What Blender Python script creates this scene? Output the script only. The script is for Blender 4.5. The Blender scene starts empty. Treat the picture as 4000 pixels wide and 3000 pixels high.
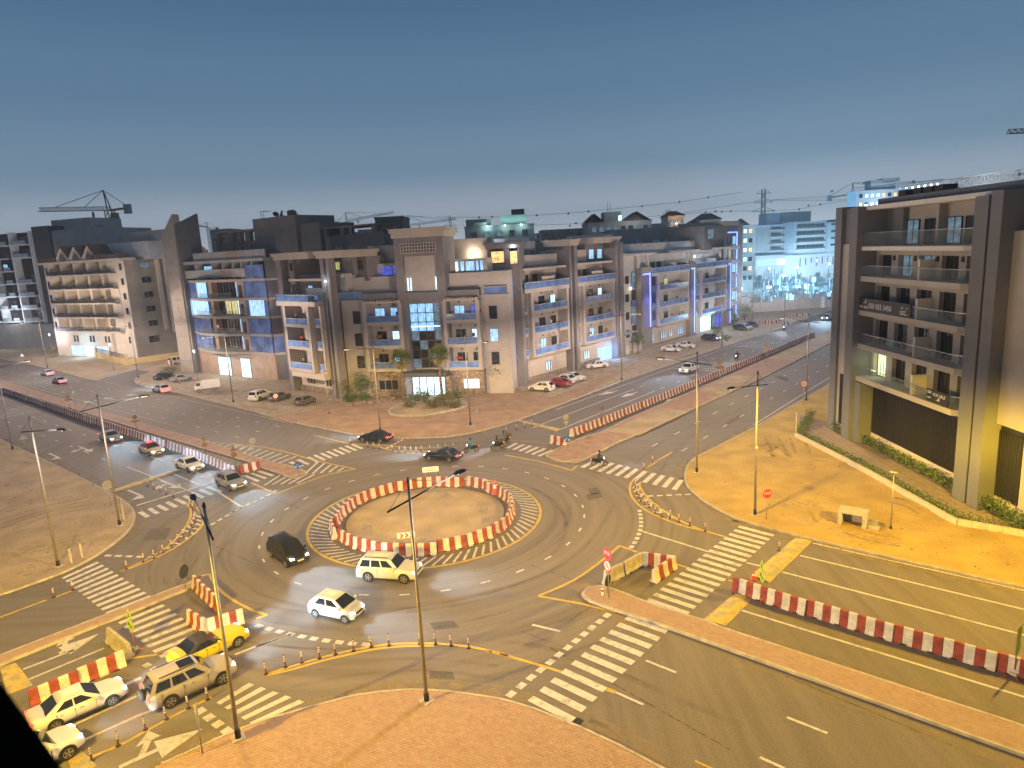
import bpy, math, random
from mathutils import Vector, Matrix
random.seed(7)
SC = bpy.context.scene
COL = SC.collection
R = math.radians
# ------------------------------------------------------------------ camera
CAMH = 24.0
FPX, PITCH, ROLL = 2644.8, 0.19618615, 0.0520093      # focal length in 4000-px units, tilt down, roll
cam_d = bpy.data.cameras.new('camera'); cam = bpy.data.objects.new('camera', cam_d); COL.objects.link(cam)
_cp, _sp, _cr, _sr = math.cos(PITCH), math.sin(PITCH), math.cos(ROLL), math.sin(ROLL)
_x = Vector((1, 0, 0)); _y = Vector((0, -_sp, -_cp)); AZ = Vector((0, _cp, -_sp))
AX = _cr*_x + _sr*_y; AY = -_sr*_x + _cr*_y
cam.matrix_world = Matrix(((AX.x, -AY.x, -AZ.x, 0), (AX.y, -AY.y, -AZ.y, 0), (AX.z, -AY.z, -AZ.z, CAMH), (0, 0, 0, 1)))
cam_d.sensor_width = 36; cam_d.lens = 36*FPX/4000
cam_d.clip_start = 0.05; cam_d.clip_end = 8000
SC.camera = cam
cam_d.dof.use_dof = True; cam_d.dof.focus_distance = 75; cam_d.dof.aperture_fstop = 3.0
# ------------------------------------------------------------------ night sky, exposure
W = bpy.data.worlds.new('World'); SC.world = W; W.use_nodes = True
nt = W.node_tree; nt.nodes.clear()
out = nt.nodes.new('ShaderNodeOutputWorld'); add = nt.nodes.new('ShaderNodeAddShader')
b1 = nt.nodes.new('ShaderNodeBackground'); b2 = nt.nodes.new('ShaderNodeBackground')
sky = nt.nodes.new('ShaderNodeTexSky'); sky.sky_type = 'NISHITA'; sky.sun_disc = False
sky.sun_elevation = R(-4.0); sky.sun_rotation = R(200); sky.altitude = 0; sky.dust_density = 2.0
nt.links.new(sky.outputs[0], b1.inputs[0]); b1.inputs[1].default_value = 0.05
geo = nt.nodes.new('ShaderNodeTexCoord'); sep = nt.nodes.new('ShaderNodeSeparateXYZ')
nt.links.new(geo.outputs['Generated'], sep.inputs[0])
ramp = nt.nodes.new('ShaderNodeValToRGB'); nt.links.new(sep.outputs[2], ramp.inputs[0])
er = ramp.color_ramp; er.interpolation = 'EASE'                  # town glow over a dusk sky, by height above the horizon only
er.elements[0].position = 0.0; er.elements[0].color = (0.400, 0.430, 0.475, 1)
er.elements[1].position = 0.5; er.elements[1].color = (0.040, 0.088, 0.160, 1)
for p, c in ((0.05, (0.262, 0.312, 0.372)), (0.12, (0.124, 0.194, 0.270)), (0.22, (0.078, 0.150, 0.236)), (0.33, (0.050, 0.109, 0.190)), (1.0, (0.024, 0.055, 0.105))):
    e = er.elements.new(p); e.color = (*c, 1)
nt.links.new(ramp.outputs[0], b2.inputs[0]); b2.inputs[1].default_value = 1.36
nt.links.new(b1.outputs[0], add.inputs[0]); nt.links.new(b2.outputs[0], add.inputs[1]); nt.links.new(add.outputs[0], out.inputs[0])
SC.view_settings.view_transform = 'Standard'; SC.view_settings.look = 'None'
SC.view_settings.exposure = 0; SC.view_settings.gamma = 1; SC.view_settings.use_curve_mapping = False
SC.cycles.use_denoising = True; SC.cycles.max_bounces = 4; SC.cycles.diffuse_bounces = 2; SC.cycles.glossy_bounces = 2
SC.cycles.transmission_bounces = 2; SC.cycles.transparent_max_bounces = 12
SC.cycles.sample_clamp_indirect = 3; SC.cycles.sample_clamp_direct = 8
SC.cycles.caustics_reflective = False; SC.cycles.caustics_refractive = False
SC.cycles.use_light_tree = True

# ------------------------------------------------------------------ frames and measuring
def g(px, py, z=0.0):
    """ground point (at height z) seen at photo pixel (4000 x 3000)"""
    d = AX*((px-2000)/FPX) + AY*((py-1500)/FPX) + AZ
    t = (z-CAMH)/d.z
    return Vector((d.x*t, d.y*t, z))
def far(px, py, Y):
    """point at depth Y metres seen at photo pixel"""
    d = AX*((px-2000)/FPX) + AY*((py-1500)/FPX) + AZ
    t = Y/d.y
    return Vector((d.x*t, Y, CAMH+d.z*t))
CROP = dict(A=(0, 1250), B=(900, 1300), C=(1700, 1300), D=(2400, 1200), E=(0, 1750), F=(0, 2250), G=(1000, 1800), H=(1000, 2250),
            I=(1900, 1800), J=(1900, 2250), K=(3000, 1500), L=(2800, 2100), T=(2300, 750))
def q(c, x, y, z=0.0):
    o = CROP[c]; s = .5425 if c == 'L' else .45208
    return g(o[0]+x*s, o[1]+y*s, z)
def Q(c, pts, z=0.0): return [q(c, x, y, z) for x, y in pts]
RC = Vector((-8.65, 59.68, 0)); RA = R(50.3)
E1 = Vector((math.cos(RA), math.sin(RA), 0)); E2 = Vector((-E1.y, E1.x, 0))
def rd(s, t, z=0.0): return RC + E1*s + E2*t + Vector((0, 0, z))      # road frame: s north-east, t north-west
def rs(p): d = p-RC; return d.x*E1.x+d.y*E1.y, d.x*E2.x+d.y*E2.y
ANE, ANW = RA, RA+math.pi/2

# ------------------------------------------------------------------ materials
MATS = {}
def mat(name, col, rough=.8, var=.12, scale=3., metal=0., emit=None, es=0., bump=0., spec=.4, alpha=None, stretch=(1, 1, 1), col2=None, detail=4., sharp=(.35, .65), wspace=False, fine=0., rot=0., trans=0.):
    if name in MATS: return MATS[name]
    m = bpy.data.materials.new(name); m.use_nodes = True; n = m.node_tree; bs = n.nodes['Principled BSDF']
    bs.inputs['Roughness'].default_value = rough; bs.inputs['Metallic'].default_value = metal
    bs.inputs['Specular IOR Level'].default_value = spec
    if trans: bs.inputs['Transmission Weight'].default_value = trans
    tc = n.nodes.new('ShaderNodeTexCoord'); mp = n.nodes.new('ShaderNodeMapping'); mp.inputs['Scale'].default_value = stretch
    mp.inputs['Rotation'].default_value = (0, 0, rot)
    if wspace:
        gp = n.nodes.new('ShaderNodeNewGeometry'); n.links.new(gp.outputs['Position'], mp.inputs[0])
    else: n.links.new(tc.outputs['Object'], mp.inputs[0])
    nz = n.nodes.new('ShaderNodeTexNoise'); nz.inputs['Scale'].default_value = scale; nz.inputs['Detail'].default_value = detail
    n.links.new(mp.outputs[0], nz.inputs[0])
    mx = n.nodes.new('ShaderNodeMix'); mx.data_type = 'RGBA'
    c1 = tuple(max(0, c*(1-var)) for c in col); c2 = tuple(min(1, c*(1+var)) for c in (col2 or col))
    mx.inputs[6].default_value = (*c1, 1); mx.inputs[7].default_value = (*c2, 1)
    mr = n.nodes.new('ShaderNodeMapRange'); mr.inputs[1].default_value = sharp[0]; mr.inputs[2].default_value = sharp[1]
    n.links.new(nz.outputs[0], mr.inputs[0]); n.links.new(mr.outputs[0], mx.inputs[0])
    outc = mx.outputs[2]
    if fine:
        n2 = n.nodes.new('ShaderNodeTexNoise'); n2.inputs['Scale'].default_value = 9; n2.inputs['Detail'].default_value = 5
        if wspace: n.links.new(gp.outputs['Position'], n2.inputs[0])
        else: n.links.new(tc.outputs['Object'], n2.inputs[0])
        m2 = n.nodes.new('ShaderNodeMapRange'); m2.inputs[1].default_value = .3; m2.inputs[2].default_value = .7
        m2.inputs[3].default_value = 1-fine; m2.inputs[4].default_value = 1+fine
        n.links.new(n2.outputs[0], m2.inputs[0])
        mm = n.nodes.new('ShaderNodeVectorMath'); mm.operation = 'SCALE'; n.links.new(outc, mm.inputs[0]); n.links.new(m2.outputs[0], mm.inputs['Scale'])
        outc = mm.outputs[0]
    n.links.new(outc, bs.inputs['Base Color'])
    if bump:
        bp = n.nodes.new('ShaderNodeBump'); bp.inputs['Strength'].default_value = bump; bp.inputs['Distance'].default_value = .05
        n.links.new(nz.outputs[0], bp.inputs['Height']); n.links.new(bp.outputs[0], bs.inputs['Normal'])
    if emit:
        me = n.nodes.new('ShaderNodeMix'); me.data_type = 'RGBA'
        me.inputs[6].default_value = tuple(c*(.35 if var > .3 else 1-var) for c in emit)+(1,); me.inputs[7].default_value = (*emit, 1)
        n.links.new(mr.outputs[0], me.inputs[0]); n.links.new(me.outputs[2], bs.inputs['Emission Color'])
        bs.inputs['Emission Strength'].default_value = es
        m.cycles.emission_sampling = 'NONE'
    if alpha is not None: bs.inputs['Alpha'].default_value = alpha
    MATS[name] = m; m['procedural'] = True
    return m

# ------------------------------------------------------------------ mesh building
class MB:
    def __init__(s): s.v = []; s.f = []; s.fm = []; s.mats = []; s.sm = []
    def mi(s, m):
        if m not in s.mats: s.mats.append(m)
        return s.mats.index(m)
    def face(s, pts, m, smooth=False):
        i = len(s.v); s.v += [tuple(p) for p in pts]; s.f.append(tuple(range(i, i+len(pts)))); s.fm.append(s.mi(m)); s.sm.append(smooth)
    def hexa(s, b, t, m):
        """two quads (bottom, top, same winding counter-clockwise from above) -> closed box"""
        i = len(s.v); s.v += [tuple(p) for p in b]+[tuple(p) for p in t]; k = s.mi(m)
        for f in ((3, 2, 1, 0), (4, 5, 6, 7), (0, 1, 5, 4), (1, 2, 6, 5), (2, 3, 7, 6), (3, 0, 4, 7)):
            s.f.append(tuple(i+a for a in f)); s.fm.append(k); s.sm.append(False)
    def box(s, x0, x1, y0, y1, z0, z1, m, T=None):
        if x0 > x1: x0, x1 = x1, x0
        if y0 > y1: y0, y1 = y1, y0
        if z0 > z1: z0, z1 = z1, z0
        P = T or (lambda x, y, z: (x, y, z))
        s.hexa([P(x0, y0, z0), P(x1, y0, z0), P(x1, y1, z0), P(x0, y1, z0)], [P(x0, y0, z1), P(x1, y0, z1), P(x1, y1, z1), P(x0, y1, z1)], m)
    def bar(s, a, b, w, h, m, up=(0, 0, 1)):
        a = Vector(a); b = Vector(b); d = (b-a).normalized(); u = Vector(up)
        if abs(d.dot(u)) > .95: u = Vector((1, 0, 0))
        r = d.cross(u).normalized()*(w/2); u = r.cross(d).normalized()*(h/2)
        s.hexa([a-r-u, b-r-u, b+r-u, a+r-u][::-1], [a-r+u, b-r+u, b+r+u, a+r+u][::-1], m)
    def tube(s, a, b, r0, r1, m, n=8, cap=True):
        a = Vector(a); b = Vector(b); d = (b-a).normalized(); u = Vector((0, 0, 1)) if abs(d.z) < .9 else Vector((1, 0, 0))
        x = d.cross(u).normalized(); y = d.cross(x)
        i = len(s.v); k = s.mi(m)
        for c, r in ((a, r0), (b, r1)):
            for j in range(n):
                t = 2*math.pi*j/n; s.v.append(tuple(c+x*(r*math.cos(t))+y*(r*math.sin(t))))
        for j in range(n):
            j2 = (j+1) % n; s.f.append((i+j, i+n+j, i+n+j2, i+j2)); s.fm.append(k); s.sm.append(True)
        if cap:
            s.f.append(tuple(i+j for j in range(n))); s.f.append(tuple(i+n+j for j in reversed(range(n)))); s.fm += [k, k]; s.sm += [False, False]
    def lathe(s, prof, m, n=12, c=(0, 0, 0)):
        """profile list of (r, z) about the z axis"""
        i = len(s.v); k = s.mi(m); L = len(prof)
        for r, z in prof:
            for j in range(n):
                t = 2*math.pi*j/n; s.v.append((c[0]+r*math.cos(t), c[1]+r*math.sin(t), c[2]+z))
        for a in range(L-1):
            for j in range(n):
                j2 = (j+1) % n; s.f.append((i+a*n+j, i+a*n+j2, i+(a+1)*n+j2, i+(a+1)*n+j)); s.fm.append(k); s.sm.append(True)
    def poly(s, pts, z0, z1, m, side=None):
        """extruded polygon (world xy), top at z1"""
        pts = [Vector(p) for p in pts]; ar = sum(pts[i].x*pts[(i+1) % len(pts)].y-pts[(i+1) % len(pts)].x*pts[i].y for i in range(len(pts)))
        if ar < 0: pts = pts[::-1]
        s.face([(p.x, p.y, z1) for p in pts], m)
        if z1 > z0:
            for i in range(len(pts)):
                a, b = pts[i], pts[(i+1) % len(pts)]
                s.face([(a.x, a.y, z0), (b.x, b.y, z0), (b.x, b.y, z1), (a.x, a.y, z1)], side or m)
    def mesh(s, name):
        me = bpy.data.meshes.new(name); me.from_pydata(s.v, [], s.f)
        for m in s.mats: me.materials.append(m)
        me.polygons.foreach_set('material_index', s.fm); me.polygons.foreach_set('use_smooth', s.sm); me.update()
        return me
    def build(s, name, parent=None, bevel=0., **kw):
        """vertices are world coordinates (or local ones if parent is None / kw loc given)"""
        if parent is not None and 'loc' not in kw:
            L = wloc(parent); s.v = [(x-L[0], y-L[1], z-L[2]) for x, y, z in s.v]
        o = bpy.data.objects.new(name, s.mesh(name)); COL.objects.link(o)
        if parent is not None: o.parent = parent
        if 'loc' in kw: o.location = kw['loc']
        if bevel:
            b = o.modifiers.new('bevel', 'BEVEL'); b.width = bevel; b.segments = 2; b.limit_method = 'ANGLE'
        return o
def wloc(o):
    v = Vector(o.location)
    while o.parent: o = o.parent; v += Vector(o.location)
    return v
def tag(o, label=None, cat=None, group=None, kind=None):
    if label: o['label'] = label
    if cat: o['category'] = cat
    if group: o['group'] = group
    if kind: o['kind'] = kind
    return o
def thing(name, label, cat, loc=(0, 0, 0), rz=0., group=None):
    o = bpy.data.objects.new(name, None); COL.objects.link(o); o.empty_display_size = .3
    o.location = loc; o.rotation_euler = (0, 0, rz)
    return tag(o, label, cat, group)
def inst(me, name, parent, loc, rz=0., sc=None):
    o = bpy.data.objects.new(name, me); COL.objects.link(o); o.parent = parent; o.location = loc; o.rotation_euler = (0, 0, rz)
    if sc: o.scale = sc
    return o
def dup(root, loc, rz, label=None, group=None):
    r = root.copy(); COL.objects.link(r); r.location = loc; r.rotation_euler = (0, 0, rz)
    if label: r['label'] = label
    if group: r['group'] = group
    for ch in list(root.children):
        c = ch.copy(); COL.objects.link(c); c.parent = r
        for gch in ch.children:
            d = gch.copy(); COL.objects.link(d); d.parent = c
    return r
def struct(name, mb, parent=None):
    o = mb.build(name, parent)
    if parent is None: o['kind'] = 'structure'
    return o

# ------------------------------------------------------------------ light from street lamps
LAMPS = []
def lamp_light(parent, loc, power, col, radius=.18, flood=2.3, down=.30, spill=(.5, .20)):
    """a street-lamp source: wide flood pattern, so that the ground between poles is lit evenly"""
    l = bpy.data.lights.new('lamp_source', 'POINT'); l.energy = power; l.color = col; l.shadow_soft_size = radius
    l.use_nodes = True; n = l.node_tree; em = n.nodes['Emission']
    gm = n.nodes.new('ShaderNodeNewGeometry'); sp = n.nodes.new('ShaderNodeSeparateXYZ'); n.links.new(gm.outputs['Incoming'], sp.inputs[0])
    dn = n.nodes.new('ShaderNodeMapRange'); dn.inputs[1].default_value = -.02; dn.inputs[2].default_value = .02; dn.inputs[3].default_value = 1; dn.inputs[4].default_value = spill[0]; n.links.new(sp.outputs[2], dn.inputs[0])
    ab = n.nodes.new('ShaderNodeMath'); ab.operation = 'ABSOLUTE'; n.links.new(sp.outputs[2], ab.inputs[0])
    mxn = n.nodes.new('ShaderNodeMath'); mxn.operation = 'MAXIMUM'; mxn.inputs[1].default_value = down; n.links.new(ab.outputs[0], mxn.inputs[0])
    pw = n.nodes.new('ShaderNodeMath'); pw.operation = 'POWER'; pw.inputs[1].default_value = -flood; n.links.new(mxn.outputs[0], pw.inputs[0])
    ss = n.nodes.new('ShaderNodeMapRange'); ss.interpolation_type = 'SMOOTHSTEP'; ss.inputs[1].default_value = .0; ss.inputs[2].default_value = .36; ss.inputs[3].default_value = spill[1]
    n.links.new(ab.outputs[0], ss.inputs[0]); ml = n.nodes.new('ShaderNodeMath'); ml.operation = 'MULTIPLY'; n.links.new(pw.outputs[0], ml.inputs[0]); n.links.new(ss.outputs[0], ml.inputs[1])
    m2 = n.nodes.new('ShaderNodeMath'); m2.operation = 'MULTIPLY'; n.links.new(ml.outputs[0], m2.inputs[0]); n.links.new(dn.outputs[0], m2.inputs[1])
    n.links.new(m2.outputs[0], em.inputs['Strength'])
    o = bpy.data.objects.new('lamp_source', l); COL.objects.link(o); o.parent = parent; o.location = loc
    return o
def point_light(parent, loc, power, col, radius=.1):
    l = bpy.data.lights.new('light_source', 'POINT'); l.energy = power; l.color = col; l.shadow_soft_size = radius
    o = bpy.data.objects.new('light_source', l); COL.objects.link(o); o.parent = parent; o.location = loc
    return o
def spot_light(parent, loc, d, power, col, ang=70, blend=.7, radius=.22):
    l = bpy.data.lights.new('beam_source', 'SPOT'); l.energy = power; l.color = col; l.shadow_soft_size = radius
    l.spot_size = R(ang); l.spot_blend = blend
    o = bpy.data.objects.new('beam_source', l); COL.objects.link(o); o.parent = parent; o.location = loc
    o.rotation_euler = Vector(d).to_track_quat('-Z', 'Y').to_euler()
    return o
def proj(p):
    d = Vector(p)-Vector((0, 0, CAMH)); z = d.dot(AZ)
    return (2000+FPX*d.dot(AX)/z, 1500+FPX*d.dot(AY)/z) if z > .1 else (-9e9, -9e9)
def inview(p, m=60):
    x, y = proj(p); return -m < x < 4000+m and -m < y < 3000+m
def inside(p, poly):
    c = False; n = len(poly)
    for i in range(n):
        a, b = poly[i], poly[(i+1) % n]
        if (a.y > p.y) != (b.y > p.y) and p.x < (b.x-a.x)*(p.y-a.y)/(b.y-a.y)+a.x: c = not c
    return c
def smooth(pts, it=2):
    for _ in range(it):
        o = [pts[0]]
        for a, b in zip(pts[:-1], pts[1:]): o += [a.lerp(b, .25), a.lerp(b, .75)]
        pts = o+[pts[-1]]
    return pts
def resample(pts, step):
    out = [pts[0].copy()]; acc = 0
    for a, b in zip(pts[:-1], pts[1:]):
        L = (b-a).length
        if L < 1e-6: continue
        while acc+L >= step:
            t = (step-acc)/L; a = a.lerp(b, t); L = (b-a).length; out.append(a.copy()); acc = 0
        acc += L
    return out
# ------------------------------------------------------------------ ground, roads, lots
m_ground = mat('desert_sand', (.34, .25, .16), .95, .15, .05, wspace=True, fine=.12)
m_sand = mat('lot_sand', (.35, .262, .165), .95, .17, .35, wspace=True, fine=.28, detail=8, bump=.5)
m_gravel = mat('gravel_lot', (.34, .265, .185), .95, .22, .8, wspace=True, fine=.35, detail=8, bump=.5)
m_asph_nw = mat('asphalt_nw', (.148, .126, .115), .82, .11, .10, wspace=True, fine=.16, stretch=(1, 12, 1), rot=-RA, detail=7, spec=.3)
m_asph_ne = mat('asphalt_ne', (.142, .124, .116), .82, .11, .10, wspace=True, fine=.16, stretch=(12, 1, 1), rot=-RA+R(0), detail=7, spec=.3)
# noise is stretched along each carriageway: swap the axis that is compressed
for m_, st in ((m_asph_nw, (14, 1, 1)), (m_asph_ne, (1, 14, 1))):
    for nd in m_.node_tree.nodes:
        if nd.type == 'MAPPING': nd.inputs['Scale'].default_value = st; nd.inputs['Rotation'].default_value = (0, 0, -RA)
m_paver = mat('pink_paver', (.30, .185, .13), .9, .16, .9, wspace=True, fine=.22, detail=6)
m_plaza = mat('plaza_brick', (.31, .20, .135), .9, .16, .5, wspace=True, fine=.3, detail=7)
m_mortar = mat('mortar', (.29, .20, .152), .95, .1, 2, wspace=True)
m_kerb = mat('kerb_concrete', (.40, .36, .31), .9, .2, 1.5, wspace=True)
m_white = mat('road_paint_white', (.40, .37, .335), .8, .10, 2.2, wspace=True, detail=9, fine=.14, col2=(.54, .51, .47), sharp=(.34, .50))
m_yel = mat('road_paint_yellow', (.50, .35, .07), .8, .16, 1.5, wspace=True, detail=8, fine=.16)
m_hump = mat('worn_yellow_hump', (.36, .31, .20), .85, .15, 1.1, wspace=True, detail=9, col2=(.50, .34, .07), sharp=(.44, .60), fine=.25)

mb = MB(); S = 3500
mb.face([(-S, -200, -.03), (S, -200, -.03), (S, S, -.03), (-S, S, -.03)], m_ground); struct('ground', mb)
mb = MB(); mb.face([rd(-27, -260), rd(27, -260), rd(27, 420), rd(-27, 420)], m_asph_nw); road_a = struct('road', mb)
mb = MB(); mb.face([rd(-260, -27, .004), rd(420, -27, .004), rd(420, 27, .004), rd(-260, 27, .004)], m_asph_ne); road_b = struct('road', mb)
# roundabout carriageway: worn tyre bands run round the centre
m_ring = bpy.data.materials.new('asphalt_ring'); m_ring.use_nodes = True; n_ = m_ring.node_tree; bs_ = n_.nodes['Principled BSDF']
gp_ = n_.nodes.new('ShaderNodeTexCoord'); ln_ = n_.nodes.new('ShaderNodeVectorMath'); ln_.operation = 'LENGTH'; n_.links.new(gp_.outputs['Object'], ln_.inputs[0])
sx_ = n_.nodes.new('ShaderNodeVectorMath'); sx_.operation = 'SCALE'; sx_.inputs['Scale'].default_value = .05; n_.links.new(gp_.outputs['Object'], sx_.inputs[0])
cb_ = n_.nodes.new('ShaderNodeSeparateXYZ'); n_.links.new(sx_.outputs[0], cb_.inputs[0])
mk_ = n_.nodes.new('ShaderNodeCombineXYZ'); n_.links.new(cb_.outputs[0], mk_.inputs[0]); n_.links.new(cb_.outputs[1], mk_.inputs[1]); n_.links.new(ln_.outputs['Value'], mk_.inputs[2])
nz_ = n_.nodes.new('ShaderNodeTexNoise'); nz_.inputs['Scale'].default_value = 1.1; nz_.inputs['Detail'].default_value = 7; n_.links.new(mk_.outputs[0], nz_.inputs[0])
n2_ = n_.nodes.new('ShaderNodeTexNoise'); n2_.inputs['Scale'].default_value = 7; n2_.inputs['Detail'].default_value = 6; n_.links.new(gp_.outputs['Object'], n2_.inputs[0])
ad_ = n_.nodes.new('ShaderNodeMath'); ad_.operation = 'MULTIPLY_ADD'; ad_.inputs[1].default_value = .35; n_.links.new(n2_.outputs[0], ad_.inputs[0]); n_.links.new(nz_.outputs[0], ad_.inputs[2])
rp_ = n_.nodes.new('ShaderNodeValToRGB'); n_.links.new(ad_.outputs[0], rp_.inputs[0]); rp_.color_ramp.elements[0].position = .45; rp_.color_ramp.elements[0].color = (.122, .102, .092, 1)
rp_.color_ramp.elements[1].position = .86; rp_.color_ramp.elements[1].color = (.185, .157, .140, 1)
n_.links.new(rp_.outputs[0], bs_.inputs['Base Color']); bs_.inputs['Roughness'].default_value = .85; bs_.inputs['Specular IOR Level'].default_value = .3
def disc(mb, c, r, z, m, n=96):
    mb.face([(c.x+r*math.cos(2*math.pi*i/n), c.y+r*math.sin(2*math.pi*i/n), z) for i in range(n)], m)
mb = MB(); disc(mb, Vector((0, 0, 0)), 25.5, .008, m_ring)
ring_road = tag(mb.build('roundabout_road', None), kind='structure'); ring_road.location = RC

def kerb(parent, pts, z, h=.10, stones=True, w=.16, step=1.0, mt=None):
    """kerb stones along a world path, each stone a part; far runs as one strip"""
    ps = resample(pts, step if stones else 3.0)
    strip = MB()
    for a, b in zip(ps[:-1], ps[1:]):
        d = (b-a); L = d.length; d = d/L if L > 0 else Vector((1, 0, 0)); nrm = Vector((-d.y, d.x, 0))*(w/2)
        e = .012 if stones else -.02
        a2 = a+d*e; b2 = b-d*e
        m = strip if not stones else MB()
        zz = z+random.uniform(-.006, .006)
        A4 = [a2-nrm, b2-nrm, b2+nrm, a2+nrm]
        m.hexa([(p.x, p.y, -.02) for p in A4], [(p.x, p.y, zz) for p in A4], mt or m_kerb)
        if stones: m.build('kerb_stone', parent)
    if not stones: strip.build('kerb', parent)
def lot(name, poly, m, z=.12, kind='structure'):
    mb = MB(); mb.poly(poly, -.02, z, m, m_kerb)
    return tag(mb.build(name), kind=kind)

Z = .12
# west sand lot (left edge of the photo)
wcurve = smooth([rd(-13.8, 77.3)]+Q('A', [(350, 1200), (700, 1370), (950, 1500)])+Q('E', [(1000, 420), (1100, 480), (1165, 560), (1165, 620), (1130, 700), (1060, 770), (960, 850), (820, 945), (700, 1010), (530, 1093)])+[rd(-29, 16.7)])
lot_w = lot('sand_lot', [rd(-14, 420)]+wcurve+[rd(-300, 17), rd(-300, 420)], m_sand, Z)
kerb(lot_w, wcurve, Z+.02); kerb(lot_w, [rd(-14, 300), rd(-13.8, 77.3)], Z+.02, stones=False); kerb(lot_w, [rd(-29, 16.7), rd(-120, 16.9)], Z+.02, stones=False)
# east sand lot (round the right-hand building)
ecurve = smooth([rd(43.2, -15), rd(30.1, -14)]+Q('D', [(760, 1272), (650, 1340), (608, 1430), (612, 1520), (660, 1590), (750, 1655)])+Q('I', [(1840, 330), (1950, 400), (2100, 482), (2212, 530)])+[rd(13.2, -30.6), rd(12.9, -44)])
m_sande = mat('lamp_gold_lot_sand', (.385, .262, .075), .95, .17, .35, wspace=True, fine=.28, detail=8, bump=.5)  # lot sand with the amber lamp light put into its colour
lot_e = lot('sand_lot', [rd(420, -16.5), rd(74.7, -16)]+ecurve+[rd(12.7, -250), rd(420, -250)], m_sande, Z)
kerb(lot_e, ecurve, Z+.02); kerb(lot_e, [rd(200, -16.2), rd(74.7, -16), rd(43.2, -15)], Z+.02, stones=False); kerb(lot_e, [rd(12.9, -44), rd(12.7, -90)], Z+.02)
# north lot: gravel parking, brick plaza before the corner building
ncurve = smooth([rd(62.7, 15.6), rd(31.4, 14.5)]+Q('C', [(400, 852), (150, 903)])+Q('B', [(1640, 912), (1400, 917), (1250, 905), (1090, 886), (900, 850), (600, 792)])+[rd(15.4, 52)])
scurve = smooth(Q('A', [(1480, 622), (1350, 600), (1215, 572), (1155, 532), (1190, 490), (1280, 460), (1420, 425), (1560, 378)]))
lot_n = lot('parking_lot', [rd(420, 13), rd(143, 13.6)]+ncurve+[rd(15.9, 56.5)]+scurve+[scurve[-1]+E1*220, rd(420, 130)], m_gravel, Z)
kerb(lot_n, ncurve, Z+.02); kerb(lot_n, [rd(143, 13.6), rd(62.7, 15.6)], Z+.02, stones=False); kerb(lot_n, [rd(15.4, 52), rd(15.9, 56.5)]+scurve[:3], Z+.02); kerb(lot_n, scurve, Z+.02)
plaza = ncurve[3:]+Q('B', [(640, 700), (900, 590), (960, 618), (1290, 560)])+[g(1500, 1560), g(1900, 1548), g(2010, 1513)]+Q('C', [(760, 520), (1000, 565), (1170, 500), (1420, 400), (1700, 290)])
plz = MB(); plz.poly(plaza, Z, Z+.004, m_plaza); tag(plz.build('brick_plaza'), kind='structure')
nwc = smooth(Q('A', [(470, 432), (820, 540), (868, 512), (950, 488), (1060, 460), (1200, 420), (1450, 368)]))
lot_nw = lot('sand_lot', [rd(16.5, 420)]+nwc+[nwc[-1]+E1*220, rd(300, 420)], m_sand, Z)
kerb(lot_nw, nwc, Z+.02)
# south plaza (bottom of the photo), laid brick by brick
scv = smooth(Q('F', [(1400, 1640), (1650, 1530), (1900, 1412)])+Q('H', [(0, 1282), (250, 1212), (700, 1082), (1000, 1022), (1300, 996), (1500, 999), (1750, 1022), (2000, 1062)])+Q('J', [(0, 1052), (170, 1086), (430, 1166), (650, 1260), (790, 1312), (1000, 1412), (1200, 1502), (1350, 1592), (1480, 1659)])+[rd(-15.6, -32), rd(-15.6, -60)])
splz_poly = [rd(-60, -12.5)]+scv+[rd(-60, -60)]
splz = lot('pavement', splz_poly, m_mortar, Z)
kerb(splz, scv, Z+.03, w=.14)
BR = [mat('brick_%s' % n, c, .9, .06, 3, wspace=True, fine=.06) for n, c in (('tan', (.34, .232, .18)), ('rose', (.33, .217, .168)), ('pale', (.352, .245, .19)), ('brown', (.315, .204, .158)))]
def bricks(parent, poly, z, ang, bl=.30, bw=.15, parts=0, gap=.012, th=.014):
    ca, sa = math.cos(ang), math.sin(ang); U = Vector((ca, sa, 0)); V = Vector((-sa, ca, 0))
    us = [p.dot(U) for p in poly]; vs = [p.dot(V) for p in poly]; L = []
    r = 0; v = min(vs)
    while v < max(vs):
        u = min(us)+(r % 2)*bl/2
        while u < max(us):
            c = U*(u+bl/2)+V*(v+bw/2)
            if inview(c, 40) and inside(c, poly): L.append(c)
            u += bl
        v += bw; r += 1
    L.sort(key=lambda c: c.x*c.x+c.y*c.y)
    hu, hv = U*(bl/2-gap/2), V*(bw/2-gap/2)
    base = {}
    if parts:
        for m in BR:
            k = MB(); A4 = [-hu-hv, hu-hv, hu+hv, -hu+hv]; k.hexa([(p.x, p.y, 0) for p in A4], [(p.x*.97, p.y*.97, th) for p in A4], m); base[m] = k.mesh('brick')
    big = MB(); pl = wloc(parent)
    for i, c in enumerate(L):
        m = random.choices(BR, (4, 3, 2, 1.2))[0]; dz = random.uniform(-.003, .004)
        if i < parts: inst(base[m], 'brick', parent, (c.x-pl.x, c.y-pl.y, z+dz-pl.z))
        else:
            A4 = [c-hu-hv, c+hu-hv, c+hu+hv, c-hu+hv]; t = [(p.x, p.y, z+th+dz+random.uniform(-.002, .002)) for p in A4]; b = [(p.x, p.y, z) for p in A4]
            big.face(t, m)
            for j in range(4): big.face([b[j], b[(j+1) % 4], t[(j+1) % 4], t[j]], m)
    if big.f: tag(big.build('bricks', parent), kind='stuff')
bricks(splz, [p for p in splz_poly if True], Z, ANW+R(12), parts=300)
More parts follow.
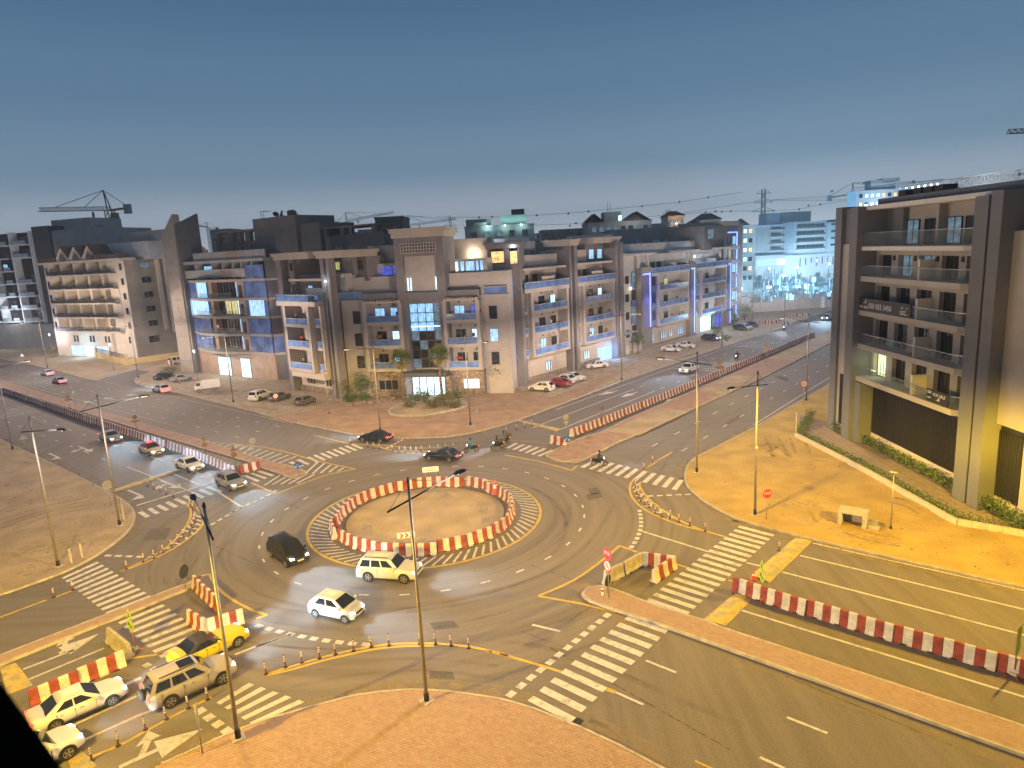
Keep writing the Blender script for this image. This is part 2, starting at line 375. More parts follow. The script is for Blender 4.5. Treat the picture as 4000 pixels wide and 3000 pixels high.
# pink medians
def median(poly, z=.14, stones=True, brick=True, ang=ANW, kp=None):
    o = lot('median_pavement', poly, m_mortar if brick else m_paver, z)
    kerb(o, (kp or poly)+([] if kp else [poly[0]]), z+.025, stones=stones, w=.16)
    if brick: bricks(o, poly, z, ang)
    return o
nose = smooth(Q('I', [(1370, 1380), (1120, 1302), (1000, 1260), (870, 1215), (828, 1180), (838, 1130), (900, 1092), (1000, 1090), (1180, 1150), (1370, 1230)]))
med_se = median([rd(-5.3, -70), rd(-5.3, -46), rd(-4.8, -30.4)]+nose+Q('I', [(1600, 1312), (1860, 1384)])+[rd(-2.9, -30), rd(-3.1, -46), rd(-3.1, -70)])
med_sw = median(smooth(Q('F', [(860, 432), (1000, 380), (1400, 212), (1690, 98), (1684, 66), (1600, 82), (1320, 190), (930, 342)]), 1)+[rd(-32, 6.5), rd(-60, 6.5), rd(-60, 5.3), rd(-32, 5.3)], ang=ANE)
nn = smooth(Q('B', [(240, 1092), (430, 1142), (610, 1182), (662, 1200), (664, 1222), (630, 1246), (560, 1264), (500, 1252), (410, 1215), (240, 1160)]))
med_nw = median([rd(3.8, 300), rd(3.8, 147), rd(2.2, 66), rd(2.2, 48.8)]+nn+[rd(.2, 30), rd(.2, 60), rd(1.2, 147), rd(1.2, 300)], brick=False, stones=False)
ne = smooth(Q('C', [(1500, 850), (1200, 932), (980, 1048), (948, 1070), (1000, 1102), (1100, 1122), (1162, 1118), (1220, 1138), (1400, 1045), (1640, 920)]))
med_ne = median([rd(200, .2), rd(139, .4), rd(68.5, .9), rd(36.4, 1.2)]+ne+[rd(28.4, -3.4), rd(75.6, -5), rd(139, -4.6), rd(200, -4.6)], brick=False, stones=False)
# bare sand squares let into the far median
for a, b in ((33, 47.5), (60, 76), (94, 112), (122, 139)):
    mb = MB(); mb.face([rd(a, -4.2, .146), rd(b, -4.4, .146), rd(b, .1, .146), rd(a, .3, .146)], m_sand); mb.build('sand_bed', med_ne)
# central island
isl = MB(); disc(isl, RC, 7.3, .10, m_sand); isl.poly([RC+Vector((7.3*math.cos(2*math.pi*i/64), 7.3*math.sin(2*math.pi*i/64), 0)) for i in range(64)], 0, .095, m_kerb)
tag(isl.build('central_island'), kind='structure')
slab = mat('concrete_patch', (.27, .22, .165), .9, .15, 2, wspace=True, fine=.2)
for c, pts in (('G', [(925, 548), (1003, 550), (1003, 600), (925, 595)]), ('G', [(1958, 492), (2030, 478), (2018, 528), (1950, 545)]), ('G', [(1550, 265), (1640, 262), (1700, 310), (1610, 320)]),
               ('G', [(1420, 668), (1565, 662), (1530, 712), (1390, 706)]), ('G', [(1200, 695), (1345, 695), (1320, 722), (1190, 722)]), ('G', [(1930, 402), (2005, 402), (2000, 448), (1925, 440)])):
    mb = MB(); mb.poly(Q(c, pts, .1), .101, .115, slab); tag(mb.build('concrete_slab'), kind='structure')

# ------------------------------------------------------------------ painted markings (parts of the road they lie on)
ZM = .016
def stripe(parent, pts, m, name):
    mb = MB(); pts = [Vector((p.x, p.y, ZM)) for p in pts]
    ar = sum(pts[i].x*pts[(i+1) % len(pts)].y-pts[(i+1) % len(pts)].x*pts[i].y for i in range(len(pts)))
    if ar < 0: pts = pts[::-1]
    mb.face(pts, m); return mb.build(name, parent)
def line_mb(mb, pts, w, m, dash=None):
    """painted line of width w along a path; dash = (on, off)"""
    if dash:
        ps = resample(pts, .25); per = dash[0]+dash[1]; run = []
        for i, p in enumerate(ps):
            on = (i*.25) % per < dash[0]
            if on: run.append(p)
            if (not on or i == len(ps)-1) and len(run) > 1: line_mb(mb, [run[0], run[-1]] if len(run) < 14 else run[::4]+[run[-1]], w, m); run = []
            elif not on: run = []
        return
    n = len(pts)
    for i in range(n-1):
        a, b = pts[i], pts[i+1]; d = b-a
        if d.length < 1e-5: continue
        d.normalize(); nr = Vector((-d.y, d.x, 0))*(w/2)
        a2 = a-d*(.0 if i == 0 else w*.12); b2 = b+d*(.0 if i == n-2 else w*.12)
        z = ZM+(i % 2)*.001
        mb.face([(p.x, p.y, z) for p in (a2-nr, b2-nr, b2+nr, a2+nr)], m)
def line(parent, pts, w=.15, m=None, dash=None, name='lane_line'):
    mb = MB(); line_mb(mb, pts, w, m or m_white, dash); return mb.build(name, parent)
def zebra(parent, a0, a1, b0, b1, n, fill=.5, m=None):
    """n stripes; each runs from edge a (a0..a1) to edge b (b0..b1)"""
    for i in range(n):
        t0 = (i)/(n-1+fill); t1 = (i+fill)/(n-1+fill)
        stripe(parent, [a0.lerp(a1, t0), b0.lerp(b1, t0), b0.lerp(b1, t1), a0.lerp(a1, t1)], m or m_white, 'zebra_stripe')
def blocks(parent, a, b, n, w=.42, fill=.62):
    d = (b-a)/(n-1+fill); nr = Vector((-d.y, d.x, 0)).normalized()*(w/2)
    for i in range(n):
        p = a+d*i; r = p+d*fill
        stripe(parent, [p-nr, r-nr, r+nr, p+nr], m_white, 'give_way_block')
def blocks_path(parent, pts, n, w=.42, fill=.62):
    L = sum((b-a).length for a, b in zip(pts[:-1], pts[1:])); st = L/(n-1+fill); ps = resample(pts, st/20)
    for i in range(n):
        k = i*20; k2 = min(len(ps)-1, int(k+20*fill)); 
        if k >= len(ps): break
        a, b = ps[k], ps[k2]; d = (b-a); nr = Vector((-d.y, d.x, 0)).normalized()*(w/2)
        stripe(parent, [a-nr, b-nr, b+nr, a+nr], m_white, 'give_way_block')
J = lambda *p: Q('J', p)
# zebra crossings
zebra(road_a, q('J', 1225, 345), q('J', 355, 1078), q('J', 1575, 468), q('J', 725, 1272), 11)
zebra(road_a, q('I', 1378, 1213), q('I', 2190, 560), q('I', 1735, 1335), q('I', 2490, 640), 17)
zebra(road_b, q('C', 1385, 1090), q('C', 2150, 1275), q('C', 1252, 1160), q('C', 2085, 1362), 11, .48)
zebra(road_b, q('C', 690, 952), q('C', 1030, 1016), q('C', 612, 994), q('C', 905, 1070), 6, .45)
zebra(road_a, q('B', 1060, 958), q('B', 655, 1078), q('B', 1152, 998), q('B', 745, 1122), 8)
zebra(road_a, q('E', 1810, 330), q('E', 1190, 560), q('E', 1925, 375), q('E', 1258, 604), 9, .48)
zebra(road_b, q('E', 530, 1122), q('E', 930, 1440), q('E', 840, 982), q('E', 1318, 1290), 11, .48)
zebra(road_b, q('F', 1020, 402), q('F', 1395, 712), q('F', 1405, 245), q('F', 1830, 545), 8, .46)
zebra(road_b, q('F', 1870, 1095), q('F', 2190, 1290), q('F', 2150, 925), q('H', 420, 1090), 5, .46)
zebra(road_a, q('B', 600, 1092), q('B', 430, 1145), q('B', 690, 1135), q('B', 560, 1172), 3)
zebra(road_a, q('B', 250, 1190), q('B', 110, 1240), q('B', 385, 1230), q('B', 230, 1290), 3)
# give-way block rows
blocks(road_a, q('J', 1062, 325), q('J', 185, 1045), 12)
blocks_path(ring_road, smooth(Q('I', [(1322, 424), (1335, 480), (1338, 540), (1330, 605), (1312, 650), (1290, 700), (1245, 757)])), 10, .36)
blocks_path(road_b, smooth(Q('G', [(0, 1422), (200, 1478), (400, 1522), (600, 1555), (800, 1580), (990, 1592)])), 10, .40)
blocks_path(road_a, smooth(Q('E', [(2160, 475), (2060, 530), (1950, 590), (1820, 668)])), 6, .28)
blocks_path(road_a, smooth(Q('B', [(400, 1365), (200, 1465), (0, 1560)])), 7, .3)
blocks(road_b, q('B', 1490, 922), q('B', 1350, 998), 5, .30)
blocks(road_b, q('I', 1392, 306), q('I', 1765, 290), 5, .30)
blocks(road_b, q('E', 905, 930), q('E', 1330, 945), 5, .34)
blocks(road_b, q('F', 1250, 760), q('F', 1350, 820), 2, .4)
blocks(road_b, q('F', 1710, 1150), q('F', 1985, 1360), 4, .5)
# lane rings
circ = lambda r, a0=0, a1=360, n=160: [RC+Vector((r*math.cos(R(a0+(a1-a0)*i/n)), r*math.sin(R(a0+(a1-a0)*i/n)), 0)) for i in range(n+1)]
line(ring_road, circ(14.7), .16, m_white, (1.0, 2.0), 'lane_dashes')
line(ring_road, circ(10.67), .26, m_yel, None, 'edge_line')
mb = MB(); k = 0
for i in range(78):
    t = R(i*360/78); r0, r1 = 8.9, 10.45; sk = R(7)
    a = RC+Vector((r0*math.cos(t), r0*math.sin(t), 0)); b = RC+Vector((r1*math.cos(t-sk), r1*math.sin(t-sk), 0)); line_mb(mb, [a, b], .2, m_white)
mb.build('hatching', ring_road)
# straight lane lines, in road coordinates
def rl(road, s0, t0, s1, t1, dash=None, w=.15, m=None, name='lane_line'): return line(road, [rd(s0, t0), rd(s1, t1)], w, m, dash, name)
for s in (5.9, 9.2, 12.4): rl(road_a, s, 44, s+.4, 250, (1.5, 4.2))
for s in (-5.6, -9.2): rl(road_a, s, 50, s, 250, (1.5, 4.2))
for s, t in ((-5.3, 30.5), (-9.0, 27)): rl(road_a, s, t, s, t+17, w=.16)
for t in (-7.6, -11.4): rl(road_b, 30, t, 300, t, (1.6, 4.4))
for t in (6.6, 10.4): rl(road_b, 60, t, 300, t, (1.6, 4.4)); rl(road_b, 30, t, 58, t, w=.16)
rl(road_a, -14.2, -33, -14.2, -120, w=.12, m=m_yel, name='edge_line')
for s in (-10.2,): line(road_a, J((395, 422), (640, 480)), .2)
line(road_a, J((1378, 732), (1640, 835)), .18); line(road_a, J((1110, 1003), (1360, 1115)), .17); line(road_a, J((1042, 980), (1112, 1006)), .3, m_yel)
line(road_a, [q('L', 505, 1295), q('L', 797, 1410)], .18); line(road_a, [q('L', 307, 1582), q('L', 490, 1665)], .18)
line(road_a, [q('L', 180, 525), rd(-.9, -80)], .2); line(road_a, [q('L', 600, 130), rd(9.2, -80)], .2); line(road_a, [q('L', 470, 248), rd(5.7, -80)], .2)
line(road_a, [q('L', 690, 40), rd(12.2, -80)], .16, name='edge_line')
line(road_a, [q('I', 1340, 608), q('I', 1930, 790)], .2); line(road_a, [q('I', 2090, 1032), q('L', 150, 325)], .2, m_yel); line(road_a, [q('L', 215, 182), q('L', 330, 210)], .2)
# yellow edge paint round the splitter islands
Y = lambda c, *p, w=.22, sm=2: line(ring_road, smooth(Q(c, p), sm), w, m_yel, None, 'edge_line')
Y('I', (450, 1168), (620, 1100), (800, 1010), (950, 900), (1040, 830), (1150, 735), sm=1); Y('I', (1150, 735), (1235, 765), (1300, 790), sm=0); Y('I', (450, 1170), (800, 1232), (1120, 1308), sm=0)
Y('I', (1630, 890), (1740, 925), sm=0); Y('I', (1345, 185), (1320, 190), (1330, 240), (1390, 320), (1500, 410), (1600, 480), (1760, 560), (1900, 612), (2090, 665)); Y('I', (1320, 150), (1260, 170), (1235, 230), (1250, 310), (1330, 400), (1440, 465), (1600, 530), (1740, 575), (1900, 610))
Y('I', (1365, 82), (1400, 60), (1480, 0)); Y('D', (265, 1405), (330, 1350), (500, 1253))
Y('E', (1000, 1085), (1230, 1005), (1440, 905), (1600, 805), (1720, 710), (1765, 640), (1755, 580), (1700, 510)); Y('E', (1000, 1085), (1230, 985), (1420, 880), (1540, 770), (1620, 660), (1655, 570), (1640, 510), (1610, 480))
Y('E', (640, 1228), (480, 1290), sm=0); Y('E', (400, 1315), (0, 1465), sm=0)
Y('F', (1320, 190), (1590, 90), (1740, 0), sm=0); Y('E', (1600, 1180), (1805, 1075), (1830, 1140), (1900, 1230), (2000, 1310), (2212, 1420), sm=1)
Y('H', (65, 858), (250, 800), (500, 725), (700, 670), (900, 628), (1100, 595), (1300, 582), (1530, 580), (1850, 610), (2050, 655), (2212, 700)); Y('H', (65, 862), (300, 815), (560, 735), (800, 680), (1000, 635), (1250, 605), (1540, 605))
Y('J', (0, 648), (250, 710), (500, 785), (645, 830))
Y('F', (690, 1605), (1030, 1470), (1330, 1300), (1630, 1140), (1830, 1050), sm=1)
Y('F', (1000, 730), (1360, 680), sm=0, w=.2); Y('G', (0, 1300), (95, 1335), (0, 1365), sm=0)
Y('B', (0, 960), (300, 990), (480, 1030), (700, 1095), (900, 1140), (1080, 1177), sm=0); Y('B', (1080, 1177), (840, 1225), (600, 1310), (400, 1390), sm=0); Y('B', (180, 1295), (390, 1390), sm=0)
Y('B', (720, 885), (960, 945), (1030, 960), sm=0); Y('B', (1070, 960), (1250, 970), (1340, 1005), (1480, 1035), (1700, 1050)); Y('B', (1220, 960), (1400, 980), (1600, 1000), (1960, 990))
Y('C', (600, 1055), (900, 1112), (1180, 1190), sm=0); Y('C', (1180, 1190), (1225, 1150), sm=0)
line(road_b, smooth(Q('F', [(700, 1430), (1200, 1205), (1450, 1110)]), 0), .2); line(road_b, Q('F', [(590, 1310), (1180, 1040)]), .2); line(road_b, Q('F', [(200, 808), (640, 640)]), .2)
line(road_b, Q('F', [(2030, 680), (2212, 610)]), .2); line(road_b, Q('G', [(0, 1608), (300, 1508)]), .2); line(road_b, Q('F', [(250, 895), (900, 625)]), .2); line(road_b, Q('F', [(1030, 960), (1220, 880)]), .3)
line(road_b, Q('H', [(0, 612), (300, 505)]), .2)
line(road_a, Q('E', [(1180, 498), (1850, 292)]), .3, name='stop_line'); line(road_a, Q('A', [(1890, 1490), (2090, 1618), (2115, 1605)]), .22); line(road_a, Q('A', [(1500, 1330), (1725, 1425)]), .2)
# hatched wedges
def hatch(parent, a0, a1, b0, b1, n, w=.26):
    mb = MB()
    for i in range(n):
        t = (i+.5)/n; line_mb(mb, [a0.lerp(a1, t), b0.lerp(b1, t)], w, m_white)
    mb.build('hatching', parent)
hatch(road_a, q('B', 60, 965), q('B', 600, 1075), q('B', -60, 1030), q('B', 440, 1135), 9)
hatch(road_a, q('B', 730, 1110), q('B', 1010, 1172), q('B', 600, 1230), q('B', 960, 1195), 5)
hatch(road_a, q('B', 420, 1215), q('B', 760, 1225), q('B', 260, 1320), q('B', 610, 1300), 5)
hatch(road_a, q('A', 1790, 1045), q('A', 2200, 1100), q('A', 1730, 1045), q('A', 2130, 1180), 7, .22)
for pts in ([(1270, 235), (1310, 200)], [(1275, 270), (1340, 235)], [(1290, 300), (1330, 310), (1360, 285)], [(1310, 345), (1370, 350), (1400, 325)], [(1350, 390), (1420, 395), (1430, 350)], [(1440, 440), (1510, 450), (1490, 400)], [(1560, 495), (1600, 500), (1560, 440)]):
    line(ring_road, Q('I', pts), .22)
for pts in ([(1460, 830), (1520, 820), (1560, 835)], [(1520, 770), (1590, 762), (1620, 790)], [(1570, 705), (1650, 730), (1680, 748)], [(1600, 675), (1710, 705)], [(1640, 640), (1735, 668)], [(1660, 605), (1740, 635)], [(1665, 575), (1735, 600)], [(1360, 905), (1430, 905)], [(1420, 870), (1490, 860)]):
    line(ring_road, Q('E', pts), .22)
hatch(road_b, q('B', 1500, 1012), q('B', 1900, 1022), q('B', 1400, 1030), q('B', 1800, 1050), 8, .2)
# rows of transverse warning bars
for t0 in (96, 118):
    mb = MB()
    for i in range(5): line_mb(mb, [rd(-13, t0+i*1.9), rd(-2.8, t0+i*1.9)], .26, m_white)
    mb.build('rumble_lines', road_a)
mb = MB()
for i in range(4): line_mb(mb, [rd(4.6, 127+i*3), rd(15.5, 127+i*3)], .3, m_white)
mb.build('rumble_lines', road_a)
for t0 in (78, 108):
    mb = MB()
    for i in range(5): line_mb(mb, [rd(t0+i*2.2, 2.8), rd(t0+i*2.2, 13.4)], .26, m_white)
    mb.build('rumble_lines', road_b)
line(road_a, [rd(14.7, 44), rd(15.6, 118)], .14, m_yel, name='edge_line'); line(road_b, [rd(45, -14.4), rd(300, -15.2)], .14, m_white, name='edge_line')
line(road_b, [rd(40, 13.6), rd(200, 13.2)], .14, m_white, name='edge_line'); line(road_a, [rd(4.4, 60), rd(5, 250)], .12, m_yel, name='edge_line')
# speed humps: raised worn yellow ramps
def hump(parent, pts, h=.09):
    mb = MB(); p = [Vector((a.x, a.y, 0)) for a in pts]; c = (p[0]+p[1]+p[2]+p[3])/4
    k = [a.lerp(c, .0) for a in p]
    # ridge runs between the mid-points of the short sides
    w0 = p[0].lerp(p[3], .32); w1 = p[0].lerp(p[3], .68); v0 = p[1].lerp(p[2], .32); v1 = p[1].lerp(p[2], .68)
    z = lambda a, h: (a.x, a.y, h)
    for f in ([z(p[0], .017), z(p[1], .017), z(v0, h), z(w0, h)], [z(w0, h), z(v0, h), z(v1, h), z(w1, h)], [z(w1, h), z(v1, h), z(p[2], .017), z(p[3], .017)]):
        a = Vector(f[1])-Vector(f[0]); b = Vector(f[3])-Vector(f[0])
        mb.face(f if a.cross(b).z > 0 else f[::-1], m_hump)
    mb.build('speed_hump', parent)
hump(road_a, [q('L', 560, 5), q('L', 245, 275), q('L', 380, 328), q('L', 688, 28)]); hump(road_a, [q('L', 150, 378), q('L', -5, 520), q('J', 2065, 437), q('L', 255, 448)][:0] or [q('J', 2150, 150), q('J', 1865, 385), q('J', 2068, 437), q('L', 250, 450)])
hump(road_b, [q('F', 0, 790), q('F', 135, 750), q('F', 285, 945), q('F', 60, 1030)]); hump(road_b, [q('F', 590, 1600), q('F', 700, 1512), q('F', 835, 1640), q('F', 640, 1760)])
hump(road_b, [q('C', 705, 762), q('C', 1058, 852), q('C', 1095, 830), q('C', 748, 755)], .07); hump(road_a, [q('A', 925, 1482), q('A', 1530, 1285), q('A', 1560, 1302), q('A', 985, 1492)], .08)
# arrows
def arrow(parent, tail, head, side=0, w=.22, hw=.62, hl=1.4, name='lane_arrow'):
    mb = MB(); d = (head-tail).normalized(); nr = Vector((-d.y, d.x, 0)); z = Vector((0, 0, ZM))
    n = head-d*hl; mb.face([tail-nr*w/2+z, n-nr*w/2+z, n+nr*w/2+z, tail+nr*w/2+z], m_white); mb.face([n-nr*hw+z, head+z, n+nr*hw+z], m_white)
    if side:
        m = tail+d*(n-tail).length*.45; mb.face([m+z+Vector((0, 0, .001)), m+d*.35+z+Vector((0, 0, .001)), m+d*.9+nr*side*1.0+z+Vector((0, 0, .001)), m+d*.55+nr*side*1.0+z+Vector((0, 0, .001))], m_white)
        c = m+d*.75+nr*side*1.0; e = nr*side; mb.face([c-d*.6+z, c+e*.9+d*.2+z, c+d*.6+z] if side > 0 else [c+d*.6+z, c+e*.9+d*.2+z, c-d*.6+z], m_white)
    o = mb.build(name, parent)
    for p in o.data.polygons:
        if p.normal.z < 0: p.flip()
for t, h, s in (((808, 718), (718, 700), 0), ((990, 690), (898, 668), 0), ((1195, 650), (1072, 645), 0)): arrow(road_a, q('A', *t), q('A', *h), s, .3, .8, 2.6)
arrow(road_a, q('A', 680, 1092), q('A', 795, 1138), -1, .25, .7, 1.6); arrow(road_a, q('A', 1390, 1390), q('A', 1560, 1455), -1, .25, .7, 1.5); arrow(road_a, q('A', 1700, 1325), q('A', 1830, 1362), 0, .25, .8, 1.6)
arrow(road_b, q('F', 1030, 1655), q('F', 1755, 1320), 1, .28, .8, 2.2); arrow(road_b, q('F', 510, 670), q('F', 855, 500), 1, .28, .8, 2.2)
arrow(road_b, q('C', 1580, 498), q('C', 1412, 540), 0, .25, .8, 3); arrow(road_b, q('C', 1745, 512), q('C', 1600, 560), 0, .25, .8, 3); arrow(road_b, q('C', 2090, 560), q('C', 1985, 595), 0, .25, .8, 2)
def hook(parent, a, b, c):
    mb = MB(); line_mb(mb, [a, b, c+(b-c)*.25], .26, m_white); d = (c-b).normalized(); nr = Vector((-d.y, d.x, 0)); h = c-d*1.1; z = Vector((0, 0, ZM+.002))
    mb.face([h-nr*.75+z, c+z, h+nr*.75+z], m_white); o = mb.build('lane_arrow', parent)
    for p in o.data.polygons:
        if p.normal.z < 0: p.flip()
hook(road_a, q('A', 425, 1152), q('A', 510, 1190), q('A', 430, 1210)); hook(road_a, q('A', 1105, 1470), q('A', 1235, 1525), q('A', 1135, 1555))
# drain gratings and covers
m_iron = mat('cast_iron', (.03, .03, .032), .6, .3, 8, metal=.6)
def drain(pts, lab):
    mb = MB(); mb.poly(pts, .012, .022, m_iron)
    c = sum(pts, Vector((0, 0, 0)))/4
    for i in range(6):
        t = (i+.7)/6.4; mb.bar(Vector((*pts[0].lerp(pts[1], t).xy, .026)), Vector((*pts[3].lerp(pts[2], t).xy, .026)), .035, .012, m_iron)
    tag(mb.build('drain_grating'), lab, 'drain cover')
drain(Q('J', [(780, 1222), (838, 1250), (806, 1290), (745, 1262)]), 'black iron drain grating in the road below the last zebra stripe')
drain(Q('I', [(1660, 152), (1700, 152), (1702, 165), (1664, 165)]), 'small dark drain grating at the far right zebra crossing end')
drain(Q('I', [(2130, 515), (2180, 518), (2175, 532), (2125, 528)]), 'dark drain grating beside the kerb of the golden sand lot')
# ------------------------------------------------------------------ street lamps
m_pole = mat('galvanised_pole', (.30, .28, .26), .5, .12, 3, metal=.55)
m_dark = mat('dark_lamp_metal', (.035, .037, .045), .5, .2, 5, metal=.4)
m_black = mat('black_rubber', (.012, .012, .013), .7, .2, 6)
m_lens = mat('lamp_lens', (.9, .8, .6), .3, .05, 3, emit=(1, .78, .45), es=14)
m_lensw = mat('lamp_lens_white', (.9, .9, 1), .3, .05, 3, emit=(.92, .90, 1), es=40)
m_conc = mat('concrete', (.40, .36, .31), .9, .18, 2, wspace=True, fine=.15)
LAMP_Z = 12.76
COLS = dict(gold=(1, .605, .03), warm=(1, .765, .60), white=(.86, .91, 1))
PW = 2700
def street_lamp(base, ang, label, light='warm', power=1., arm=3.4, lower=None, h=LAMP_Z, flood=2.3):
    b = Vector((base.x, base.y, Z if True else 0))
    t = thing('street_lamp', label, 'street lamp', b, ang, 'tall street lamps')
    m = MB(); m.tube((0, 0, .0), (0, 0, h-.15), .115, .065, m_pole, 10); m.build('pole', t, loc=(0, 0, 0))
    m = MB(); m.tube((0, 0, 0), (0, 0, .5), .15, .145, m_black, 10); m.box(-.32, .32, -.32, .32, -.02, .05, m_conc); m.build('base_plate', t, loc=(0, 0, 0))
    za = h-1.15
    m = MB(); m.tube((-1.5, 0, za-.18), (arm, 0, za+.35), .05, .045, m_dark, 6); m.build('arm', t, loc=(0, 0, 0))
    m = MB(); m.tube((0, 0, h-.1), (-1.4, 0, za-.15), .014, .014, m_dark, 4); m.tube((0, 0, h-.1), (arm*.72, 0, za+.22), .014, .014, m_dark, 4)
    m.tube((0, 0, h-.2), (0, 0, h+.05), .09, .05, m_dark, 8); m.build('tie_rod', t, loc=(0, 0, 0))
    m = MB(); z = za+.36
    for (x0, w0, h0), (x1, w1, h1) in (((arm-.1, .07, .06), (arm+.15, .17, .11)), ((arm+.15, .17, .11), (arm+.6, .17, .11)), ((arm+.6, .17, .11), (arm+.85, .07, .06))):
        m.hexa([(x0, -w0, z-.03), (x1, -w1, z-.03), (x1, w1, z-.03), (x0, w0, z-.03)], [(x0, -w0*.7, z+h0), (x1, -w1*.7, z+h1), (x1, w1*.7, z+h1), (x0, w0*.7, z+h0)], m_dark)
    hd = m.build('lamp_head', t, loc=(0, 0, 0))
    m = MB(); m.box(arm+.1, arm+.65, -.12, .12, z-.05, z-.033, m_lens); m.build('lens', hd, loc=(0, 0, 0))
    if light: lamp_light(t, (arm+.38, 0, z-.42), PW*power, COLS[light], flood=flood, spill=(.04, .03) if light == 'gold' else (.5, .2))
    if lower:
        zl, dx, dy, lit = lower
        m = MB(); m.tube((0, 0, zl-.3), (dx*.6, dy*.6, zl), .035, .03, m_dark, 6); m.build('side_arm', t, loc=(0, 0, 0))
        m = MB(); m.tube((dx*.6, dy*.6, zl), (dx*1.1, dy*1.1, zl+.06), .09, .12, mat('lamp_shade_gold_lit', (.5, .38, .15), .5), 8); m.build('side_lamp_head', t, loc=(0, 0, 0))  # gold of the lamp-lit side is put into the head's colour
    return t
def toward(base, px, py, z=11.9):
    d = g(px, py, z)-base; return math.atan2(d.y, d.x)
def lamp(px, py, head, *a, **k):
    b = g(px, py, Z); return street_lamp(b, head if isinstance(head, float) else toward(b, *head), *a, **k)
lamp(931, 2883, (764, 1967), 'tall street lamp standing behind the yellow convertible, foot on the brick pavement', 'gold', .9, flood=1.8)
lamp(1667, 2738, (1775, 1866), 'tall street lamp before the roundabout, foot at the tip of the brick pavement', 'warm', 1.15, flood=1.55)
lamp(2949, 2011, (2879, 1519), 'tall street lamp on the golden sand with a small second lamp half way up', 'gold', 2.6, flood=1.6, lower=(6.3, .5, .35, 1))
lamp(2722, 1844, ANE+math.pi/2+.2, 'tall street lamp at the kerb corner beyond the right zebra crossing', 'warm', .18)
lamp(3149, 1566, ANE+math.pi/2, 'tall street lamp beside the round speed limit sign left of the dark apartment building', 'warm', .8)
lamp(468, 2051, (545, 1557), 'tall street lamp on the left sand lot beside the octagonal sign', 'warm', .42)
lamp(228, 2211, (201, 1684), 'tall street lamp on the left sand lot nearest the left zebra crossing', 'warm', .36)
lamp(50, 1756, ANW-math.pi/2, 'tall street lamp at the left picture edge on the dark sand kerb', 'warm', .24)
lamp(1486, 1684, (1370, 1368), 'tall golden lit street lamp on the orange plaza behind the dark saloon', 'gold', 1.5, flood=1.5, lower=(7.2, .4, -.35, 1))
lamp(1838, 1662, ANE-math.pi/2, 'tall street lamp on the plaza right of the planted bed', 'warm', 1.0)
lamp(541, 1476, ANW-math.pi/2-.0+math.pi, 'tall street lamp on the kerb tip beside the parked black saloon', 'warm', 1.3)
lamp(912, 1573, ANW+math.pi/2, 'tall street lamp on the gravel beside the small white truck', 'warm', 1.1)
lamp(186, 1438, ANW+math.pi/2, 'tall street lamp at the far left road edge near the blurred cars', 'warm', 1.5)
lamp(2429, 1487, ANE-math.pi/2, 'tall street lamp on pink paving before the blue lit garage', 'warm', .9)
lamp(2820, 1356, ANE-math.pi/2, 'tall street lamp beside the dark blue car with its headlights on', 'warm', .8)
lamp(3064, 1265, ANE-math.pi/2, 'tall street lamp by the red and white barriers at the far road bend', 'white', .7)
lamp(2940, 1243, ANE-math.pi/2, 'tall street lamp behind the red plastic barrier pen', 'white', .6)
# lamps of the same avenues just outside the frame, in line with the rows above
street_lamp(rd(13.6, -46.5), ANW+math.pi/2, 'tall street lamp outside the frame on the golden sand of the right road', 'gold', 4.6, flood=1.45)
street_lamp(rd(-40, -13.6), ANE+math.pi/2, 'tall street lamp outside the frame by the lower left road', 'gold', 5.5, flood=1.5)

def post_lamp(base, label, light=None, h=4.6, power=1., dim=False):
    t = thing('post_lamp', label, 'lamp post', base, 0, 'short post-top lamps')
    m = MB(); m.tube((0, 0, 0), (0, 0, h), .06, .045, m_pole, 8); m.tube((0, 0, 0), (0, 0, .25), .11, .09, m_dark, 8); m.build('pole', t, loc=(0, 0, 0))
    m = MB(); m.lathe([(.05, h), (.30, h+.22), (.34, h+.25), (.0, h+.34)], m_pole, 12); s = m.build('lamp_shade', t, loc=(0, 0, 0))
    m = MB(); m.lathe([(.0, h+.04), (.2, h+.08), (.22, h+.2)], m_lensw if light else m_pole, 10); m.build('lamp_glass', s, loc=(0, 0, 0))
    if light: 
        m = MB(); m.lathe([(.0, h+.36), (.2, h+.36), (.22, h+.46), (0, h+.52)], m_lensw, 10); m.build('bulb', s, loc=(0, 0, 0))
        point_light(t, (0, 0, h+.9), power, light, .2)
    return t
post_lamp(g(3479, 2065, Z), 'slender post-top lamp on the golden sand beside the concrete chamber')
post_lamp(g(1286, 1616, Z), 'unlit post-top lamp on the plaza before the corner apartment block', h=6.6)
post_lamp(g(445, 1446, Z), 'lit post-top lamp on the sand before the cream building fence', (.85, .82, 1), 6.0, 1800)
post_lamp(g(208, 1394, Z), 'lit post-top lamp farther back by the yellow fence wall end', (.85, .82, 1), 6.2, 1600)
post_lamp(g(773, 1482, Z), 'lit post-top lamp behind the white truck by the glass building', (1, .93, .86), 5.8, 900)
post_lamp(g(10, 1330, Z), 'lit post-top lamp at the left picture edge by the site hoarding', (.8, .9, 1), 3.0, 400)
post_lamp(g(95, 1330, Z), 'lit lamp before the brown hoarding at the far left', (.85, .82, 1), 6.0, 400)
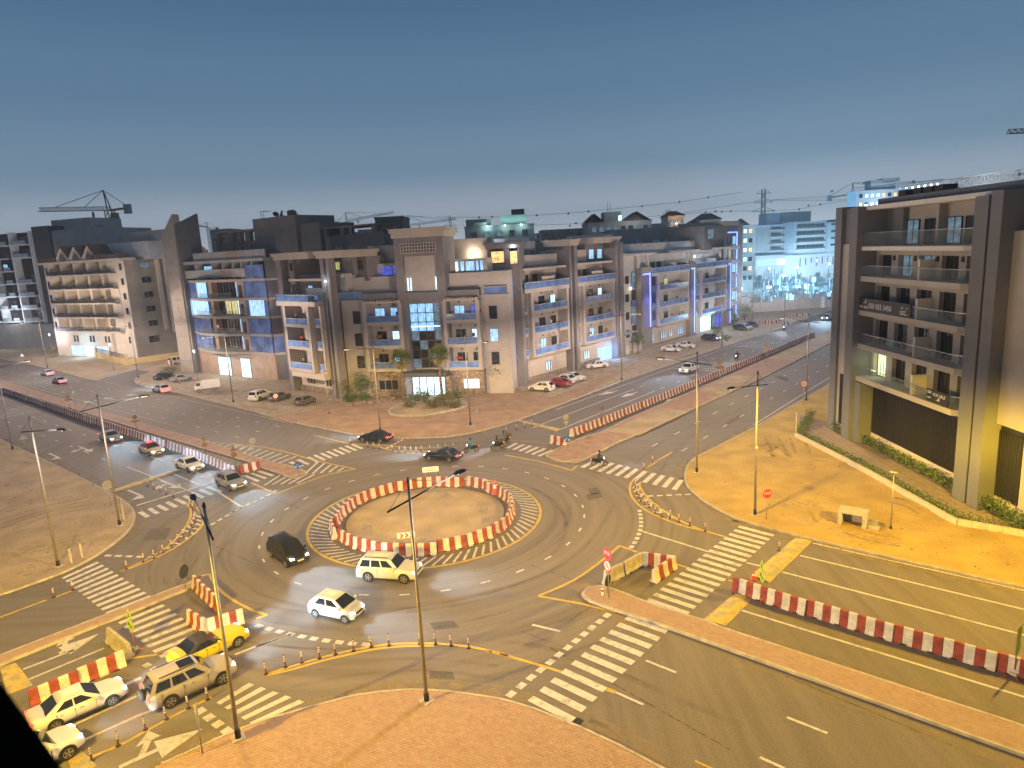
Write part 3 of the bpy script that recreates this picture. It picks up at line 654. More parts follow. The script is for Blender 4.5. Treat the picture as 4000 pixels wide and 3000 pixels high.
# ------------------------------------------------------------------ barriers
m_red = mat('barrier_red', (.25, .048, .038), .8, .22, 2.2, fine=.2, detail=6)
m_wht = mat('barrier_white', (.56, .53, .49), .8, .16, 2.0, fine=.14, detail=6)
m_grey = mat('barrier_grey', (.38, .34, .29), .85, .18, 2.0, fine=.2, detail=6)
m_hole = mat('slot_black', (.01, .01, .01), .9)
def barrier_meshes(first, L=2.5, n=5, grey=False, h=1.0):
    prof = [(-.30, 0), (-.30, .10), (-.17, .36), (-.105, h-.03), (-.085, h), (.085, h), (.105, h-.03), (.17, .36), (.30, .10), (.30, 0)]
    body = MB(); st = L/n
    for k in range(n):
        m = m_grey if grey else ((m_red, m_wht)[(k+first) % 2])
        x0, x1 = -L/2+k*st+(.015 if k == 0 else 0), -L/2+(k+1)*st-(.015 if k == n-1 else 0)
        for (a, za), (b, zb) in zip(prof[:-1], prof[1:]): body.face([(x0, a, za), (x0, b, zb), (x1, b, zb), (x1, a, za)][::-1], m)
        if k == 0: body.face([(x0, a, z) for a, z in prof][::-1][::-1], m)
        if k == n-1: body.face([(x1, a, z) for a, z in prof][::-1], m)
    sl = MB()
    for x in (-L*.27, L*.27):
        for s in (-1, 1): sl.box(x-.16, x+.16, s*.295, s*.305, 0.0, .085, m_hole)
    return body.mesh('jersey_barrier'), sl.mesh('lifting_slot')
BM = {0: barrier_meshes(0), 1: barrier_meshes(1), 2: barrier_meshes(0, grey=True)}
BMS = {}
def unit(p, ang, k, label, group, sc=(1, 1, 1), z=.015):
    b, s = BM[k]
    o = bpy.data.objects.new('jersey_barrier', b); COL.objects.link(o); o.location = (p.x, p.y, z); o.rotation_euler = (random.uniform(-.02, .02), random.uniform(0, .006), ang); o.scale = sc
    tag(o, label, 'barrier', group)
    tag(inst(s, 'lifting_slots', o, (0, 0, 0)), kind='stuff')
    return o
ORD = 'first second third fourth fifth sixth seventh eighth ninth tenth eleventh twelfth thirteenth fourteenth fifteenth sixteenth'.split()
def row(path, label, group, k=0, L=2.5, jit=.085, z=.015, off=0., anchor=None):
    ps = resample(path, L); base = label
    for i, (a, b) in enumerate(zip(ps[:-1], ps[1:])):
        if anchor: label = '%s %s, counted from %s' % (ORD[min(i, 15)], base, anchor)
        d = b-a; n = Vector((-d.y, d.x, 0)).normalized()*random.uniform(-jit, jit)
        unit((a+b)/2+n, math.atan2(d.y, d.x)+random.uniform(-.035, .035), k, label, group, z=z); k = 1-k
G_ = 'red and white concrete barriers in long rows'
row([rd(2.1, -28.4), rd(1.75, -34), rd(1.5, -62)], 'barrier in the lower right row', 'barriers of the lower right row', 0, anchor='its zebra crossing end')
row([q('C', 1170, 900), rd(40.2, 2.9), rd(84, 2.2), rd(131, 1.5)], 'red and white concrete barrier in the row along the upper right avenue median', 'barriers of the upper right row', 1)
p0, p1 = q('C', 1018, 955), q('C', 1128, 975); unit((p0+p1)/2, math.atan2((p1-p0).y, (p1-p0).x), 1, 'short end barrier beside the blue round sign at the right median tip', None)
row([q('A', 2055, 1338), rd(-2.2, 42), rd(-1.9, 66), rd(-.5, 131), rd(.6, 190)], 'red and white concrete barrier in the row along the upper left avenue median', 'barriers of the upper left row', 0)
p0 = q('A', 2062, 1338); p1 = q('B', 258, 1172); unit(p0.lerp(p1, .52), math.atan2((p1-p0).y, (p1-p0).x), 0, 'red and white barrier set across the end of the left median', None)
k = 0; NR = 20
for i in range(NR):
    a = R(i*360/NR+4); r = 8.15+random.uniform(-.14, .14)+(.35 if i in (3, 11) else 0)
    unit(RC+Vector((r*math.cos(a), r*math.sin(a), 0)), a+math.pi/2+random.uniform(-.07, .07), k, 'red and white concrete barrier in the ring round the central island', 'barriers of the roundabout ring'); k = 1-k
def pair(c, a, b, k, lab, grp=None, off=0.):
    p0, p1 = q(c, *a), q(c, *b); d = p1-p0; L = d.length
    unit((p0+p1)/2+Vector((-d.y, d.x, 0)).normalized()*off, math.atan2(d.y, d.x), k, lab, grp, sc=(max(.7, min(1.3, L/2.5)), 1, 1))
row([q('F', 1090, 770), q('F', 150, 1175)], 'dusty barrier in the row behind the white saloon', 'barriers behind the white saloon', 1, anchor='the lime sign')
pair('F', (945, 560), (1130, 710), 2, 'bare grey barrier set crosswise beside the lime green sign')
pair('F', (1640, 400), (1790, 490), 1, 'pale barrier standing crosswise behind the yellow convertible')
pair('F', (1805, 490), (2110, 395), 1, 'pale white and faded red barrier behind the nose of the yellow convertible')
row([q('F', 1690, 95), q('F', 1890, 295), q('F', 1960, 330)], 'barrier in the short row at the left median tip', 'barriers at the left median tip', 1, anchor='its tip')
pair('I', (1025, 1060), (1175, 990), 2, 'bare concrete barrier beside the two red signs on the right'); pair('I', (1185, 985), (1340, 895), 2, 'second bare concrete barrier at the back of the open pen')
pair('I', (1350, 895), (1612, 930), 1, 'red and white barrier closing the right pen at the far side'); pair('I', (1440, 1055), (1625, 925), 1, 'red and white barrier on the near side of the right pen')
# white plastic end piece
mb = MB(); mb.lathe([(.28, 0), (.28, .12), (.12, .45), (.09, 1.05), (0, 1.08)], m_wht, 8, q('I', 1028, 1062)); tag(mb.build('barrier_end'), 'white barrier end piece beside the two red signs', 'barrier end')

# ------------------------------------------------------------------ flexible posts
m_or = mat('post_orange', (.15, .05, .026), .6, .15, 5); m_band = mat('reflective_band', (.75, .72, .68), .4, .08, 5)
def post_proto():
    a = MB(); a.lathe([(.055, .02), (.05, .80), (.035, .86), (0, .87)], m_or, 8); b = MB()
    for z in (.42, .56, .70): b.lathe([(.058, z), (.056, z+.07)], m_band, 8)
    c = MB(); c.lathe([(.14, .0), (.13, .03), (.06, .07)], m_black, 8)
    return a.mesh('flexible_post'), b.mesh('reflective_band'), c.mesh('rubber_foot')
PP = post_proto()
def posts(c, pts, label, group, anchor=None):
    base = label
    for i, (x, y) in enumerate(pts):
        if anchor: label = '%s %s, counted from %s' % (ORD[i], base, anchor)
        p = q(c, x, y); o = bpy.data.objects.new('flexible_post', PP[0]); COL.objects.link(o); o.location = (p.x, p.y, .016)
        o.rotation_euler = (random.uniform(-.05, .05), random.uniform(-.05, .05), random.uniform(0, 3)); tag(o, label, 'bollard', group)
        tag(inst(PP[1], 'reflective_bands', o, (0, 0, 0)), kind='stuff'); inst(PP[2], 'rubber_foot', o, (0, 0, 0))
posts('A', [(1280, 1440), (1332, 1462), (1385, 1483), (1440, 1507), (1498, 1530)], 'post in the short line before the left stop line', 'posts before the left stop line', 'the hump')
posts('E', [(1645, 513), (1668, 535), (1690, 617), (1680, 652), (1663, 690), (1640, 730), (1592, 770), (1542, 815), (1485, 865), (1410, 908), (1330, 955), (1240, 985), (1093, 1050)], 'post on the curved left splitter', 'posts on the curved left splitter', 'its upper end')
posts('E', [(632, 1230)], 'orange banded post at the tip of the left zebra crossing', None); posts('E', [(468, 1292)], 'orange banded post on the yellow line at the far lower left', None)
posts('F', [(1795, 1070), (1628, 1145), (1440, 1240), (1258, 1330), (1022, 1470), (795, 1600)], 'post in the line beside the champagne off-roader', 'posts beside the champagne off-roader', 'the upper end')
posts('H', [(88, 850), (257, 790), (397, 750), (548, 712), (687, 680), (843, 650), (997, 615), (1150, 605), (1415, 590), (1552, 590), (1687, 603), (1838, 625)], 'post on the yellow curve of the near slip lane', 'posts on the near slip lane curve', 'the left')
posts('I', [(1288, 230), (1298, 290), (1317, 320), (1335, 350), (1368, 385), (1408, 405), (1460, 455), (1520, 487), (1587, 497), (1663, 530), (1757, 563), (1893, 610)], 'post on the curved right splitter', 'posts on the curved right splitter', 'its upper end')
posts('I', [(1360, 80), (1437, 15)], 'post beyond the right zebra crossing', 'posts beyond the right zebra crossing', 'the stripes')
posts('C', [(612, 862), (705, 838), (772, 820), (836, 800)], 'post before the upper yellow speed hump', 'posts at the upper speed hump', 'the left')
posts('B', [(1038, 962), (1187, 990), (1238, 1000), (1288, 1005), (1400, 1020), (1460, 1035), (1510, 1035), (1560, 1035), (1605, 1035), (1650, 1030), (1725, 1022), (1795, 1015), (1860, 1010), (1930, 1003)], 'post on the far splitter by the dark saloon', 'posts on the far splitter', 'the left')
posts('L', [(448, 97)], 'orange banded post beside the yellow hump on the golden road', None)

# ------------------------------------------------------------------ writing
def text_mesh(body, size, m, align='CENTER', ex=.004):
    c = bpy.data.curves.new('lettering', 'FONT'); c.body = body; c.size = size; c.align_x = align; c.align_y = 'CENTER'; c.extrude = ex; c.resolution_u = 2
    o = bpy.data.objects.new('lettering', c); COL.objects.link(o); dg = bpy.context.evaluated_depsgraph_get(); dg.update()
    me = bpy.data.meshes.new_from_object(o.evaluated_get(dg)); bpy.data.objects.remove(o); bpy.data.curves.remove(c)
    me.materials.clear(); me.materials.append(m); return me
# ------------------------------------------------------------------ road signs
m_sback = mat('sign_back_grey', (.30, .29, .28), .5, .1, 3, metal=.5); m_sbrown = mat('sign_back_lit_brown', (.15, .08, .042), .6, .15, 3)  # brown: grey sign backs with the golden lamp light in their colour
m_sred = mat('sign_red', (.50, .02, .025), .5, .06, 3); m_swht = mat('sign_white', (.78, .77, .74), .5, .05, 3); m_sblu = mat('sign_blue', (.02, .09, .42), .5, .06, 3)
m_sblk = mat('sign_black', (.015, .015, .017), .6, .1, 3); m_lime = mat('sign_lime', (.30, .44, .03), .5, .08, 3)
def plate(mb, n, r, z, y0, y1, m, mback=None, rot=0., sx=1., sz=1.):
    P = [(r*sx*math.cos(2*math.pi*i/n+rot), r*sz*math.sin(2*math.pi*i/n+rot)+z) for i in range(n)]
    mb.face([(x, y0, zz) for x, zz in P], m); mb.face([(x, y1, zz) for x, zz in P][::-1], mback or m)
    for i in range(n):
        a, b = P[i], P[(i+1) % n]; mb.face([(a[0], y0, a[1]), (a[0], y1, a[1]), (b[0], y1, b[1]), (b[0], y0, b[1])], mback or m)
FACEF = -math.pi/2
def sign(base, ang, plates, label, cat='road sign', pole=m_sback, z=Z, pr=.035, h=None, stand=False, grp=None):
    """plates face local -y; ang turns -y to the direction seen"""
    t = thing('road_sign', label, cat, (base.x, base.y, z), ang, grp)
    top = h or max(p[2]+.25 for p in plates)
    m = MB(); m.tube((0, 0, 0), (0, 0, top), pr, pr, pole, 8); m.build('pole', t, loc=(0, 0, 0))
    if stand:
        m = MB(); m.bar((-.45, -.3, .03), (.45, .3, .03), .06, .05, pole); m.bar((-.45, .3, .03), (.45, -.3, .03), .06, .05, pole); m.box(-.2, .2, -.15, .15, .05, .2, m_conc); m.build('foot', t, loc=(0, 0, 0))
    for kind, r, zc, *x in plates:
        m = MB(); y = -.045
        if kind == 'disc': plate(m, 20, r, zc, y-.01, y, x[0], m_sback)
        elif kind == 'discb': plate(m, 20, r, zc, y-.01, y, x[0], x[0])
        elif kind == 'oct': plate(m, 8, r, zc, y-.01, y, x[0], m_sback, math.pi/8)
        elif kind == 'tri': plate(m, 3, r, zc, y-.01, y, x[0], m_sback, math.pi/2)
        elif kind == 'itri': plate(m, 3, r, zc, y-.01, y, x[0], m_sback, -math.pi/2)
        elif kind == 'rect': plate(m, 4, r*1.414, zc, y-.01, y, x[0], m_sback, math.pi/4, 1, x[1])
        o = m.build('sign_plate', t, loc=(0, 0, 0))
        if len(x) > 1 and x[-1] == 'ring': m = MB(); plate(m, 20, r*.76, zc, y-.016, y-.011, m_swht); m.build('sign_centre', o, loc=(0, 0, 0))
        if len(x) > 1 and x[-1] == 'rtri': m = MB(); plate(m, 3, r*.62, zc, y-.016, y-.011, m_swht, None, math.pi/2); m.build('sign_centre', o, loc=(0, 0, 0))
        if len(x) > 2 and isinstance(x[1], str) and x[-1] != 'bar':
            for j, (s, sz, mm) in enumerate(x[2]):
                e = inst(text_mesh(s, sz, mm), 'lettering', o, (0, y-.022, zc+(.0 if len(x[2]) == 1 else (.12, -.14)[j]))); e.rotation_euler = (math.pi/2, 0, 0)
    return t
def arabic_stop(parent, zc, sc, m=None):
    """the Arabic word on a stop sign, drawn as pen strokes"""
    mb = MB(); w = .02*sc
    for pts in ([(.17, .02), (.10, .0), (.02, .0), (.0, .05), (-.03, .0), (-.12, .0), (-.17, .04), (-.16, .09)], [(.14, .04), (.17, .08), (.12, .09), (.11, .03)], [(-.02, .12), (.02, .12)]):
        for a, b in zip(pts[:-1], pts[1:]): mb.bar((a[0]*sc, -.068, zc+a[1]*sc), (b[0]*sc, -.068, zc+b[1]*sc), .006, w, m or m_swht, up=(0, 1, 0))
    return mb.build('lettering', parent, loc=(0, 0, 0))
def updown(parent, zc, s=1.):
    mb = MB()
    for sg in (-1, 1):
        for a, b in (((0, .12), (sg*.09, .02)), ((sg*.09, .02), (sg*.16, -.1))): mb.bar((a[0]*s, -.062, zc+a[1]*s), (b[0]*s, -.062, zc+b[1]*s), .008, .06*s, m_swht, up=(0, 1, 0))
        mb.face([(sg*.06*s, -.066, zc-.10*s), (sg*.21*s, -.066, zc-.2*s), (sg*.24*s, -.066, zc-.04*s)], m_swht)
    mb.build('arrow_symbol', parent, loc=(0, 0, 0))
def face_cam(p, off=0.): return math.atan2(p.y, p.x)-math.pi/2+off
p = q('B', 592, 1236, .14); s_ = sign(p, face_cam(p), [('disc', .42, 1.25, m_sblu)], 'round blue sign with two white arrows on the left median tip', z=.14); updown(s_, 1.25, 1.3)
p = q('C', 1140, 998, .14); s_ = sign(p, face_cam(p, .15), [('disc', .42, 1.2, m_sblu)], 'round blue sign with two white arrows beside the right median barrier', z=.14); updown(s_, 1.2, 1.3)
S60 = lambda r, z: ('disc', r, z, m_sred, 'x', [('60', r*.85, m_sblk)], 'ring')
p = q('B', 407, 690, Z); sign(p, face_cam(p, .1), [('disc', .42, 2.75, m_sred, 'x', [('60', .46, m_sblk)], 'ring')], 'round white 60 sign with red rim before the parked estate cars', h=2.9)
p = q('D', 1632, 845, Z); sign(p, face_cam(p, .1), [('disc', .5, 3.1, m_sred, 'x', [('60', .55, m_sblk)], 'ring')], 'round white 60 sign with red rim on the sand left of the dark building', h=3.1)
p = g(2994, 2029, Z); s_ = sign(p, face_cam(p, .55), [('oct', .42, 2.35, m_sred, 'x', [('STOP', .26, m_swht)], 'o')], 'red octagonal stop sign on the golden sand before the tall lamp'); arabic_stop(s_, 2.45, 1.3)
p = q('I', 1058, 1180, .15); s_ = sign(p, face_cam(p, -.95), [('oct', .47, 3.25, m_sred, 'x', [('STOP', .28, m_swht)], 'o'), ('disc', .45, 2.35, m_sred, 'ring')], 'red octagonal stop sign above a no U-turn disc on the brick median tip', z=.15); arabic_stop(s_, 3.35, 1.3)
mb = MB()
for a, b in (((-.12, -.2), (-.12, .1)), ((-.12, .1), (-.05, .2)), ((-.05, .2), (.05, .2)), ((.05, .2), (.12, .1)), ((.12, .1), (.12, -.1))): mb.bar((a[0], -.068, 2.35+a[1]), (b[0], -.068, 2.35+b[1]), .006, .05, m_sblk, up=(0, 1, 0))
mb.bar((-.27, -.074, 2.62), (.27, -.074, 2.08), .006, .06, m_sred, up=(0, 1, 0)); mb.build('u_turn_symbol', s_, loc=(0, 0, 0))
sign(q('I', 1046, 1130, .15), .9, [('discb', .42, .85, m_sblk)], 'black backed round sign low beside the stop sign pole', z=.15)
mb = MB(); mb.lathe([(.09, 0), (.09, .45), (.07, .5), (0, .52)], m_swht, 10, q('I', 1003, 1160, .15)); mb.lathe([(.094, .3), (.094, .42)], m_sblk, 10, q('I', 1003, 1160, .15)); tag(mb.build('bollard'), 'short white bollard with a black band on the brick median tip', 'bollard')
p = q('A', 960, 1608, Z); s_ = sign(p, face_cam(p), [('oct', .5, 2.3, m_sback)], 'grey back of an octagonal sign beside the left lamp post'); mb = MB(); mb.box(-.03, .03, -.07, -.058, 1.85, 2.75, m_pole); mb.build('sign_rail', s_, loc=(0, 0, 0))
p = q('A', 222, 1130, Z); sign(p, face_cam(p), [('tri', .55, 1.9, m_sback)], 'pale back of a triangular sign at the left kerb')
for (x, y), kinds, lab in (((607, 772), [('discb', .33, 2.3, m_sbrown), ('rect', .55, 1.75, m_sbrown, .30)], 'brown lit round and oblong sign pair behind the left barrier row, farther one'),
                           ((1183, 962), [('discb', .33, 2.2, m_sbrown), ('rect', .55, 1.6, m_sbrown, .30)], 'brown lit round and oblong sign pair behind the red lit barrier'),
                           ((1780, 1165), [('itri', .42, 2.1, m_sbrown), ('discb', .33, 1.35, m_sbrown)], 'brown lit inverted triangle over disc sign behind the left barriers'),
                           ((2032, 1247), [('tri', .45, 1.9, m_sbrown), ('discb', .33, 1.25, m_sbrown)], 'brown lit triangle over disc sign near the end of the left barriers'),
                           ((655, 742), [('rect', .22, 2.6, m_sback, 1.3)], 'small grey backed sign on the left median'), ((203, 375), [('tri', .6, 2.2, m_swht)], 'white triangular sign on the yellow lit sand at the far left')):
    p = q('A', x, y, Z); sign(p, face_cam(p), kinds, lab, pole=m_sbrown if 'brown' in lab else m_sback)
p = q('B', 212, 1102, .14); sign(p, face_cam(p), [('discb', .42, 2.5, m_sback)], 'grey round sign back on the left pink median', z=.14)
p = q('B', 1740, 1322, .02); t = thing('road_sign', 'oblong white sign on two posts behind the roundabout ring', 'road sign', p, face_cam(p))
mb = MB(); mb.tube((-.55, 0, 0), (-.55, 0, 2.0), .03, .03, m_sback, 6); mb.tube((.55, 0, 0), (.55, 0, 2.0), .03, .03, m_sback, 6); mb.build('post', t, loc=(0, 0, 0)); mb = MB(); mb.box(-.85, .85, -.06, -.04, 1.55, 2.1, m_swht); o_ = mb.build('sign_plate', t, loc=(0, 0, 0))
mb = MB(); mb.box(-.5, .5, -.075, -.062, 1.68, 1.76, m_sback); mb.box(-.62, .4, -.075, -.062, 1.86, 1.93, m_sback); mb.build('sign_print', o_, loc=(0, 0, 0))
p = q('G', 1275, 728, .1); t = thing('road_sign', 'red and white chevron board inside the roundabout ring', 'road sign', p, face_cam(p))
mb = MB(); mb.tube((0, 0, 0), (0, 0, .7), .03, .03, m_sback, 6); mb.build('post', t, loc=(0, 0, 0)); mb = MB(); mb.box(-.45, 1.0, -.06, -.04, .62, 1.12, m_swht); o_ = mb.build('sign_plate', t, loc=(0, 0, 0)); mb = MB()
for k in range(3):
    x = -.3+k*.42
    mb.face([(x, -.068, 1.07), (x+.2, -.068, .87), (x+.36, -.068, .87), (x+.16, -.068, 1.07)][::-1], m_sred); mb.face([(x, -.068, .67), (x+.16, -.068, .67), (x+.36, -.068, .87), (x+.2, -.068, .87)], m_sred)
mb.build('chevron', o_, loc=(0, 0, 0))
for c, (x, y), lab, an in (('F', (1172, 640), 'lime green triangle and arrow disc sign beside the left striped barriers', -1.15), ('L', (325, 452), 'lime green triangle and arrow disc sign before the right barrier row', -1.15)):
    p = q(c, x, y); s_ = sign(p, face_cam(p, an), [('tri', .45, 2.5, m_lime), ('disc', .42, 1.75, m_lime)], lab, pole=mat('post_red_paint', (.4, .1, .05), .6), z=.02, stand=True)
    mb = MB(); mb.bar((.2, -.066, 1.62), (-.14, -.066, 1.86), .006, .07, m_sblk, up=(0, 1, 0)); mb.face([(-.24, -.07, 1.93), (-.2, -.07, 1.7), (-.02, -.07, 1.92)], m_sblk); mb.bar((-.12, -.066, 2.38), (.12, -.066, 2.38), .006, .05, m_sblk, up=(0, 1, 0)); mb.bar((0, -.066, 2.38), (0, -.066, 2.7), .006, .05, m_sblk, up=(0, 1, 0)); mb.build('arrow_symbol', s_, loc=(0, 0, 0))
p = q('L', 2140, 992); sign(p, face_cam(p, 1.35), [('disc', .45, 1.7, m_lime), ('rect', .4, 2.5, m_lime, 1.1)], 'tall lime sign seen edge-on at the right picture edge', pole=mat('post_red_paint', (.4, .1, .05), .6), z=.02, stand=True)
p = q('C', 1440, 797); t = thing('road_sign', 'brown T-shaped sign frame behind the right barrier row', 'road sign', p, face_cam(p)); mb = MB(); mb.box(-.06, .06, -.04, .04, 0, 2.4, m_sbrown); mb.box(-.16, .16, -.05, .05, 0, 1.2, m_sbrown); mb.build('post', t, loc=(0, 0, 0)); mb = MB(); mb.box(-.28, .28, -.08, -.04, 2.2, 2.6, m_sbrown); mb.build('sign_plate', t, loc=(0, 0, 0))
p = q('C', 1135, 905); sign(p, face_cam(p), [('discb', .38, 2.7, m_sback), ('itri', .42, 1.95, m_sback)], 'grey round and triangle sign backs above the first right barrier', z=.02)
p = q('T', 1130, 1625); sign(p, face_cam(p), [('discb', .42, 3.0, m_sbrown), ('rect', .8, 2.2, m_sbrown, .30)], 'brown lit round and oblong sign pair among the right avenue barriers', z=.02)
p = q('D', 1310, 517); sign(p, face_cam(p), [('tri', .8, 3.7, m_sbrown)], 'dark triangular sign back behind the right barrier row', z=.02)
p = q('T', 853, 1440, Z); sign(p, face_cam(p), [('rect', .2, 2.6, m_sback, 1.5)], 'narrow grey sign back on the gravel before the white saloons')
p = q('F', 1750, 1535, Z); sign(p, face_cam(p, 1.42), [('disc', .36, 2.5, m_sback), ('rect', .3, 1.85, m_sback, 1.1)], 'dark sign seen edge-on beside the lower left arrow marking')
p = q('E', 1605, 1210, .15); sign(p, face_cam(p, .9), [('discb', .52, 1.35, m_sblk)], 'dark round sign back at the tip of the left pink median', z=.15)
p = q('C', 367, 830, Z); sign(p, face_cam(p, 1.2), [('rect', .3, 2.5, m_sback, .9)], 'slim grey sign seen from the side at the plaza kerb')
p = q('K', 240, 455, Z); mb = MB(); mb.tube((p.x, p.y, Z), (p.x, p.y, 3.1), .06, .05, m_wht, 8); tag(mb.build('marker_pole'), 'thin white pole at the hedge corner of the dark building', 'pole')
p = q('K', 365, 300, Z); mb = MB(); mb.tube((p.x, p.y, Z), (p.x, p.y, 1.6), .05, .05, m_sbrown, 8); tag(mb.build('marker_pole'), 'short brown post on the sand behind the hedge corner', 'pole')
for (x, y), h in (((620, 995), 1.3), ((712, 948), 1.3)):
    p = q('E', x, y, Z); mb = MB(); mb.box(p.x-.06, p.x+.06, p.y-.06, p.y+.06, Z, Z+h, m_conc); tag(mb.build('marker_post'), 'short pale marker post on the left sand beside the zebra crossing', 'post', 'marker posts on the left sand')
p = q('E', 1070, 630, Z); mb = MB(); mb.box(p.x-.07, p.x+.07, p.y-.07, p.y+.07, Z, Z+2.3, m_conc); mb.box(p.x-.3, p.x, p.y-.04, p.y+.04, .9, 1.0, m_conc); mb.box(p.x-.3, p.x, p.y-.04, p.y+.04, 1.7, 1.8, m_conc); tag(mb.build('marker_post'), 'pale wooden post with two pegs beside the left kerb curve', 'post')
# traffic cones
m_cone = mat('cone_red', (.55, .06, .03), .5, .1, 4)
def cone(p, label, h=.75, z=Z):
    t = thing('traffic_cone', label, 'traffic cone', (p.x, p.y, z)); m = MB(); m.lathe([(.17*h/.75, .03), (.03, h), (0, h)], m_cone, 12); m.build('cone', t, loc=(0, 0, 0)); m = MB(); m.lathe([(.121*h/.75, h*.42), (.078*h/.75, h*.66)], m_band, 12); m.build('band', t, loc=(0, 0, 0)); m = MB(); m.box(-.22, .22, -.22, .22, 0, .035, m_cone); m.build('foot', t, loc=(0, 0, 0))
cone(q('A', 1552, 550, Z), 'small red traffic cone beside the silver parked saloon', .9); cone(q('A', 1680, 522, Z), 'small red traffic cone behind the white truck', .9)
cone(q('C', 525, 1400), 'tall red and white cone in the gap of the roundabout ring', 1.5, .1); cone(q('L', 265, 300), 'tiny red cone behind the right barrier row', .7, .02)
# concrete chamber on the golden sand
a, b = q('K', 600, 1212, Z), q('K', 850, 1255, Z); d = (b-a); L = d.length; t = thing('concrete_chamber', 'open concrete drainage chamber half buried in golden sand', 'concrete chamber', (a.x, a.y, Z), math.atan2(d.y, d.x))
mb = MB(); mb.box(0, L, 0, 1.4, 1.02, 1.22, m_conc); mb.build('lid', t, bevel=.02, loc=(0, 0, 0)); mb = MB(); mb.box(0, .32, 0, 1.4, 0, 1.02, m_conc); mb.box(L-.35, L, 0, 1.4, 0, 1.02, m_conc); mb.box(.32, L-.35, 1.2, 1.4, 0, 1.02, m_conc); mb.build('wall', t, loc=(0, 0, 0)); mb = MB(); mb.box(L, L+.7, .5, 1.0, .15, .55, m_conc); mb.box(L+.05, L+.9, .1, .5, 0, .3, m_conc); mb.build('pipe_stub', t, loc=(0, 0, 0))
# ------------------------------------------------------------------ vehicles
m_glass = mat('car_glass', (.012, .014, .018), .06, .1, 2, spec=.6); m_tyre = mat('tyre', (.018, .018, .018), .85, .15, 5); m_rim = mat('alloy_rim', (.42, .42, .43), .35, .1, 4, metal=.8)
m_trim = mat('dark_trim', (.02, .02, .022), .6, .15, 5); m_plate = mat('number_plate', (.65, .64, .6), .5, .08, 6); m_chrome = mat('chrome', (.6, .6, .6), .2, .05, 3, metal=.9)
m_hl_on = mat('headlight_lit', (.9, .95, 1), .2, .02, 2, emit=(.86, .94, 1), es=26); m_hl = mat('headlight_off', (.5, .52, .54), .15, .08, 3, spec=.6)
m_tl_on = mat('taillight_lit', (.5, .01, .01), .3, .05, 2, emit=(1, .035, .03), es=9); m_tl = mat('taillight_off', (.22, .012, .012), .25, .08, 3)
PAINT = {}
def paint(n, c, metal=.0, r=.28):
    if n not in PAINT: PAINT[n] = mat('paint_'+n, c, r, .035, .8, metal=metal, spec=.5, fine=.03)
    return PAINT[n]
p_white = paint('white', (.66, .655, .64)); p_black = paint('black', (.012, .012, .014), 0, .2); p_silver = paint('silver', (.40, .40, .40), .5, .32); p_grey = paint('grey', (.12, .12, .125), .4)
p_red = paint('red', (.24, .012, .018)); p_yellow = paint('yellow', (.76, .56, .02)); p_blue = paint('night_blue', (.014, .022, .06)); p_beige = paint('champagne', (.45, .40, .33), .4, .34); p_canvas = mat('canvas_roof', (.035, .028, .025), .9, .15, 4)
CT = dict(sedan=dict(L=4.65, W=1.80, H=1.46, hood=.88, belt=.93, tr=1.0, xa=.98, xb=.22, xc=-.92, xd=-1.72, wb=2.7, r=.33),
          hatch=dict(L=3.85, W=1.70, H=1.52, hood=.92, belt=.97, tr=1.0, xa=1.18, xb=.36, xc=-1.25, xd=-1.80, wb=2.46, r=.31),
          suv=dict(L=4.85, W=1.92, H=1.80, hood=1.08, belt=1.13, tr=1.12, xa=1.02, xb=.42, xc=-1.95, xd=-2.30, wb=2.85, r=.39, win=3, rails=1),
          crossover=dict(L=4.55, W=1.85, H=1.66, hood=1.0, belt=1.04, tr=1.06, xa=1.05, xb=.35, xc=-1.55, xd=-2.12, wb=2.68, r=.36, rails=1),
          convertible=dict(L=4.70, W=1.90, H=1.40, hood=.93, belt=.95, tr=1.02, xa=.50, xb=-.12, xc=-.92, xd=-1.72, wb=2.72, r=.35),
          minivan=dict(L=4.5, W=1.85, H=1.78, hood=1.05, belt=1.08, tr=1.08, xa=1.45, xb=.55, xc=-1.85, xd=-2.15, wb=2.75, r=.33, win=3),
          pickup=dict(L=5.2, W=1.85, H=1.75, hood=1.05, belt=1.1, tr=1.06, xa=1.05, xb=.45, xc=-.55, xd=-.85, wb=3.1, r=.37),
          van=dict(L=4.9, W=1.85, H=2.05, hood=1.1, belt=1.12, tr=1.12, xa=2.0, xb=1.55, xc=-2.3, xd=-2.42, wb=3.0, r=.33, win=3))
WHL = {}
def wheel_mesh(r, w=.21):
    if r not in WHL:
        t = MB(); t.tube((0, -w/2, 0), (0, w/2, 0), r, r, m_tyre, 18)
        k = MB()
        for s in (-1, 1):
            y = s*(w/2+.004); n = 16
            P = [(r*.64*math.cos(2*math.pi*i/n), y, r*.64*math.sin(2*math.pi*i/n)) for i in range(n)]; k.face(P if s < 0 else P[::-1], m_trim)
            for i in range(5):
                a = 2*math.pi*i/5; d = Vector((math.cos(a), 0, math.sin(a))); k.bar(Vector((0, y+s*.006, 0))+d*.04, Vector((0, y+s*.006, 0))+d*r*.63, .075, .014, m_rim, up=(0, 1, 0))
            for i in range(n):
                a, b = 2*math.pi*i/n, 2*math.pi*(i+1)/n; A = [(rr*math.cos(t), y+s*.008, rr*math.sin(t)) for rr, t in ((r*.6, a), (r*.68, a), (r*.68, b), (r*.6, b))]
                k.face(A[::-1] if s > 0 else A, m_rim)
        WHL[r] = (t.mesh('tyre'), k.mesh('rim'))
    return WHL[r]
def loft(mb, secs, m, close=True):
    n = len(secs[0])
    for a, b in zip(secs[:-1], secs[1:]):
        for i in range(n-1): mb.face([a[i], a[i+1], b[i+1], b[i]], m, True)
    if close: mb.face(secs[0][::-1], m); mb.face(secs[-1], m)
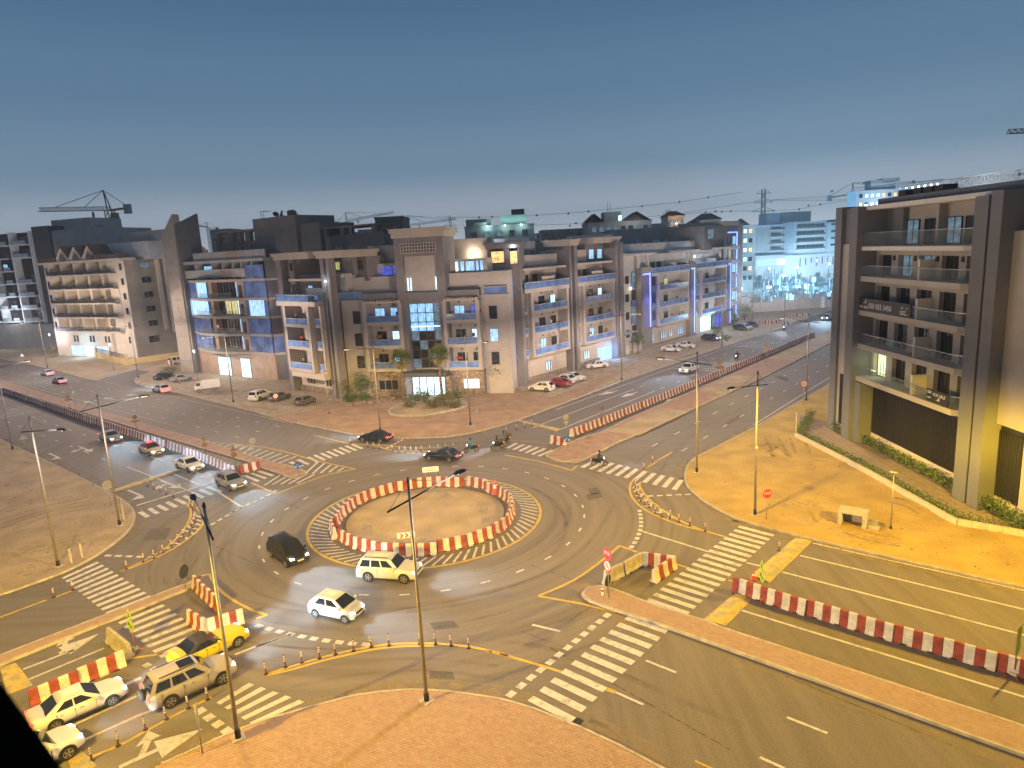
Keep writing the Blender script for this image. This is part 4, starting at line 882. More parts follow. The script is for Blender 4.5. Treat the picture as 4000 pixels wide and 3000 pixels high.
def weld(o):
    import bmesh
    b = bmesh.new(); b.from_mesh(o.data); bmesh.ops.remove_doubles(b, verts=b.verts, dist=.0008); bmesh.ops.recalc_face_normals(b, faces=b.faces); b.to_mesh(o.data); b.free()
def car(kind, body, loc, ang, label, cat='car', lit=False, tail=False, roof=None, group=None, beam=True, plate_w=True, taxi=None, pw=1.0):
    c = CT[kind]; L, W, H = c['L'], c['W'], c['H']; hw = W/2; x1 = L/2; wb = c['wb']; r = c['r']; zb = r*.62
    t = thing({'pickup': 'pickup_truck', 'van': 'minibus'}.get(kind, 'car'), label, cat, loc, ang, group)
    O = dict(loc=(0, 0, 0))
    def sec(x, w, zl, zs, cr=.03):
        w *= hw; h = zs-zl
        half = [(0, zl), (w*.86, zl), (w*.97, zl+.12*h), (w*1.0, zl+.42*h), (w*.985, zl+.72*h), (w*.92, zs-.045), (w*.80, zs-.006), (w*.4, zs+cr*.8), (0, zs+cr)]
        return [(x, -y, z) for y, z in half[::-1]]+[(x, y, z) for y, z in half[1:]]
    hd, bl, tr = c['hood'], c['belt'], c['tr']
    bed = kind == 'pickup'
    S = [sec(-x1, .80, zb+.16, tr-.28), sec(-x1+.05, .88, zb+.08, tr-.10), sec(-x1+.18, .94, zb+.04, tr-.02), sec(min(-x1+.55, c['xd']-.02) if not bed else -x1+.55, .985, zb, tr), sec(c['xd']+.3, 1, zb, bl), sec(0, 1, zb, bl), sec(c['xa']-.15, 1, zb, bl-.01), sec((c['xa']+x1)/2, .985, zb, hd-.03, .045), sec(x1-.42, .95, zb+.02, hd-.10, .05), sec(x1-.16, .88, zb+.05, hd-.20, .04), sec(x1-.04, .80, zb+.08, hd-.30), sec(x1, .70, zb+.14, hd-.40)]
    m = MB(); loft(m, S, body); o = m.build('body', t, **O); weld(o)
    # cabin
    wbt, wr = hw*.90, hw*.72; zr = H
    bot = lambda u: Vector((c['xa']+(c['xd']-c['xa'])*u, 0, bl-.02)); top = lambda u: Vector((c['xb']+(c['xc']-c['xb'])*u, 0, zr-.07))
    def side(u, v, s, out=0.):
        p = bot(u).lerp(top(u), v); w = wbt+(wr-wbt)*v+out; return (p.x, s*w, p.z)
    m = MB(); rm = roof or body
    secs = []
    for u, dz in ((0, None), (.001, 0), (.25, .05), (.5, .06), (.75, .05), (.999, 0), (1, None)): pass
    N = 6; ring = []
    for i in range(N+1):
        u = i/N; z = zr-.07+.07*(1-(2*u-1)**2)**.5*1.0
        a = top(u); ring.append([(a.x, -wr, zr-.07), (a.x, -wr*.82, z-.01 if 0 < i < N else zr-.055), (a.x, -wr*.4, z), (a.x, 0, z+.012), (a.x, wr*.4, z), (a.x, wr*.82, z-.01 if 0 < i < N else zr-.055), (a.x, wr, zr-.07)])
    for a, b in zip(ring[:-1], ring[1:]):
        for i in range(6): m.face([a[i], a[i+1], b[i+1], b[i]][::-1], rm, True)
    for s in (-1, 1): f = [side(0, 0, s), side(1, 0, s), side(1, 1, s), side(0, 1, s)]; m.face(f if s < 0 else f[::-1], rm)
    m.face([side(0, 0, -1)]+ring[0]+[side(0, 0, 1)], rm); m.face([side(1, 0, 1)]+ring[-1][::-1]+[side(1, 0, -1)], rm)
    o = m.build('cabin', t, **O); weld(o)
    if kind == 'convertible':
        m = MB()
        for u in (.12, .42, .7): a = top(u); m.bar((a.x, -wr*.85, zr+.0), (a.x, wr*.85, zr+.0), .03, .05, p_canvas)
        tag(m.build('roof_seams', t, **O), kind='stuff')
    # glass
    def pane(P, name): mm = MB(); mm.face(P, m_glass); mm.build(name, t, **O)
    def fr(u0, v0, v1, ins, xo):
        a, b = bot(u0).lerp(top(u0), v0), bot(u0).lerp(top(u0), v1); w0, w1 = wbt+(wr-wbt)*v0-ins, wbt+(wr-wbt)*v1-ins
        return [(a.x+xo, -w0, a.z+.012), (a.x+xo, w0, a.z+.012), (b.x+xo, w1, b.z+.012), (b.x+xo, -w1, b.z+.012)]
    pane(fr(0, .06, .93, .06, .014), 'windscreen'); pane(fr(1, .12, .88, .09, -.016)[::-1], 'rear_window')
    W3 = c.get('win', 2); sp = {2: [(.13, .46), (.50, .82)], 3: [(.10, .36), (.40, .64), (.68, .93)]}[W3]
    if kind in ('pickup', 'convertible'): sp = [(.16, .80)]
    for s in (-1, 1):
        for j, (u0, u1) in enumerate(sp):
            e = .10 if (j == 0) else 0; e2 = .10 if (j == len(sp)-1 and W3 == 2) else 0
            f = [side(u0-.02*0, .12, s, .012), side(u1, .12, s, .012), side(u1-e2*.6, .88, s, .012), side(u0+e*.5, .88, s, .012)]; pane(f if s < 0 else f[::-1], 'side_window')
        m = MB(); m.box(c['xa']-.35, c['xa']-.2, s*(hw-.03), s*(hw+.17), bl-.02, bl+.13, body); m.build('wing_mirror', t, bevel=.02, **O)
        m = MB(); yh = s*(hw*.995)
        for xh in ((.0, -.95) if W3 == 2 and kind not in ('pickup', 'convertible') else (-.1,)): m.box(xh-.1, xh+.08, yh-.012*s, yh+.012*s, bl-.2, bl-.165, m_chrome if body != p_black else m_trim)
        tag(m.build('door_handles', t, **O), kind='stuff')
    # door shut lines and sills
    m = MB()
    for s in (-1, 1):
        for xh in (c['xa']-.3, (c['xa']+c['xd'])/2+.05, c['xd']+.55): m.box(xh-.008, xh+.008, s*(hw*.955), s*(hw*1.003), zb+.16, bl-.06, m_trim)
        m.box(-wb/2+r, wb/2-r, s*hw*.9, s*hw*1.0, zb-.03, zb+.09, m_trim)
    tag(m.build('shut_lines', t, **O), kind='stuff')
    # wheels
    tm, rmx = wheel_mesh(r)
    for s in (-1, 1):
        for x in (-wb/2, wb/2):
            x += .06
            m = MB(); n = 16; P = [(x+r*1.17*math.cos(math.pi*i/n), s*(hw*1.004+.002), r+r*1.17*math.sin(math.pi*i/n)) for i in range(n+1)]+[(x-r*1.17, s*(hw*1.004+.002), zb-.02), (x+r*1.17, s*(hw*1.004+.002), zb-.02)]
            m.face(P if s > 0 else P[::-1], m_trim); P2 = [(a, b-s*.3, cc) for a, b, cc in P]
            m.build('wheel_arch', t, **O)
            w = bpy.data.objects.new('wheel', tm); COL.objects.link(w); w.parent = t; w.location = (x, s*(hw-.085), r); inst(rmx, 'rim', w, (0, 0, 0))
    # lights, plates, grille
    zl = hd-.27
    for s in (-1, 1):
        m = MB(); a = (x1-.21, x1-.035, s*hw*.52, s*hw*.86); mm = m_hl_on if lit else m_hl
        m.hexa([(a[0]-.1, a[3], zl-.06), (a[1]-.08, a[3]*.97, zl-.07), (a[1]+.012, a[2], zl-.07), (a[0], a[2], zl-.04)][::s], [(a[0]-.14, a[3]*1.0, zl+.10), (a[1]-.1, a[3]*.95, zl+.075), (a[1]-.03, a[2], zl+.07), (a[0]-.1, a[2], zl+.10)][::s], mm); m.build('headlight', t, **O)
        m = MB(); mm = m_tl_on if tail else m_tl; zt = tr-.22
        if kind in ('suv', 'minivan', 'van', 'hatch', 'crossover'): m.box(-x1+.02, -x1+.16, s*hw*.70, s*hw*.91, zt-.06, zt+.2, mm)
        else: m.box(-x1-.005, -x1+.16, s*hw*.55, s*hw*.895, zt-.02, zt+.12, mm)
        m.build('taillight', t, **O)
        if lit and beam:
            spot_light(t, (x1+.06, s*hw*.66, zl), (1, 0, -.14), 6500*pw, (.52, .77, 1), 74, 1.0)
    if lit and beam and tail: point_light(t, (-x1-.9, 0, .6), 30*pw, (1, .03, .02), .2)
    m = MB(); m.box(x1-.03, x1+.008, -hw*.42, hw*.42, zl-.12, zl+.03, m_trim); m.build('grille', t, **O)
    m = MB(); m.box(x1-.06, x1+.012, -hw*.62, hw*.62, zb+.13, zb+.25, m_trim); m.build('bumper_intake', t, **O)
    m = MB(); m.box(x1, x1+.02, -.26, .26, zl-.24, zl-.13, m_plate); m.box(-x1-.02, -x1+.03, -.26, .26, tr-.36, tr-.25, m_plate); tag(m.build('number_plates', t, **O), kind='stuff')
    if c.get('rails'):
        for s in (-1, 1): m = MB(); m.bar((c['xb']-.2, s*wr*.86, zr+.035), (c['xc']+.25, s*wr*.86, zr+.035), .04, .04, m_trim); m.build('roof_rail', t, **O)
    if bed:
        m = MB(); m.box(-x1+.1, c['xd']-.06, -hw*.82, hw*.82, tr-.02, tr+.045, m_trim); m.build('load_bed', t, **O)
    if taxi:
        m = MB(); m.box(-.35, -.1, -.25, .25, H, H+.14, m_tl_on); m.build('roof_sign', t, bevel=.02, **O)
    return t
def place(c, rear, front, kind, body, label, off=0., z=.016, **k):
    """position from the ground points of the visible-side rear and front wheels"""
    a, b = q(c, *rear, z), q(c, *front, z); d = b-a; an = math.atan2(d.y, d.x); n = Vector((-math.sin(an), math.cos(an), 0))
    m = (a+b)/2+n*off; return car(kind, body, (m.x, m.y, z), an, label, **k)
def at(c, ctr, head, kind, body, label, z=.016, **k):
    a = q(c, *ctr, z); an = head if isinstance(head, float) else math.atan2(*((q(c, *head, z)-a).yx)); return car(kind, body, (a.x, a.y, z), an, label, **k)
cv = q('F', 1880, 705)+E2*.9
car('convertible', p_yellow, (cv.x, cv.y, .016), ANE-.03, 'bright yellow convertible with a dark canvas roof closed', lit=True, tail=True, roof=p_canvas, pw=.5)
sv = place('F', (1490, 1140), (1915, 945), 'suv', p_beige, 'champagne off-roader with a spare wheel on its tail and sunroof', .95, lit=True, tail=True, pw=.25)
O0 = dict(loc=(0, 0, 0)); m = MB(); m.tube((-2.62, 0, .95), (-2.40, 0, .95), .34, .36, m_trim, 18); m.tube((-2.64, 0, .95), (-2.615, 0, .95), .2, .24, m_chrome, 14); m.build('spare_wheel', sv, **O0); m = MB(); m.box(-.55, .25, -.42, .42, 1.80, 1.822, m_glass); m.build('sunroof', sv, **O0)
place('F', (500, 1335), (950, 1135), 'sedan', p_white, 'white saloon with silver rims beside the dusty barrier row', .88, lit=True, tail=True, pw=.3)
p = q('F', 590, 1590)-E1*1.35+E2*.9; car('crossover', p_white, (p.x, p.y, .016), ANE, 'white car half hidden by the black edge at lower left', lit=True, pw=.3)
place('G', (505, 1352), (770, 1410), 'hatch', p_white, 'small white hatchback with a rounded roof on the roundabout', .84, lit=True, pw=.35)
place('G', (960, 1045), (1280, 1065), 'suv', paint('pearl', (.55, .53, .50)), 'large pale off-roader driving past the roundabout ring', .95, lit=True, pw=.35)
at('G', (285, 845), (430, 940), 'minivan', p_black, 'black people carrier with bright headlights on the roundabout', lit=True, pw=.8)
at('A', (2000, 1440), -(math.pi/2)+ANE-.05, 'crossover', p_silver, 'silver estate car leading the left queue into the roundabout', lit=True, pw=.6)
at('A', (1640, 1285), ANW+math.pi, 'sedan', p_white, 'white saloon with a black sunroof second in the left queue', lit=True, pw=.7)
at('A', (1310, 1150), ANW+math.pi, 'sedan', paint('taxi_cream', (.50, .44, .33)), 'cream taxi with a red lit roof sign in the left queue', cat='taxi', lit=True, roof=p_red, taxi=1, pw=.8)
at('A', (962, 1040), ANW+math.pi, 'sedan', p_silver, 'pale saloon last in the left queue with red glow behind', lit=True, tail=True, pw=.9)
at('B', (1255, 935), (1090, 925), 'sedan', p_black, 'dark saloon turning beside the orange plaza corner', lit=True, tail=True, pw=.5)
at('B', (1840, 1095), (1670, 1080), 'sedan', p_black, 'black saloon with red tail lights crossing the far roundabout lane', lit=True, tail=True, pw=.5)
at('A', (1395, 622), ANW, 'crossover', p_white, 'white estate car braking at the side road mouth', tail=True, lit=True, pw=.9)
at('A', (515, 545), ANW, 'sedan', p_silver, 'pale saloon with large red tail lights on the far left road', tail=True, lit=True, pw=.5); at('A', (412, 478), ANW, 'sedan', p_white, 'white saloon farthest left on the upper left road', tail=True, lit=True, pw=.5)
at('A', (1420, 508), (1510, 485), 'sedan', p_black, 'black saloon parked on the gravel tip', z=Z); at('A', (1575, 525), (1670, 512), 'sedan', p_silver, 'silver saloon parked beside the small traffic cones', z=Z)
at('A', (1555, 378), ANE, 'van', paint('cream', (.6, .56, .48)), 'cream minibus with lit tail lights in the side road', cat='minibus', tail=True)
at('B', (265, 572), (345, 545), 'suv', p_white, 'white off-roader parked first in the plaza row', z=Z); at('B', (425, 578), (515, 548), 'sedan', p_grey, 'grey saloon parked behind the 60 sign', z=Z); at('B', (650, 615), (735, 588), 'hatch', p_grey, 'dark grey hatchback parked alone on the gravel edge', z=Z)
at('C', (920, 500), (825, 495), 'crossover', p_white, 'white estate parked nearest the plaza trees on the right', z=Z); at('C', (1090, 462), (1170, 470), 'hatch', p_red, 'dark red hatchback parked between white cars', z=Z)
at('C', (1150, 430), (1225, 440), 'hatch', p_white, 'white hatchback parked beside the red one', z=Z); at('C', (1200, 408), (1280, 418), 'sedan', p_white, 'white saloon parked last by the pale wall door', z=Z); at('C', (1395, 303), (1322, 310), 'sedan', p_white, 'white saloon parked in front of the blue lit garage', z=Z)
at('T', (715, 1378), (800, 1383), 'sedan', p_white, 'white saloon parked nearer of the pair by the blue strip building', z=Z); at('T', (842, 1345), (930, 1350), 'sedan', p_white, 'white saloon parked farther of the pair by the blue strip building', z=Z)
at('T', (1055, 1283), (1140, 1290), 'crossover', p_blue, 'dark blue car with headlights on before the lit blue shopfront', lit=True, pw=.3, z=Z)
at('T', (1305, 1190), (1360, 1200), 'sedan', p_black, 'black saloon parked first in the far cluster', z=Z); at('T', (1360, 1185), (1410, 1195), 'sedan', p_white, 'white saloon parked amid black cars far right', z=Z); at('T', (1410, 1165), (1460, 1175), 'sedan', p_black, 'black saloon parked last in the far cluster', z=Z)
at('T', (865, 1555), ANE+math.pi, 'pickup', p_white, 'white pickup truck with headlights on the upper right avenue', cat='pickup truck', lit=True, pw=1.2)
at('T', (2055, 1105), ANE+math.pi, 'crossover', p_silver, 'silver car with headlights at the far end of the avenue', lit=True, pw=2)
# small flat-fronted truck
a = q('A', 1790, 612, Z); b = q('A', 1660, 628, Z); an = math.atan2((b-a).y, (b-a).x)
t = thing('small_truck', 'small white truck with a slatted cargo body parked on gravel', 'truck', a, an); O = dict(loc=(0, 0, 0))
m = MB(); S_ = [[(x, y, z) for y, z in ((-.82, .45), (-.82, 1.15), (-.78, 1.2+0*x), (-.70, zt), (.70, zt), (.78, 1.2), (.82, 1.15), (.82, .45), (0, .45), (-.82, .45))] for x, zt in ((.95, 1.95), (1.75, 1.95), (2.05, 1.25), (2.2, 1.15))]; loft(m, S_, p_white); o_ = m.build('cab', t, **O); weld(o_)
m = MB(); m.face([(1.80, -.66, 1.88), (2.07, -.72, 1.28), (2.07, .72, 1.28), (1.80, .66, 1.88)], m_glass); m.build('windscreen', t, **O)
for s in (-1, 1):
    m = MB(); f = [(1.1, s*.80, 1.25), (1.85, s*.80, 1.25), (1.7, s*.745, 1.83), (1.1, s*.745, 1.83)]; m.face(f if s < 0 else f[::-1], m_glass); m.build('side_window', t, **O)
    for x in (1.45, -1.35): w = bpy.data.objects.new('wheel', wheel_mesh(.33)[0]); COL.objects.link(w); w.parent = t; w.location = (x, s*.72, .33); inst(wheel_mesh(.33)[1], 'rim', w, (0, 0, 0))
    m = MB(); m.box(2.18, 2.24, s*.5, s*.75, .75, .93, m_hl); m.build('headlight', t, **O)
m = MB(); m.box(-2.4, .85, -.85, .85, .62, .74, p_white); m.build('load_floor', t, **O)
for i in range(5):
    m = MB(); z = .8+i*.26; m.box(-2.4, .85, -.87, -.83, z, z+.2, p_white); m.box(-2.4, .85, .83, .87, z, z+.2, p_white); m.box(-2.42, -2.38, -.85, .85, z, z+.2, p_white); m.box(.82, .86, -.85, .85, z, z+.2, p_white); tag(m.build('slats', t, **O), kind='stuff')
m = MB(); m.box(-2.3, 2.0, -.35, .35, .42, .60, m_trim); m.build('chassis', t, **O)

# ------------------------------------------------------------------ people and motorbikes
def skin_body(name, V, E, Rr, m):
    me = bpy.data.meshes.new(name); me.from_pydata(V, E, []); o = bpy.data.objects.new(name, me); COL.objects.link(o)
    o.modifiers.new('skin', 'SKIN'); 
    for i, r in enumerate(Rr): me.skin_vertices[0].data[i].radius = (r, r)
    me.skin_vertices[0].data[0].use_root = True
    s = o.modifiers.new('sub', 'SUBSURF'); s.levels = s.render_levels = 1
    dg = bpy.context.evaluated_depsgraph_get(); dg.update(); m2 = bpy.data.meshes.new_from_object(o.evaluated_get(dg)); bpy.data.objects.remove(o)
    m2.materials.clear(); m2.materials.append(m)
    for p in m2.polygons: p.use_smooth = True
    return m2
m_cloth = mat('dark_clothes', (.025, .026, .032), .9, .2, 6); m_teal = mat('teal_clothes', (.02, .16, .17), .9, .15, 6); m_skin = mat('skin', (.26, .14, .09), .6, .08, 6); m_hair = mat('hair', (.015, .012, .01), .8, .2, 9)
RV = [(-.12, 0, .86), (-.04, 0, 1.12), (.02, 0, 1.36), (.05, 0, 1.48), (.08, 0, 1.60),
      (-.10, .11, .82), (.28, .17, .80), (.12, .17, .42), (.20, .17, .30), (-.10, -.11, .82), (.28, -.17, .80), (.12, -.17, .42), (.20, -.17, .30),
      (.02, .19, 1.34), (.16, .26, 1.10), (.42, .27, 1.06), (.48, .26, 1.05), (.02, -.19, 1.34), (.16, -.26, 1.10), (.42, -.27, 1.06), (.48, -.26, 1.05)]
RE = [(0, 1), (1, 2), (2, 3), (3, 4), (0, 5), (5, 6), (6, 7), (7, 8), (0, 9), (9, 10), (10, 11), (11, 12), (2, 13), (13, 14), (14, 15), (15, 16), (2, 17), (17, 18), (18, 19), (19, 20)]
RR = [.15, .15, .16, .06, .07, .10, .075, .055, .045, .10, .075, .055, .045, .075, .05, .038, .035, .075, .05, .038, .035]
SV = [(0, 0, .92), (0, 0, 1.15), (0, 0, 1.40), (0, 0, 1.50), (0, 0, 1.62), (0, .10, .88), (.05, .11, .48), (0, .12, .06), (.14, .12, .03), (0, -.10, .88), (-.04, -.11, .48), (-.1, -.12, .06), (.04, -.12, .03), (0, .20, 1.38), (-.02, .25, 1.10), (.08, .25, .86), (.10, .25, .76), (0, -.20, 1.38), (-.02, -.25, 1.10), (.06, -.25, .86), (.08, -.25, .76)]
rider_me = {m_cloth: skin_body('person', RV, RE, RR, m_cloth), m_teal: skin_body('person', RV, RE, RR, m_teal)}; stand_me = skin_body('person', SV, RE, RR, m_cloth)
def head_parts(t, x, z, helmet=None):
    m = MB(); prof = [(.0, -.13), (.045, -.12), (.068, -.07), (.078, .0), (.074, .06), (.05, .105), (0, .12)]; m.lathe(prof, m_skin, 12, (x, 0, z)); m.tube((x+.07, 0, z-.01), (x+.1, 0, z-.03), .014, .018, m_skin, 6)
    for s in (-1, 1): m.box(x+.062, x+.076, s*.022, s*.042, z+.005, z+.02, m_hair); m.tube((x, s*.07, z), (x, s*.09, z), .025, .02, m_skin, 6)
    m.box(x+.066, x+.078, -.025, .025, z-.065, z-.055, m_hair); m.build('head', t, loc=(0, 0, 0))
    m = MB(); 
    if helmet: m.lathe([(.11, -.10), (.13, -.02), (.125, .07), (.08, .14), (0, .165)], helmet, 12, (x-.025, 0, z)); m.build('helmet', t, loc=(0, 0, 0))
    else: m.lathe([(.083, .02), (.083, .07), (.055, .115), (0, .13)], m_hair, 12, (x-.012, 0, z)); m.build('hair', t, loc=(0, 0, 0))
def hands(t, pts, m):
    k = MB()
    for x, y, z in pts:
        k.box(x-.02, x+.05, y-.035, y+.035, z-.018, z+.018, m)
        for i in range(4): k.tube((x+.05, y-.03+i*.02, z), (x+.085+.006*(i in (1, 2)), y-.03+i*.02, z-.02), .009, .008, m, 5); k.tube((x+.085, y-.03+i*.02, z-.02), (x+.075, y-.03+i*.02, z-.045), .008, .007, m, 5)
        k.tube((x, y-.03, z), (x+.045, y-.05, z-.02), .011, .009, m, 5)
    tag(k.build('hands', t, loc=(0, 0, 0)), kind='stuff')
def moto(p, an, label, rlabel, cloth, lit=True, tail=True, box=False, pw=1.):
    t = thing('motorbike', label, 'motorbike', p, an, 'motorbikes on the roads'); O = dict(loc=(0, 0, 0))
    for x in (-.62, .66): w = bpy.data.objects.new('wheel', wheel_mesh(.29, .11)[0] if False else wheel_mesh(.291, .11)[0]); COL.objects.link(w); w.parent = t; w.location = (x, 0, .29); inst(wheel_mesh(.291)[1], 'rim', w, (0, 0, 0))
    m = MB(); m.hexa([(-.75, -.10, .55), (.1, -.14, .35), (.1, .14, .35), (-.75, .10, .55)], [(-.85, -.09, .78), (.15, -.15, .80), (.15, .15, .80), (-.85, .09, .78)], p_black); m.hexa([(.1, -.13, .5), (.42, -.1, .55), (.42, .1, .55), (.1, .13, .5)], [(.1, -.15, .95), (.38, -.1, .98), (.38, .1, .98), (.1, .15, .95)], p_black); m.build('body', t, bevel=.03, **O)
    m = MB(); m.box(-.75, .08, -.12, .12, .79, .86, m_trim); m.build('seat', t, bevel=.03, **O)
    m = MB(); m.tube((.66, .08, .29), (.42, .08, 1.0), .025, .03, m_iron, 6); m.tube((.66, -.08, .29), (.42, -.08, 1.0), .025, .03, m_iron, 6); m.tube((.42, -.33, 1.05), (.42, .33, 1.05), .018, .018, m_iron, 6); m.build('fork', t, **O)
    m = MB(); m.tube((.5, 0, .92), (.58, 0, .91), .085, .09, m_hl_on if lit else m_hl, 10); m.build('headlight', t, **O); m = MB(); m.box(-.9, -.86, -.06, .06, .7, .78, m_tl_on if tail else m_tl); m.build('taillight', t, **O)
    if box: m = MB(); m.box(-.98, -.5, -.24, .24, .88, 1.32, mat('delivery_box', box, .6)); m.build('top_box', t, bevel=.02, **O)
    if lit: spot_light(t, (.62, 0, .92), (1, 0, -.12), 2400*pw, (.8, .9, 1), 60, .8)
    r = bpy.data.objects.new('person', rider_me[cloth]); COL.objects.link(r); r.location = (p[0], p[1], p[2]); r.rotation_euler = (0, 0, an); tag(r, rlabel, 'person', 'motorbike riders')
    head_parts(r, .09, 1.66, p_black); hands(r, [(.43, .27, 1.06), (.43, -.27, 1.06)], m_skin); return t
v3 = lambda p: (p.x, p.y, p.z)
p = q('C', 1418, 1148, .016); moto(v3(p), -.25, 'motorbike riding over the right zebra crossing', 'rider in dark clothes on the zebra crossing', m_cloth, pw=.3)
p = q('T', 1280, 1450, .016); moto(v3(p), ANE+math.pi, 'motorbike with a bright headlight on the upper right avenue', 'rider in dark clothes on the upper right avenue', m_cloth, box=(.1, .05, .03))
p = q('C', 315, 1030, .016); moto(v3(p), math.pi+.1, 'motorbike with its lamp on behind the black saloon', 'rider in teal clothes behind the black saloon', m_teal, pw=.6)
p = q('C', 540, 1005, .016); moto(v3(p), math.pi+.5, 'motorbike waiting at the upper zebra crossing', 'rider in dark clothes at the upper zebra crossing', m_cloth, box=(.35, .16, .02), pw=.6)
p = q('C', 600, 965, .016); moto(v3(p), math.pi+.7, 'delivery motorbike just behind the first at the upper crossing', 'rider in teal clothes just behind the first at the upper crossing', m_teal, box=(.4, .05, .03), pw=.6)
p = q('T', 1720, 1175, .016); moto(v3(p), ANE, 'motorbike far up the avenue beyond the bars', 'rider in dark clothes far up the avenue', m_cloth, lit=False); p = q('T', 1690, 1195, .016); moto(v3(p), ANE+math.pi, 'second motorbike far up the avenue lighting the kerb', 'rider in teal clothes far up the avenue by the kerb', m_teal, pw=2)
p = q('A', 1483, 402, .02); r = bpy.data.objects.new('person', stand_me); COL.objects.link(r); r.location = p; r.rotation_euler = (0, 0, 1.2); tag(r, 'person in dark clothes walking beside the minibus in the side road', 'person'); head_parts(r, .02, 1.66); hands(r, [(.11, .25, .74), (.09, -.25, .74)], m_skin)
# ------------------------------------------------------------------ building kit
class Fr:
    """facade frame: u along the wall (left to right as seen), d into the building, z up"""
    def __init__(s, o, ang): s.o = Vector((o[0], o[1], 0)); s.a = ang; s.U = Vector((math.cos(ang), math.sin(ang), 0)); s.D = Vector((-s.U.y, s.U.x, 0))
    def P(s, u, d, z): return s.o+s.U*u+s.D*d+Vector((0, 0, z))
    def sub(s, u, d, da=0.): p = s.P(u, d, 0); return Fr((p.x, p.y), s.a+da)
def fb(mb, fr, u0, u1, d0, d1, z0, z1, m): mb.box(u0, u1, d0, d1, z0, z1, m, T=lambda x, y, z: fr.P(x, y, z))
def part(bld, name, fr, boxes, m, bevel=0., kind=None):
    if len(boxes) > 1 and name != 'cornice': return [part(bld, name, fr, [b], m, bevel, kind) for b in boxes][0]
    mb = MB()
    for b in boxes: fb(mb, fr, *b, m)
    o = mb.build(name, bld, bevel)
    if kind: o['kind'] = kind
    return o
m_beige = mat('beige_render', (.40, .36, .34), .85, .07, .5, wspace=True, fine=.06)
m_brown = mat('taupe_render', (.18, .165, .172), .85, .08, .6, wspace=True, fine=.06)
m_cream = mat('cream_render', (.43, .375, .33), .85, .07, .5, wspace=True, fine=.06)
m_whitew = mat('white_render', (.56, .545, .54), .85, .07, .5, wspace=True, fine=.06)
m_greyw = mat('grey_render', (.29, .285, .29), .85, .09, .5, wspace=True, fine=.06)
m_dgrey = mat('dark_grey_cladding', (.060, .060, .068), .7, .1, .6, wspace=True)
m_stone = mat('rubble_stone', (.20, .16, .13), .95, .45, 2.2, wspace=True, detail=3, bump=.6)
m_frame = mat('window_frame', (.12, .115, .11), .5, .1, 4, metal=.4); m_framew = mat('window_frame_pale', (.55, .52, .48), .6, .08, 4)
m_wg = mat('window_glass', (.014, .017, .024), .08, .3, .8, spec=.6)
m_rail = mat('blue_rail_glass', (.10, .18, .40), .12, .30, .9, spec=.6, wspace=True)  # glass tint, with the blue of the reflected sky put into the colour
m_rail2 = mat('clear_rail_glass', (.16, .20, .21), .08, .1, .6, spec=.5, alpha=.32)
m_curt = (.42, .75, 1.5)
m_lb = mat('lit_window_blue', (.2, .3, .4), .4, .6, 2.2, emit=(.30, .62, 1.0), es=1.5, stretch=(2.5, 1, .5), sharp=(.3, .7)); m_lw = mat('lit_window_white', (.3, .4, .4), .4, .4, 2.4, emit=(.60, .88, 1.0), es=2.2, stretch=(2.5, 1, .4), sharp=(.3, .7))
m_lv = mat('lit_window_violet', (.1, .1, .3), .4, .6, 1.6, emit=(.08, .12, .80), es=.9, sharp=(.3, .7)); m_ly = mat('lit_window_yellow', (.4, .4, .2), .4, .5, 2, emit=(.85, .80, .30), es=.8, stretch=(2.5, 1, .4), sharp=(.3, .7)); m_dimb = mat('dim_window', (.05, .07, .09), .2, .6, 1.5, emit=(.20, .32, .42), es=.7, sharp=(.3, .7)); m_lo = mat('lit_window_amber', (.4, .3, .2), .4, .4, 2, emit=(1, .62, .22), es=1.6)
m_lg = mat('lit_window_lime', (.4, .45, .3), .4, .2, 3, emit=(.82, .95, .55), es=1.5, stretch=(4, 1, .3))
m_door = mat('door_white', (.6, .58, .56), .6, .06, 3); m_alum = mat('vent_brown', (.05, .035, .03), .7, .1, 4)
WC = {}
def window(bld, fr, u0, u1, z0, z1, d=0., pane=None, mull=1, fm=None, hb=0, name='window'):
    w, h = round(u1-u0, 2), round(z1-z0, 2); fm = fm or m_frame; pane = pane or m_wg; key = (w, h, mull, hb, fm.name)
    if key not in WC:
        k = MB(); t = .055 if w < 1.5 else .075
        for b in ((0, w, 0, t), (0, w, h-t, h)): k.box(b[0], b[1], -.05, .06, b[2], b[3], fm)
        for i in range(mull+2): x = (w-t)*i/(mull+1); k.box(x, x+t, -.048, .058, t, h-t, fm)
        for i in range(hb): z = (h-t)*(i+1)/(hb+1); k.box(t, w-t, -.046, .056, z, z+t, fm)
        WC[key] = k.mesh('window')
    pk = (w, h, pane.name)
    if pk not in WC: k = MB(); k.box(.03, w-.03, -.012, .03, .03, h-.03, pane); WC[pk] = k.mesh('pane')
    L = wloc(bld); p = fr.P(u0, d, z0)-L
    o = inst(WC[key], name, bld, p, fr.a); inst(WC[pk], 'pane', o, (0, 0, 0)); return o
def vents(bld, fr, pts, d):
    if 'vent' not in WC: k = MB(); k.tube((0, .0, 0), (0, -.12, 0), .16, .16, m_alum, 8); WC['vent'] = k.mesh('air_vent')
    L = wloc(bld)
    for u, z in pts: inst(WC['vent'], 'air_vent', bld, fr.P(u, d, z)-L, fr.a)
